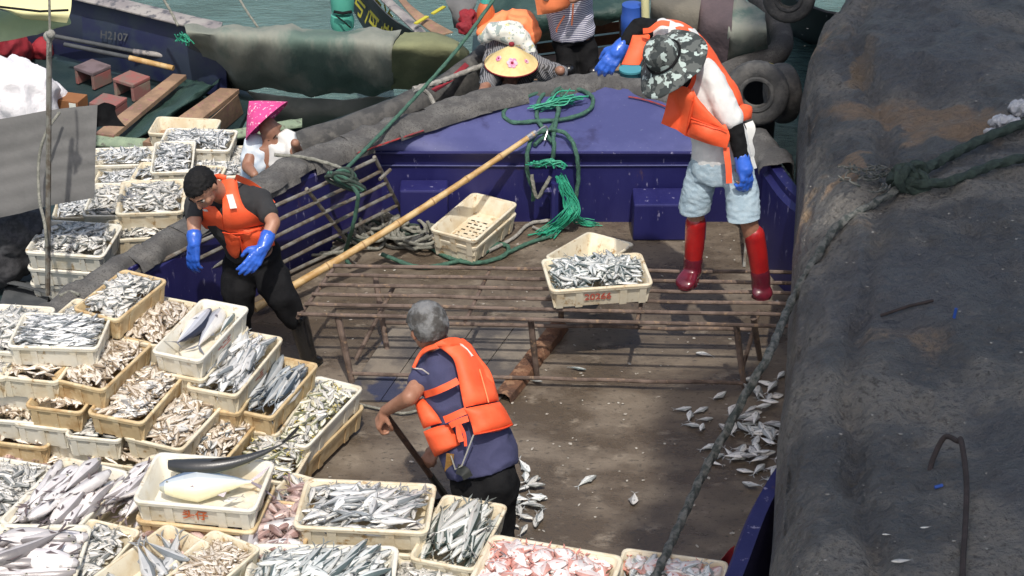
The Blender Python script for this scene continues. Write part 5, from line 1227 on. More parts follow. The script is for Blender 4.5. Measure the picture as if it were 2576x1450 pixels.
# ---- dark wooden boat behind at the left
wb = thing('wooden_boat', 'dark open wooden boat with planks and stools behind the crates at left', 'boat', G(300, 200, -.9))
def slab(name, pts, z, th, mat, par): return plate(name, pts, 0, mat, th, par)
def zplate(name, pts, z, th, mat, par, bev=.004):
    T = [G(x, y, z) for x, y in pts]; n = len(T); V = [p-Vector((0, 0, th)) for p in T]+T
    o = mk(name, V, [tuple(range(n))[::-1], tuple(range(n, 2*n))]+[(i, (i+1) % n, (i+1) % n+n, i+n) for i in range(n)], mat, par, sm=False)
    if bev: bevel_mod(o, bev)
    return o
zplate('floor', [(-260, 100), (130, 20), (520, 130), (640, 250), (560, 400), (250, 440), (-260, 600)], -.28, .05, MATS['boat_dark'], wb)
far = [( -40, -70, .25), (180, -10, .25), (300, 18, .25), (470, 60, .25), (560, 80, .25)]
F_ = gz(far)
sheet('far_side', [F_, [p+Vector((.02, -.08, -.2)) for p in F_], [p+Vector((.02, -.15, -.5)) for p in F_]], MATS['boat_navy'], wb, th=.05, sub=3)
sheet('rail', [[p+Vector((0, -.16, .05)) for p in F_], [p+Vector((0, .03, .06)) for p in F_]], MATS['boat_rail'], wb, th=.06, sub=3)
sheet('name_board', [[F_[1]+Vector((.1, -.16, -.12)), F_[2]+Vector((.25, -.17, -.12))], [F_[1]+Vector((.1, -.22, -.34)), F_[2]+Vector((.25, -.23, -.34))]], MATS['boat_navy'], wb, th=.02, sub=2)
tm = text_mesh('H2107', .09); tm.materials.clear(); tm.materials.append(MATS['boat_grey'])
c0 = F_[1].lerp(F_[2], .55)+Vector((.15, -.235, -.20)); tm.transform(Matrix.Translation(c0) @ Matrix.Rotation(-.30, 4, 'Z') @ Matrix.Rotation(math.radians(75), 4, 'X')); 
p = bpy.data.objects.new('lettering', tm); tm.transform(wb.matrix_basis.inverted()); link(p, wb)
sheet('inner_lining', [gz([(360, 70, -.05), (470, 90, -.05), (520, 130, 0)]), gz([(345, 130, -.10), (440, 165, -.10), (520, 190, -.10)]), gz([(330, 150, -.24), (400, 180, -.24), (500, 200, -.24)])], MATS['boat_grey'], wb, th=.02, sub=4)
for (a, b, w1_, w2_) in (((452, 186), (262, 338), 17, 24), ((578, 222), (392, 360), 24, 34)):
    zplate('thwart', [(a[0]-w1_, a[1]-1), (a[0]+w1_, a[1]+2), (b[0]+w2_, b[1]+3), (b[0]-w2_, b[1]-3)], -.04, .04, MATS['plank'], wb)
sheet('side_board', [gz([(598, 238, -.06), (540, 290, -.06), (470, 345, -.06)]), gz([(612, 285, -.27), (560, 330, -.27), (480, 385, -.27)])], MATS['plank'], wb, th=.03, sub=2)
drape('green_cover', [gz([(560, 200, -.12), (465, 268, -.12), (375, 335, -.12)]), gz([(530, 215, -.02), (430, 285, -.04), (350, 345, -.06)]), gz([(500, 200, -.12), (410, 265, -.12), (310, 345, -.12)]), gz([(478, 194, -.2), (390, 250, -.2), (290, 345, -.2)])], MATS['tarp_dark'], wb, wob=.05)
sheet('near_gunwale', [gz([(60, 330, -.1), (240, 342, -.1), (420, 352, -.1), (640, 322, -.1), (760, 300, -.1)]), gz([(60, 352, -.1), (240, 366, -.1), (410, 374, -.1), (640, 340, -.1), (760, 318, -.1)])], MATS['boat_green'], wb, th=.09, sub=4)
sheet('near_side', [gz([(60, 352, -.14), (240, 366, -.14), (410, 374, -.14), (640, 340, -.14), (760, 318, -.14)]), gz([(60, 452, -1.2), (240, 466, -1.2), (410, 474, -1.2), (640, 440, -1.2), (760, 400, -1.2)])], MATS['boat_dark'], wb, th=.04, sub=3)
# stern part of the catch boat: a dark deck that carries the crates at the left
cb = thing('catch_boat', 'low dark boat carrying stacked crates of fish beside the matted gunwale', 'boat', G(250, 560, -.4))
zplate('floor', [(-300, 560), (60, 440), (300, 380), (420, 352), (760, 330), (820, 420), (400, 640), (150, 800), (-300, 1000)], -.32, .9, MATS['boat_dark'], cb)
zplate('duckboard', [(0, 760), (20, 700), (130, 720), (110, 790)], -.27, .04, MATS['boat_grey'], cb)
sheet('side_rail', [gz([(-60, 690, -.2), (60, 712, -.2), (130, 735, -.2)]), gz([(-60, 700, -.2), (60, 722, -.2), (130, 745, -.2)])], MATS['boat_grey'], cb, th=.03)
# stools, box, sack, poles
def stool(label, c, ax, ay, z, mt, msd, w_=.22, d_=.20, h=.15):
    c = G(*c, z); t = thing('stool', label, 'stool', c-Vector((0, 0, h)), 'little wooden stools in the dark boat')
    ax = Vector(ax).normalized(); ay = Vector((-ax.y, ax.x, 0))
    def bx(nm, o, u, v, n, m): box(nm, c+ax*o[0]+ay*o[1]+Vector((0, 0, o[2])), ax*u, ay*v, Vector((0, 0, n)), m, t, bev=.006)
    bx('seat', (-w_/2, -d_/2, -.03), w_, d_, .03, mt); bx('leg', (-w_/2+.002, -d_/2+.004, -h), .03, d_-.008, h-.031, msd); bx('leg', (w_/2-.032, -d_/2+.004, -h), .03, d_-.008, h-.031, msd)
stool('grey stool with a red patch on its side, farthest left of the stools', (232, 166), (.8, -.6, 0), 0, -.12, MATS['stool_grey'], MATS['stool_red'])
stool('worn red and tan stool, nearest to the upper plank', (330, 195), (.82, -.57, 0), 0, -.12, MATS['stool_red'], MATS['stool_worn'])
stool('reddish stool half hidden by the grey awning', (272, 252), (.9, -.4, 0), 0, -.12, MATS['stool_red'], MATS['stool_red'])
bxn = thing('cardboard_box', 'orange brown cardboard box with a white label beside the white sack', 'box', G(180, 275, -.27))
box('carton', G(146, 278, -.26), (.17, -.05, 0), (.05, .15, 0), (0, 0, .09), MATS['cardboard'], bxn)
box('carton_label', G(146, 278, -.26)+Vector((.10, -.036, .02)), (.055, -.017, 0), (-.001, -.004, 0), (0, 0, .06), MATS['paper'], bxn, bev=0)
sk = thing('sack', 'big white plastic sack standing behind the grey awning', 'sack', G(60, 300, -.5))
remesh('bag', [icos(G(55, 262, -.15), (.30, .26, .34), None, 3), icos(G(20, 210, -.05), (.24, .22, .22), None, 3), icos(G(105, 275, -.3), (.22, .2, .25), None, 3), icos(G(40, 175, .0), (.13, .12, .10)), icos(G(5, 195, 0), (.16, .1, .10))], MATS['sack'], sk, .02, 4, fold=.035, fsc=5)
tag(tube('rolled_awning', [G(150, 38, .0), G(235, 66, .0), G(316, 96, -.05)], .06, MATS['boat_grey'], seg=12), 'rolled dark awning lying along the far side of the wooden boat', 'awning')
for i, (a, b, r, mt, lb) in enumerate((((130, 90), (338, 130), .018, 'boat_grey', 'dark pole lying highest in the wooden boat, left end by the awning post'), ((336, 130), (500, 152), .022, 'boat_rail', 'pale grey pole whose end touches the green tarp'), ((162, 112), (330, 146), .018, 'boat_grey', 'dark lower pole lying along the wooden boat'), ((326, 146), (436, 172), .022, 'bamboo', 'short bamboo pole with a hook in the wooden boat'))):
    tag(tube('pole', [G(*a, -.02), G(*b, -.05)], r, MATS[mt], seg=10), lb, 'pole')
rc = thing('person', 'person in red clothing mostly hidden under the yellow umbrella', 'person', G(60, 150, -.7))
remesh('red_clothing', [chain([G(-20, 110, .0), G(30, 120, -.1), G(55, 150, -.4)], [.16, .15, .10]), chain([G(85, 135, -.3), G(110, 122, -.2)], [.07, .09])], MATS['red_cloth'], rc, .015, 3, fold=.02, fsc=8)
remesh('body', [chain([G(20, 150, -.3), G(90, 152, -.5)], [.11, .08]), chain([G(85, 145, -.35), G(112, 150, -.4)], [.05, .035])], MATS['black_cloth'], rc, .015, 3)
# umbrella and its post
um = thing('umbrella', 'pale yellow and green umbrella cloth at the upper left corner', 'umbrella', G(120, 740, -.3))
drape('canopy', [gz([(-160, -60, 1.3), (-40, -60, 1.35), (80, -50, 1.35), (182, -30, 1.3)]), gz([(-160, 15, 1.3), (-40, 12, 1.35), (60, 22, 1.33), (178, 26, 1.28)]), gz([(-160, 50, 1.25), (-20, 20, 1.28), (60, 52, 1.24), (168, 58, 1.2)])], MATS['umbrella_yellow'], um, wob=.03, wsc=2.5)
drape('lower_canopy', [gz([(-160, 20, 1.1), (-20, 22, 1.1), (70, 40, 1.1), (174, 40, 1.12)]), gz([(-160, 80, 1.05), (-20, 65, 1.05), (70, 60, 1.05), (174, 62, 1.1)]), gz([(-160, 120, .95), (-20, 108, .95), (70, 92, .98), (120, 80, 1.0)])], MATS['umbrella_green'], um, wob=.03, wsc=2.5, seed=4)
tube('dark_cord', [G(-100, 6, 1.36), G(20, 20, 1.36), G(100, 29, 1.36), G(172, 26, 1.34)], .008, MATS['black_cloth'], um, seg=6)
pb = J(120, 742, 11.35); pt_ = J(124, 90, 11.45)
tube('post', [pb, pt_], .017, MATS['galv_pipe'], um)
tube('post_rope', smooth_path([J(126, 130, 11.3), J(124, 0, 11.35), J(120, -60, 11.4)], 4), .008, MATS['rope_grey'], um, seg=6)
remesh('knot', [icos(J(123, 92, 11.33), .035), icos(J(128, 86, 11.3), .028), chain([J(122, 98, 11.3), J(120, 140, 11.3)], [.012, .008])], MATS['rope_pale'], um, .008, 1)
tag(tube('rope', smooth_path([J(150, 283, 11.9), J(118, 330, 11.8), J(98, 400, 11.75), J(99, 500, 11.6), J(112, 560, 11.35), J(118, 620, 11.3)], 6), .010, MATS['rope_grey'], seg=8), 'thin grey rope hanging in an arc over the grey awning', 'rope')
ag = thing('grey_awning', 'flat grey corrugated awning cut by the left picture edge', 'awning', G(100, 560, .2))
rows = []
for i in range(13):
    t = i/12; yy0 = 300+(548-300)*t; yy1 = 264+(498-264)*t; rp = .003*math.sin(t*11*math.pi)
    rows.append([J(-220, yy0+28, 12.05-.2*t-rp), J(0, yy0, 12.05-.2*t-rp), J(120, (yy0+yy1)/2-4, 12.03-.2*t-rp), J(245-8*t, yy1, 12.0-.2*t-rp)])
sheet('cloth', rows, MATS['awning_grey'], ag, th=.012, sub=3, wob=.008, wsc=3)
sheet('torn_end', [jz([(243, 268, 12.0), (262, 258, 12.05), (290, 268, 12.1)]), jz([(243, 300, 12.0), (265, 300, 12.02), (300, 300, 12.08)]), jz([(243, 320, 12.0), (262, 318, 12.0), (312, 316, 12.1)])], MATS['black_cloth'], ag, th=.02, sub=3, wob=.03, wsc=9)
bgd = thing('checked_bag', 'dark checked bag in the shadow below the grey awning', 'bag', G(40, 660, -.3))
remesh('bag', [icos(G(20, 570, .1), (.28, .25, .22), None, 3), icos(G(60, 610, -.05), (.26, .22, .22), None, 3), icos(G(-20, 650, -.1), (.25, .22, .2), None, 3)], MATS['checked_bag'], bgd, .02, 3, fold=.02, fsc=7)
# ---- tarp covered boat
tb = thing('tarp_covered_boat', 'boat whose gunwale is wrapped in stained green tarpaulin', 'boat', G(800, 250, -1.0))
drape('tarpaulin', [gz([(462, 62, .32), (600, 64, .34), (760, 72, .34), (900, 78, .34), (1010, 84, .34)]), gz([(470, 82, .36), (600, 92, .38), (760, 100, .38), (900, 108, .38), (990, 118, .38)]), gz([(500, 130, .12), (600, 160, .1), (760, 170, .1), (900, 180, .1), (990, 180, .12)]),
    gz([(540, 195, -.25), (620, 225, -.25), (760, 238, -.25), (900, 245, -.25), (990, 232, -.22)])], MATS['tarp_green'], tb, wob=.055, wsc=3.2, sub=12, wstr=(1.4, .5, .35))
drape('olive_cover', [gz([(1018, 78, .42), (1080, 80, .42), (1130, 90, .42), (1150, 105, .4)]), gz([(988, 118, .44), (1060, 118, .44), (1130, 122, .42), (1182, 136, .40)]), gz([(986, 175, .16), (1050, 180, .16), (1110, 180, .16), (1150, 178, .2)]), gz([(984, 226, -.1), (1040, 228, -.1), (1085, 222, -.1), (1118, 205, 0)])], MATS['tarp_olive'], tb, wob=.025, wsc=4, seed=3, sub=6)
drape('lower_tarpaulin', [gz([(560, 205, -.35), (700, 242, -.35), (860, 248, -.35), (1000, 240, -.35), (1090, 215, -.35)]), gz([(600, 240, -.45), (700, 285, -.5), (860, 290, -.5), (960, 275, -.5), (1060, 240, -.45)]), gz([(620, 290, -.7), (720, 318, -.7), (840, 318, -.7), (930, 300, -.7), (1030, 262, -.7)])], MATS['tarp_grey'], tb, wob=.05, wsc=2.5, seed=5, sub=9, wstr=(1.3, .6, .5))
drape('side_tarpaulin', [gz([(500, 120, -.1), (540, 160, -.1), (590, 200, -.15)]), gz([(520, 200, -.5), (560, 210, -.5), (610, 240, -.5)]), gz([(595, 250, -.75), (620, 270, -.8), (640, 300, -.8)])], MATS['tarp_grey'], tb, seed=8)
drape('fallen_cover', [gz([(470, 90, .2), (510, 120, .15)]), gz([(470, 160, -.1), (540, 185, -.15)]), gz([(490, 205, -.3), (575, 200, -.25)])], MATS['boat_grey'], tb, seed=9)
# black rubber gunwale of the boat beyond the blue bow
rb = thing('black_rubber_boat', 'black rubber edged boat lying against the blue bow from outside', 'boat', G(1000, 300, -1.0))
E0 = gz([(700, 380, .1), (790, 350, .15), (900, 312, .2), (1010, 268, .25), (1100, 225, .3), (1180, 172, .35), (1215, 130, .35)])
sheet('rubber_gunwale', [[p+Vector((.0, .10, .0)) for p in E0], [p+Vector((.0, .02, .06)) for p in E0], [p+Vector((.04, -.07, .01)) for p in E0], [p+Vector((.05, -.10, -.25)) for p in E0]], MATS['tyre'], rb, th=.05, sub=5, wob=.02, wsc=5)
sheet('inner_side', [[p+Vector((.0, .18, .02)) for p in E0], [p+Vector((0, .3, -.5)) for p in E0]], MATS['boat_dark'], rb, th=.03, sub=3)
sheet('red_edge', [gz([(1085, 225, .42), (1130, 195, .44), (1170, 158, .45)]), gz([(1095, 232, .42), (1140, 203, .44), (1180, 166, .45)])], MATS['red_cloth'], rb, th=.02)
zplate('floor', [(1180, 240), (1190, 90), (1320, 55), (1700, 60), (1900, 150), (1950, 300), (1500, 240)], -.55, .6, MATS['boat_dark'], rb)
tag(tube('chain_rope', smooth_path(gz([(1040, 225, .5), (1075, 215, .5), (1110, 205, .5), (1150, 190, .5), (1215, 165, .5)]), 6), .02, MATS['rope_pale'], seg=10, strand=.2, twist=90), 'pale laid rope tied along the black rubber gunwale', 'rope')
tag(tube('rope', smooth_path(gz([(1045, 232, .5), (1062, 226, .55), (1080, 240, .5), (1092, 262, .45)]), 6), .016, MATS['rope_pale'], seg=8), 'short pale rope end hanging over the grey mats', 'rope')
# ---- dark boat with yellow lettering at the top
yb = thing('dark_bow_boat', 'dark grey boat with yellow lettering at the top middle edge', 'boat', G(1000, 40, -1))
sheet('side', [gz([(905, -40, .3), (940, 0, .3), (985, 45, .3), (1060, 95, .3)]), gz([(890, -20, -.1), (925, 30, -.1), (960, 70, -.1), (1010, 110, -.1)]), gz([(880, 10, -.8), (915, 70, -.8), (950, 110, -.8), (990, 140, -.8)])], MATS['boat_grey'], yb, th=.05, sub=4)
sheet('rail', [gz([(935, -60, .36), (985, 0, .36), (1030, 40, .36), (1080, 90, .36)]), gz([(915, -45, .36), (962, 5, .36), (1010, 50, .36), (1060, 98, .36)])], MATS['boat_rail'], yb, th=.06, sub=3)
sheet('plank_deck', [gz([(990, -60, .38), (1020, 0, .38), (1075, 45, .38), (1140, 82, .38)]), gz([(960, -60, .38), (1002, 0, .38), (1045, 50, .38), (1100, 92, .38)])], MATS['plank'], yb, th=.04, sub=3)
tm = text_mesh('粤海渔', .34); tm.materials.clear(); tm.materials.append(MATS['yellow_paint'])
a, b = G(925, 5, .08), G(985, 75, .08); ax = (b-a).normalized(); up_ = Vector((.1, .25, .8)); nrm_ = ax.cross(up_).normalized(); up_ = nrm_.cross(ax)
tm.transform(wb.matrix_basis.inverted()*0+Matrix.Identity(4) if False else Matrix.Translation((a+b)/2+nrm_*.06) @ Matrix((ax, up_, nrm_)).transposed().to_4x4()); tm.transform(yb.matrix_basis.inverted())
p = bpy.data.objects.new('lettering', tm); link(p, yb)
for k, (x, y) in enumerate(((1045, 60), (1088, 35))): strap('lashing', gz([(x, y, .43), (x+30, y-18, .43)]), .03, MATS['yellow_paint'], yb, th=.01, nrm=(0, 0, 1))
fg = thing('green_float', 'green plastic wrapped float tied with black cord at the top edge', 'float', G(862, 60, -1))
for i, (y0, y1) in enumerate(((-40, 30), (33, 72))):
    P = [J(860, y0, 15.2), J(860, y0+4, 15.2), J(861, (y0+y1)/2, 15.2), J(862, y1-3, 15.2), J(862, y1, 15.2)]
    tube('section', P, [.05, .085, .095, .088, .06], MATS['float_green'], fg, seg=18)
tube('cord', [J(840, 30, 15.08), J(862, 34, 15.06), J(885, 30, 15.08)], .012, MATS['black_cloth'], fg, seg=6)
tube('cord', [J(845, 40, 15.08), J(865, 55, 15.06), J(882, 70, 15.08)], .006, MATS['black_cloth'], fg, seg=6)
def tyre(label, c, nrm, R_, r_, par=None, tread=True):
    c = Vector(c); nrm = Vector(nrm).normalized(); a = nrm.orthogonal().normalized(); b = nrm.cross(a)
    t = thing('tyre', label, 'tyre', c); V = []; F = []; m1, m2 = 64, 20
    for i in range(m1):
        th_ = 2*math.pi*i/m1; e = a*math.cos(th_)+b*math.sin(th_)
        for k in range(m2):
            ph = 2*math.pi*k/m2; cc, ss = math.cos(ph), math.sin(ph)
            rr = r_*(1+(.06 if (tread and cc > .4 and i % 2) else 0))
            V.append(c+e*(R_-r_+rr*abs(cc)**.8*(1 if cc > 0 else -.95))+nrm*(r_*1.15*abs(ss)**.7*(1 if ss > 0 else -1)))
    for i in range(m1):
        for k in range(m2):
            if 8 <= k <= 11: continue
            F.append((i*m2+k, i*m2+(k+1) % m2, ((i+1) % m1)*m2+(k+1) % m2, ((i+1) % m1)*m2+k))
    mk('casing', V, F, MATS['tyre'], t, ang=50)
    for q in (-1, 1):
        tube('sidewall_bead', [c+nrm*q*r_*.9+(a*math.cos(x)+b*math.sin(x))*(R_-r_*1.75) for x in [2*math.pi*k/40 for k in range(40)]], .018, MATS['tyre'], t, seg=8, closed=True)
    return t
tyre('big worn tyre lashed to the bow at the right, its dark hole facing the camera', J(1903, 235, 12.6), (-.12, -.93, .22), .215, .062)
tyre('tyre seen edge on just right of the big worn tyre', J(1968, 235, 12.8), (-.9, -.3, .05), .20, .06)
tyre('tyre in the dark at the top right, cut by the picture edge', J(1985, -8, 14.2), (-.2, -.9, .2), .19, .055)
gt = thing('grey_cover', 'grey cloth bundle beside the beige plank at the top edge', 'cover', G(1160, 60, -.2))
drape('cloth', [gz([(1100, -50, .5), (1150, -50, .5), (1205, -30, .45)]), gz([(1120, 0, .5), (1160, 5, .52), (1200, 0, .5)]), gz([(1135, 45, .42), (1165, 50, .45), (1190, 35, .45)]), gz([(1142, 72, .30), (1165, 74, .30), (1180, 66, .3)])], MATS['awning_grey'], gt, seed=2)
jr = thing('orange_jar', 'orange jar with a teal lid near the green mooring rope', 'jar', G(1220, 68, .0))
c = J(1222, 45, 14.2)
tube('jar', [c+Vector((0, 0, -.10)), c+Vector((0, 0, -.095)), c+Vector((0, 0, .05)), c+Vector((0, 0, .10)), c+Vector((0, 0, .12))], [.055, .065, .067, .05, .035], MATS['orange_jar'], jr, seg=18)
tube('lid', [c+Vector((0, 0, .121)), c+Vector((0, 0, .17))], .038, MATS['teal_lid'], jr, seg=18)
rcl = tag(remesh('red_bag', [icos(J(1178, 48, 14.3), (.07, .06, .08)), icos(J(1170, 70, 14.2), (.06, .05, .05))], MATS['red_cloth'], bpy.data.objects.new('x', None) if False else jr, .012, 2, fold=.02, fsc=20), None, None)
rcl.parent = None; rcl.matrix_basis = jr.matrix_basis.copy(); tag(rcl, 'small red plastic bag between grey cloth and orange jar', 'bag')
# ---- boat at the top right: brown boards, dark net, barrel
tr_ = thing('brown_boat', 'brown boarded boat with black net cover behind the striped shirt', 'boat', G(1500, 100, -.6))
drape('net_cover', [gz([(1200, -60, .35), (1330, -60, .4), (1480, -60, .4), (1640, -60, .35)]), gz([(1240, 30, .3), (1340, 40, .35), (1480, 30, .35), (1610, 20, .3)]), gz([(1260, 90, .0), (1350, 100, .05), (1450, 85, .1), (1560, 55, .15)])], MATS['tarp_dark'], tr_, seed=11, wob=.06)
for i in range(3): sheet('board', [gz([(1300, 88+i*30, -.05-.12*i), (1580, 52+i*30, -.05-.12*i)]), gz([(1300, 112+i*30, -.16-.12*i), (1582, 76+i*30, -.16-.12*i)])], MATS['plank_red'], tr_, th=.03, sub=2)
sheet('bench', [gz([(1320, 150, -.2), (1600, 110, -.2), (1700, 100, -.2)]), gz([(1320, 178, -.2), (1600, 136, -.2), (1700, 126, -.2)])], MATS['plank'], tr_, th=.04, sub=2)
sheet('bench', [gz([(1260, 195, -.2), (1560, 160, -.2)]), gz([(1262, 212, -.2), (1562, 176, -.2)])], MATS['plank'], tr_, th=.04, sub=2)
tube('rib', gz([(1562, 40, .1), (1566, 130, -.4)]), .02, MATS['plank'], tr_)
bd = thing('blue_barrel', 'blue plastic barrel behind the raised black sleeve', 'barrel', G(1590, 85, -.3))
c = J(1590, 60, 14.3); tube('drum', [c+Vector((0, 0, z)) for z in (-.16, -.155, -.05, -.04, .06, .07, .15, .155)], [.06, .078, .078, .084, .084, .078, .078, .06], MATS['blue_drum'], bd, seg=22)
tag(tube('yellow_post', [J(1622, -30, 14.2), J(1624, 50, 14.2)], .03, MATS['umbrella_yellow'], seg=12), 'yellow post right of the blue barrel at the top edge', 'post')
bk_ = thing('teal_bucket', 'small teal bucket below the hanging orange vest panel', 'bucket', J(1588, 195, 12.9))
c = J(1586, 186, 13.6); tube('pail', [c+Vector((0, 0, z)) for z in (-.12, -.115, .02, .025)], [.05, .06, .078, .082], MATS['teal_bucket'], bk_, seg=22); tube('lid', [c+Vector((0, 0, .026)), c+Vector((0, 0, .04))], .083, MATS['teal_bucket'], bk_, seg=22)
cv = thing('covered_bow_boat', 'round boat bow under brown, mauve and green cloth at the upper right', 'boat', G(1800, 150, -1))
def dome(name, xs, ys_top, mat, seed, z0=.75, z1=.2):
    rows = []
    for t, z in ((0, z0), (.35, z0-.02), (.7, (z0+z1)/2), (1, z1)):
        rows.append([G(x0+(x1-x0)*t, ya+(yb_-ya)*t, z) for (x0, x1, ya, yb_) in xs])
    return drape(name, rows, mat, cv, wob=.04, wsc=3, seed=seed, sub=6)
dome('brown_cloth', [(1635, 1640, -60, 120), (1700, 1690, -60, 150), (1770, 1745, -60, 175)], None, MATS['tarp_brown'], 1)
dome('mauve_cloth', [(1765, 1740, -60, 175), (1800, 1775, -50, 190), (1850, 1822, -30, 205)], None, MATS['tarp_mauve'], 2, .74)
dome('green_cloth', [(1845, 1818, -20, 195), (1885, 1860, 0, 185), (1925, 1935, 30, 165)], None, MATS['tarp_green'], 3, .72)
E1 = gz([(1890, -30, .55), (1935, 25, .55), (1962, 75, .5), (1965, 120, .45), (1930, 150, .4), (1850, 175, .35), (1780, 215, .3)])
tube('rubber_edge', smooth_path(E1, 6), .085, MATS['mat_grey'], cv, seg=14)
sheet('hull_side', [[p+Vector((0, 0, -.05)) for p in E1], [p+Vector((-.05, .1, -1.4)) for p in E1]], MATS['hull_shaded_water'], cv, th=.04, sub=4)
tube('lashing', smooth_path(gz([(1840, 190, .6), (1890, 165, .66), (1935, 160, .6), (1965, 180, .4)]), 5), .008, MATS['yellow_paint'], cv, seg=6)
bh = thing('shaded_water_sheet', 'black sheet added to stand for shaded water at the top right', 'boat', (3, 16, -1))
sheet('hull', [gz([(1940, -40, .3), (2080, 30, .3), (2400, 60, .3)]), gz([(1950, 60, -1.25), (2080, 120, -1.25), (2400, 150, -1.25)])], MATS['hull_shaded_water'], bh, th=.1, sub=3)  # black sheet put where the water only lies in deep shade
# ---- the woman in the pink hat
wp = thing('person', 'woman in white and pale blue top under a pink conical hat', 'person', G(690, 460, -.3))
bcx = J(672, 305, 12.45); apex = J(633, 262, 12.5)
hax = (apex-bcx).normalized(); a = hax.orthogonal().normalized(); b = hax.cross(a); V = []; F = []; sg = 40
for i, (t, r) in enumerate(((0, .180), (.01, .187), (.25, .145), (.5, .10), (.75, .054), (.94, .014), (1, .001))):
    for k in range(sg): V.append(bcx+hax*(.175*t)+(a*math.cos(2*math.pi*k/sg)+b*math.sin(2*math.pi*k/sg))*r)
for i in range(6):
    for k in range(sg): F.append((i*sg+k, i*sg+(k+1) % sg, (i+1)*sg+(k+1) % sg, (i+1)*sg+k))
ho = mk('conical_hat', V, F, MATS['hat_pink'], wp, ang=60); m = ho.modifiers.new('s', 'SOLIDIFY'); m.thickness = .005
hc = J(682, 330, 12.45); hf, hu = (.30, -.75, -.5), (-.55, -.1, .8)
shL, shR = J(722, 352, 12.42), J(640, 362, 12.42)
remesh('body', head_parts(hc, hf, hu, .85)+[chain([hc, J(682, 368, 12.42)], [.06, .07]), loft([(J(680, 362, 12.42), Vector((.12, 0, 0)), Vector((0, .07, 0))), (J(678, 400, 12.4), Vector((.14, 0, 0)), Vector((0, .08, 0))), (J(675, 480, 12.4), Vector((.14, 0, 0)), Vector((0, .1, 0)))], 20, 2), chain([shL, J(752, 395, 12.3), J(742, 360, 12.15)], [.05, .04, .03]), chain([shR, J(622, 420, 12.3), J(640, 440, 12.15)], [.05, .04, .03])], MATS['skin_dark'], wp, .009, 3)
face_bits(hc, hf, hu, wp, .85)
remesh('blouse', [loft([(J(700, 356, 12.42), Vector((.075, 0, 0)), Vector((0, .085, 0))), (J(705, 400, 12.40), Vector((.095, 0, 0)), Vector((0, .10, 0))), (J(702, 480, 12.4), Vector((.11, 0, 0)), Vector((0, .11, 0)))], 20, 2), chain([shL, J(738, 382, 12.36)], [.068, .055])], MATS['white_cotton'], wp, .010, 3, fold=.012, fsc=9)
remesh('blouse', [loft([(J(655, 368, 12.42), Vector((.075, 0, 0)), Vector((0, .085, 0))), (J(645, 410, 12.40), Vector((.10, 0, 0)), Vector((0, .10, 0))), (J(642, 490, 12.4), Vector((.12, 0, 0)), Vector((0, .11, 0)))], 20, 2), chain([shR, J(626, 405, 12.36)], [.068, .055])], MATS['light_blue'], wp, .010, 3, fold=.012, fsc=9)
# ---- the woman in the yellow hat
wy = thing('person', 'bent person under a yellow conical hat with pink flowers, grey striped sleeves', 'person', G(1290, 230, -.3))
bcx = J(1286, 160, 13.6); apx = J(1290, 108, 13.62); hax = Vector((.02, -.10, .99)).normalized(); a = Vector((1, 0, 0)); a = (a-hax*a.dot(hax)).normalized(); b = hax.cross(a); V = []; F = []
prof2 = ((0, .184), (.02, .188), (.07, .175), (.3, .135), (.6, .08), (.85, .03), (.97, .006), (1, .001))
for t, r in prof2:
    for k in range(sg): V.append(bcx+hax*(.15*t)+(a*math.cos(2*math.pi*k/sg)+b*math.sin(2*math.pi*k/sg))*r*(1+.006*(k % 2)))
for i in range(len(prof2)-1):
    for k in range(sg): F.append((i*sg+k, i*sg+(k+1) % sg, (i+1)*sg+(k+1) % sg, (i+1)*sg+k))
ho = mk('conical_hat', V, F, MATS['straw_yellow'], wy, ang=20); m = ho.modifiers.new('s', 'SOLIDIFY'); m.thickness = .005
tube('hat_edge', [bcx+(a*math.cos(2*math.pi*k/sg)+b*math.sin(2*math.pi*k/sg))*.187-hax*.003 for k in range(sg)], .006, MATS['red_cloth'], wy, seg=6, closed=True)
def on_cone(u, t): r = .184*(1-t); return bcx+hax*(.15*t+.002)+(a*math.cos(u)+b*math.sin(u))*(r*1.0+.004)
nf = (-(b)*1.0+hax*1.2).normalized()
for (u, t, s_) in ((-1.52, .42, .030), (-2.55, .45, .018), (-.55, .35, .014)):
    c = on_cone(u, t); rad = (a*math.cos(u)+b*math.sin(u)); nn = (rad*.15+hax*.184).normalized()
    e1 = nn.orthogonal().normalized(); e2 = nn.cross(e1)
    for k in range(6):
        an = k*math.pi/3; cc = c+(e1*math.cos(an)+e2*math.sin(an))*s_*.8+nn*.004
        Vv, Ff = icos(cc, (s_*.55, s_*.55, .003), Matrix((e1, e2, nn)).transposed()); mk('flower_petal', Vv, Ff, MATS['pink_flower'], wy)
    Vv, Ff = icos(c+nn*.006, (s_*.35, s_*.35, .004), Matrix((e1, e2, nn)).transposed()); mk('flower_heart', Vv, Ff, MATS['red_cloth'], wy)
tube('hat_top', [bcx+hax*.148, bcx+hax*.162], .02, MATS['red_cloth'], wy, seg=12)
hc = J(1284, 188, 13.62); hf, hu = (-.1, -.9, -.35), (0, -.35, .9)
body = head_parts(hc, hf, hu, .9)+[chain([hc, J(1285, 190, 13.85)], [.06, .09]), loft([(J(1285, 170, 13.8), Vector((.15, 0, 0)), Vector((0, .03, .1))), (J(1284, 120, 14.2), Vector((.17, 0, 0)), Vector((0, .03, .12))), (J(1284, 80, 14.5), Vector((.15, 0, 0)), Vector((0, .03, .12)))], 20, 2),
    chain([J(1345, 165, 13.8), J(1385, 185, 13.6), J(1410, 178, 13.3)], [.06, .05, .035]), chain([J(1235, 178, 13.8), J(1228, 205, 13.5), J(1215, 232, 13.3)], [.06, .05, .035])]
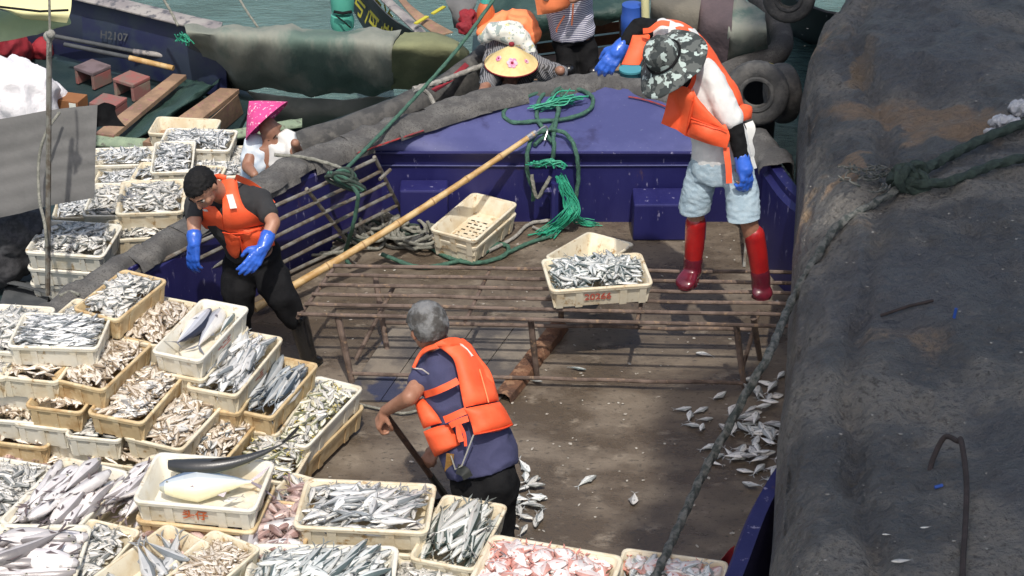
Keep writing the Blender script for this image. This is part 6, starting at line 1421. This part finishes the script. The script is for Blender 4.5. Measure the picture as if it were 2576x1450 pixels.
body += hand_parts(J(1210, 238, 13.25), (-.9, -.2, -.4), (0, .3, -1), .9, (.3, .4, .3), 1)
remesh('body', body, MATS['skin_dark'], wy, .010, 3)
remesh('blouse', [loft([(J(1287, 190, 13.75), Vector((.16, 0, 0)), Vector((0, .05, .09))), (J(1285, 160, 13.9), Vector((.2, 0, 0)), Vector((0, .04, .13))), (J(1284, 110, 14.25), Vector((.18, 0, 0)), Vector((0, .04, .13)))], 20, 2), chain([J(1340, 162, 13.8), J(1380, 183, 13.6), J(1408, 182, 13.35)], [.085, .075, .055]), chain([J(1240, 178, 13.8), J(1232, 205, 13.5), J(1222, 222, 13.4)], [.085, .07, .05])], MATS['striped_sleeve'], wy, .010, 3, fold=.012, fsc=10)
remesh('life_vest', [chain([J(1215, 85, 14.1), J(1262, 55, 14.2), J(1318, 45, 14.2), J(1340, 90, 14.1)], [.045, .07, .075, .06]), chain([J(1290, 62, 14.1), J(1330, 68, 14.1)], [.07, .06])], MATS['vest_light'], wy, .012, 3, fold=.02, fsc=9)
remesh('printed_scarf', [chain([J(1215, 98, 14.0), J(1245, 78, 13.98), J(1280, 85, 13.95), J(1315, 100, 13.95), J(1335, 130, 13.9)], [.035, .07, .085, .07, .04]), chain([J(1255, 62, 14.0), J(1300, 68, 14.0)], [.03, .05])], MATS['print_cloth'], wy, .010, 2, fold=.012, fsc=9)
yg = remesh('yellow_glove', [chain([J(1180, 240, 13.25), J(1205, 236, 13.25), J(1218, 232, 13.28)], [.014, .02, .016])], MATS['yellow_paint'], wy, .006, 1)
# ---- the person in the striped shirt, cut by the top edge
ps = thing('person', 'standing person in striped shirt and black trousers cut by the top edge', 'person', G(1450, 200, -.5))
TS = Torso([(-150, 1415, 14.3, 40, .09), (-100, 1418, 14.25, 62, .11), (-40, 1425, 14.2, 56, .12), (20, 1432, 14.18, 52, .12), (70, 1440, 14.15, 50, .12), (95, 1443, 14.15, 50, .12)])
hc = J(1400, -205, 14.1); hf, hu = (-.3, -.8, -.4), (-.1, -.2, .95)
hpL, hpR = J(1468, 95, 14.15), J(1420, 100, 14.15); knL, knR = J(1480, 160, 14.1), J(1422, 160, 14.05); anL, anR = J(1492, 220, 14.0), J(1430, 215, 13.95)
remesh('body', head_parts(hc, hf, hu, 1)+[chain([hc, J(1412, -160, 14.25)], [.06, .06]), TS.loft(-.01), chain([J(1470, -110, 14.2), J(1500, -30, 14.1), J(1440, 0, 13.85)], [.05, .04, .03]), chain([J(1365, -110, 14.2), J(1345, -40, 14.05), J(1375, -5, 13.85)], [.05, .04, .03]), chain([hpL, knL, anL], [.07, .05, .035]), chain([hpR, knR, anR], [.07, .05, .035])], MATS['skin'], ps, .011, 3)
hair(hc, hf, hu, MATS['hair_black'], ps, 1)
face_bits(hc, hf, hu, ps)
remesh('shirt', [Torso(TS.rows[:5]+[(88, 1442, 14.15, 52, .125)]).loft(.014), chain([J(1460, -110, 14.2), J(1490, -50, 14.12)], [.075, .065]), chain([J(1372, -110, 14.2), J(1352, -60, 14.1)], [.075, .065])], MATS['striped_shirt'], ps, .010, 3, fold=.012, fsc=8)
remesh('trousers', [loft([(J(1441, 62, 14.15), Vector((.13, 0, 0)), Vector((0, .12, 0))), (J(1444, 100, 14.15), Vector((.145, 0, 0)), Vector((0, .125, 0)))], 20, 2), chain([hpL, knL, anL], [.09, .085, .085]), chain([hpR, knR, anR], [.09, .08, .08])], MATS['black_cloth'], ps, .011, 3, fold=.014, fsc=7)
sheet('life_vest', [[J(1350, -60, 13.95), J(1400, -60, 13.9), J(1440, -60, 13.98)], [J(1348, 0, 13.92), J(1395, 0, 13.86), J(1435, -5, 13.95)], [J(1352, 38, 13.9), J(1395, 30, 13.88), J(1425, 18, 13.95)]], MATS['vest_light'], ps, th=.06, bulge=.02, sub=4, wob=.02, wsc=8)
for (pts) in (((1420, 40), (1402, 70), (1400, 82)), ((1442, 10), (1440, 45), (1438, 65))): strap('vest_strap', [J(x, y, 13.98) for x, y in pts], .012, MATS['vest_light'], ps, th=.004)
for c_, s__ in ((anL, .08), (anR, .08)): boot('boot', [c_+Vector((0, 0, .12)), c_], [.05, .045], c_+Vector((-.02, -.16, -.1)), MATS['boot_black'], ps)
# ---------------------------------------------------------------- ropes
def rope(name, pts, r, mat, label, cat='rope', grp=None, strand=.16, seg=9, n=7, twist=None):
    P = smooth_path(pts, n)
    return tag(tube(name, P, r, MATS[mat], None, seg=seg, strand=strand, twist=twist or .9/r), label, cat, grp)
# big mossy mooring rope over the quay and down across the deck
def onq(x, y, off=.03):
    """point on the quay surface under the picture position"""
    dg = bpy.context.evaluated_depsgraph_get(); o = Vector((0, 0, CAM_H)); d = (G(x, y, 0)-o).normalized()
    ok, loc, nr, idx = quay.ray_cast(o, d)
    return (loc+nr.normalized()*off*(1 if nr.dot(d) < 0 else -1)) if ok else G(x, y, ZE)
bpy.context.view_layer.update()
P = [G(1640, 1470, .62), G(1700, 1340, .60), G(1765, 1200, .62), G(1830, 1080, .75), G(1880, 985, .9), G(1935, 890, 1.05)]+[onq(x, y, .035) for x, y in ((2004, 770), (2060, 660), (2120, 575), (2200, 520), (2290, 470))]
rope('mooring_rope', P, .021, 'rope_mossy', 'thick mossy mooring rope running from the quay knot down across the deck', strand=.2, seg=15, n=22, twist=46)
rope('mooring_rope', [onq(2300, 462, .05), onq(2370, 430, .06), onq(2470, 375, .07), onq(2600, 318, .08)], .028, 'rope_dark', 'upper of two dark ropes leading right from the quay knot', seg=12, n=16, strand=.2, twist=46)
rope('mooring_rope', [onq(2290, 480, .05), onq(2400, 465, .05), onq(2500, 430, .05), onq(2620, 405, .05)], .026, 'rope_dark', 'lower of two dark ropes leading right from the quay knot', seg=12, n=16, strand=.2, twist=46)
kn = thing('rope_knot', 'big dark rope knot lying on the quay', 'knot', onq(2280, 470, 0))
c = onq(2285, 468, .06)
for k in range(7):
    a0 = k*1.3; Pk = []
    for i in range(22):
        t = i/22*2*math.pi; q = Vector((math.cos(t)*.085, math.sin(t)*.05, .02*math.sin(2*t)))
        Pk.append(c+Matrix.Rotation(a0, 3, Vector((math.sin(k), math.cos(k*2), .7)).normalized()) @ q+Vector((.03*math.sin(k*2.), .03*math.cos(k), 0)))
    tube('loop', Pk, .026, MATS['rope_dark'], kn, seg=9, closed=True, strand=.14, twist=40)
for k in range(26):
    random.seed(k); s0 = c+Vector((-.05-random.random()*.25, random.uniform(-.1, .15), 0)); q = [s0]
    for i in range(4): q.append(q[-1]+Vector((random.uniform(-.05, .02), random.uniform(-.05, .05), random.uniform(-.015, .02))))
    tube('frayed_strand', smooth_path(q, 3), .005, MATS['rope_mossy'], kn, seg=5)
# thin green rope from the top edge to the bulwark
rope('green_rope', [J(1256, -20, 13.4), J(1150, 125, 13.1), J(1040, 250, 12.7), J(950, 345, 12.3), J(868, 428, 11.85)], .0125, 'rope_green', 'straight green rope running from the top edge to the left bulwark', n=10)
tg = thing('rope_tangle', 'green rope tangle tied to the grating on the left bulwark', 'rope')
c = J(868, 440, 11.75); random.seed(5)
for k in range(7):
    Pk = [c+Vector((math.cos(t+k)*(.05+.012*k), .02*math.sin(k*2+t), math.sin(t+k*.6)*(.035+.004*k)-.01*k)) for t in [2*math.pi*i/16 for i in range(16)]]
    tube('loop', Pk, .012, MATS['rope_green' if k % 2 else 'rope_dark'], tg, seg=7, closed=True)
rope('green_rope', [J(880, 460, 11.75), J(900, 490, 11.7), J(896, 530, 11.72), J(885, 580, 11.75), G(868, 640, .03), G(880, 668, .03)], .013, 'rope_green', 'green rope hanging behind the grating to the deck')
rope('pale_rope', [G(690, 390, .74), G(760, 396, .73), G(820, 410, .70), G(862, 425, .7)], .012, 'rope_grey', 'pale rope lying on the mats beside the woman in the pink hat')
# green loops on the foredeck
def fdz(y): return .545+max(0, (381-y))/175*.13+.02
def fp(x, y, o=0.): return G(x, y, fdz(y)+o)
rope('green_rope', [fp(1420, 225), fp(1360, 232), fp(1290, 262), fp(1266, 288), fp(1290, 308), fp(1350, 305), fp(1420, 300), fp(1478, 280), fp(1492, 250), fp(1465, 228), fp(1415, 222), fp(1365, 240), fp(1350, 290), fp(1370, 330), fp(1390, 360)], .014, 'rope_green', 'dark green rope looped wide on the blue foredeck')
rope('green_rope', [fp(1345, 365), fp(1385, 325), fp(1405, 280, .02), fp(1390, 240, .02), fp(1415, 225), fp(1400, 300, .02), fp(1392, 345, .01), J(1394, 372, 12.45), J(1388, 410, 12.45)], .014, 'rope_green', 'dark green rope crossing the wide loops on the foredeck')
rope('green_rope', [fp(1392, 325, .03), fp(1355, 335, .02), fp(1332, 362, .02), J(1326, 400, 12.42), J(1328, 440, 12.42), J(1342, 480, 12.42), J(1340, 505, 12.42)], .014, 'rope_green', 'left hanging green loop at the bulkhead')
rope('green_rope', [fp(1385, 325, .03), fp(1420, 335, .02), fp(1442, 362, .02), J(1452, 400, 12.42), J(1455, 450, 12.42), J(1448, 500, 12.40), J(1445, 540, 12.38)], .014, 'rope_green', 'right hanging green loop at the bulkhead')
rope('grey_rope', [J(1338, 440, 12.38), J(1342, 470, 12.36), J(1352, 498, 12.36), J(1370, 470, 12.36), J(1385, 445, 12.38)], .012, 'rope_grey', 'short grey rope hanging from the blue bollard')
def tuft(label, pts, n, r=.004, sp=.05, mat='net_green', seed=0):
    random.seed(seed); t = thing('net_tuft', label, 'net', pts[0]); VF = []
    for k in range(n):
        o = Vector((random.gauss(0, sp), random.gauss(0, sp*.4), random.gauss(0, sp*.5)))
        P = [Vector(p)+o*(.5+i/len(pts))+Vector((random.gauss(0, sp*.5), random.gauss(0, sp*.2), random.gauss(0, sp*.3))) for i, p in enumerate(pts)]
        VF.append(tube_vf(smooth_path(P, 4), r*random.uniform(.6, 1.5), 5))
    V, F = merge(VF); o = mk('strands', V, F, MATS[mat], t); o['kind'] = 'stuff'; return t
tuft('bright green net tuft lying on the foredeck inside the rope loops', [fp(1350, 270, .02), fp(1385, 262, .03), fp(1415, 252, .03), fp(1440, 246, .02)], 34, sp=.04, seed=1)
tuft('bright green net tuft on the bulkhead bollard', [J(1345, 412, 12.38), J(1368, 412, 12.36), J(1392, 408, 12.36), J(1400, 418, 12.36)], 24, sp=.028, seed=2)
tuft('long green frayed rope end falling from the bulkhead to the deck', [J(1408, 445, 12.38), J(1428, 480, 12.36), J(1440, 515, 12.34), J(1432, 545, 12.3), G(1400, 575, .03), G(1370, 595, .02)], 40, sp=.028, seed=3)
tuft('green frayed strands spreading right on the deck under the bulkhead', [J(1438, 520, 12.34), G(1455, 556, .05), G(1475, 560, .03), G(1495, 564, .02)], 16, sp=.022, seed=4)
tuft('small green net tuft on the tarp covered boat', [J(455, 85, 14.6), J(460, 92, 14.6), J(462, 105, 14.6)], 14, sp=.03, seed=6)
# coil of grey rope on the deck
random.seed(12); coil = thing('rope_coil', 'heap of coiled grey rope on the deck beside the blue bulwark', 'rope', G(1000, 600, 0))
def heap(cx, cy, rx, ry, n, mat, z0=.014, dz=.014):
    for k in range(n):
        x0 = cx+random.gauss(0, rx*.22); y0 = cy+random.gauss(0, ry*.22); s1 = random.uniform(.45, 1.0); s2 = random.uniform(.45, 1.0); ph = random.random()*6; m_ = 26
        Pk = []
        for i in range(m_):
            t = 2*math.pi*i/m_*random.choice([1]) ; w1_ = 1+.16*math.sin(2*t+ph)+.10*math.sin(3*t+ph*2)
            g = G(x0+math.cos(t)*rx*s1*w1_, y0+math.sin(t)*ry*s2*w1_, 0); g.z = z0+dz*k*.6+.014*math.sin(t*2+ph)+.01; Pk.append(g)
        tube('loop', Pk, .0115, MATS[mat], coil, seg=7, closed=True, strand=.12, twist=90)
heap(1035, 612, 62, 34, 11, 'rope_grey'); heap(960, 590, 60, 36, 8, 'rope_grey'); heap(1040, 580, 55, 24, 6, 'rope_dark'); heap(800, 640, 62, 16, 3, 'rope_grey', dz=.006); heap(940, 545, 60, 26, 4, 'rope_grey'); heap(900, 600, 60, 30, 4, 'rope_dark')
rope('green_rope', [G(1040, 585, .05), G(1110, 640, .02), G(1190, 662, .02), G(1265, 645, .02), G(1278, 622, .02), G(1250, 615, .02), G(1210, 640, .02), G(1120, 665, .02), G(1050, 672, .02), G(960, 640, .06)], .014, 'rope_green', 'green rope running from the coil past the empty nested crates')
rope('green_rope', [G(1270, 640, .02), G(1330, 612, .02), G(1400, 590, .02)], .013, 'rope_green', 'green rope lying between the nested crates and the frayed end')
rope('grey_rope', [G(1230, 632, .02), G(1290, 600, .02), G(1330, 565, .02), G(1375, 556, .02), G(1420, 552, .02)], .012, 'rope_pale', 'pale rope on the deck leading to the bulkhead')
rope('grey_rope', [G(1340, 572, .02), G(1370, 580, .02), G(1400, 570, .02), G(1432, 575, .02)], .010, 'rope_pale', 'second pale rope bit lying at the frayed green end')
rope('grey_rope', [G(905, 1018, .02), G(960, 1030, .02), G(1010, 1040, .02), G(1050, 1034, .02)], .008, 'rope_grey', 'thin grey cord on the deck behind the left hand of the shovelling man')
rope('grey_rope', [J(400, -20, 15), J(430, 30, 14.9), J(448, 66, 14.8)], .010, 'rope_grey', 'thin grey rope at the top edge left of the tarp covered boat')
rope('grey_rope', [J(592, -20, 15.4), J(625, 35, 15.2), J(668, 95, 15)], .009, 'rope_grey', 'thin line slanting down to the green tarpaulin from the top edge')
rope('grey_rope', [G(150, 745, .72), G(175, 735, .72), G(200, 742, .72)], .010, 'rope_grey', 'thin loop of rope over the lowest gunwale mat')
# quay odds and ends
hk = thing('iron_staple', 'rusty bent iron bar set in the quay at the lower right', 'iron bar', onq(2400, 1200, 0))
tube('bar', smooth_path([onq(2335, 1185, -.02), onq(2345, 1175, .04), onq(2375, 1150, .10), onq(2420, 1148, .12), onq(2440, 1170, .12), onq(2438, 1240, .06), onq(2430, 1330, .03), onq(2425, 1420, .03), onq(2422, 1480, .02)], 6), .013, MATS['rust_dark'] if 'rust_dark' in MATS else M('rust_dark', (.045, .032, .03), (.03, .022, .02), sc=20, rough=.85, bump=.5), hk)
tag(mk('plastic_bag', *remesh_vf(), MATS['plastic_bag']) if False else remesh('plastic_bag', [icos(onq(2530, 320, .03), (.10, .05, .04)), icos(onq(2565, 290, .05), (.07, .05, .05)), icos(onq(2500, 340, .02), (.05, .025, .02))], MATS['plastic_bag'], bpy.data.objects['quay'], .008, 1, fold=.02, fsc=25), 'crumpled pale plastic bag on the quay at the right picture edge', 'bag')
bpy.data.objects['plastic_bag'].parent = None
tag(tube('iron_rod', [onq(2215, 800, .012), onq(2290, 775, .012), onq(2345, 762, .012)], .008, MATS['rust_dark'], seg=8), 'thin rusty rod lying on the wet quay', 'rod')
tag(tube('blue_peg', [onq(2400, 800, .0), onq(2400, 800, .0)+Vector((.005, .0, .055))], .008, MATS['blue_drum'], seg=8), 'small blue peg standing on the wet quay', 'peg')
tag(tube('blue_scrap', [onq(2352, 1232, .01), onq(2372, 1225, .01)], .008, MATS['blue_drum'], seg=6), 'small blue plastic scrap inside the bent iron bar', 'scrap')
for i, (x, y, a_, ln, lb) in enumerate(((2270, 1417, .1, .10, 'small pale fish lying low on the dark quay at the bottom'), (2235, 1347, 0, .045, 'white fish scrap on the quay beside the iron bar'), (2330, 1332, .1, .05, 'pale fish scrap right of the other on the quay'))):
    p = onq(x, y, .012); o = bpy.data.objects.new('fish', fish_mesh('silver', i)); o.matrix_basis = lay(p, Vector((1, 0, 0)), Vector((0, 1, 0)), Vector((0, 0, 1)), math.pi+a_, math.pi/2, 0, ln); link(o); tag(o, lb, 'fish')
# shell grit stuck on the quay
random.seed(3); VF = []
M('shell_grit', (.34, .33, .30), (.22, .21, .19), sc=30, rough=.8)
for i in range(300):
    x = random.uniform(2005, 2576); y = random.uniform(0, 1450)
    p = onq(x, y, .001)
    if abs(p.z-ZE) > .6: continue
    r = random.choice([.002, .003, .003, .004, .007]); V, F = icos(p, (r*random.uniform(.7, 1.8), r, r*.5), None, 1); VF.append((V, F))
V, F = merge(VF); tag(mk('shell_grit', V, F, MATS['shell_grit'], sm=False), 'pale shell grit scattered on the quay', 'grit', kind='stuff')
# red cloth at the right gunwale, bottom
tag(sheet('red_tarp', [gz([(1812, 1405, .45), (1850, 1375, .5)]), gz([(1806, 1430, .35), (1838, 1420, .4)]), gz([(1812, 1470, .25), (1830, 1470, .3)])], MATS['red_cloth'], None, th=.01, sub=4, wob=.02), 'red cloth scrap tucked inside the right gunwale at the bottom', 'cloth')
# fish scales and scraps on the deck
random.seed(9); VF = []; M('scraps', (.45, .43, .38), (.30, .26, .22), sc=30, rough=.6)
for i in range(240):
    x = random.uniform(760, 1960); y = random.uniform(560, 1400); p = G(x, y, .004)
    if abs(p.x) > 1.9: continue
    r = random.uniform(.003, .008); V, F = icos(p, (r*random.uniform(.8, 2.4), r*random.uniform(.6, 1.6), .0025), Matrix.Rotation(random.random()*3, 3, 'Z'), 1); VF.append((V, F))
V, F = merge(VF); tag(mk('fish_scraps', V, F, MATS['scraps'], sm=False), 'tiny fish scraps and scales scattered over the deck', 'scraps', kind='stuff')
# pits and stones are part of the quay; a dark crack line along its shoulder
# ---------------------------------------------------------------- sub-parts move with their part
def nest(root, names, into, rename=None):
    ch = list(root.children); base = [c.name.split('.')[0] for c in ch]
    tgt = [c for c, b in zip(ch, base) if b == into]
    if not tgt: return
    t = tgt[0]
    for c, b in zip(ch, base):
        if b in names and c is not t: c.parent = t
    if rename: t.name = rename
for root in [o for o in COL.objects if o.get('category') == 'person']:
    ks = [c.name.split('.')[0] for c in root.children]
    nest(root, ('eye', 'iris', 'eyebrow', 'mouth'), 'body')
    vs = [k for k in ks if k.startswith('vest_')]
    if vs:
        main = 'vest_back' if 'vest_back' in vs else ('vest_front' if 'vest_front' in vs else vs[0])
        if 'life_vest' in ks: main = 'life_vest'
        nest(root, tuple(vs)+('reflective_patch', 'buckle_strap', 'drawstring'), main, 'life_vest')
    nest(root, ('hat_band', 'neck_flap'), 'bucket_hat'); nest(root, ('hat_edge', 'flower_petal', 'flower_heart', 'hat_top'), 'conical_hat')
    nest(root, ('sleeve_hem',), 't_shirt')
for root in [o for o in COL.objects if o.name.startswith('bamboo_pole')]: nest(root, ('cane_node', 'ferrule', 'hook'), 'cane')
for root in [o for o in COL.objects if o.name.startswith('fishing_boat')]: nest(root, ('bulkhead_lip', 'seam', 'locker', 'bollard', 'bollard_post'), 'bulkhead'); nest(root, ('hatch_board', 'hatch_beam'), 'deck')
for root in [o for o in COL.objects if o.name.startswith('cardboard_box')]: nest(root, ('carton_label',), 'carton')
for root in [o for o in COL.objects if o.name.split('.')[0] in ('fish_crate', 'empty_crate')]: nest(root, ('rim', 'lettering'), 'shell')
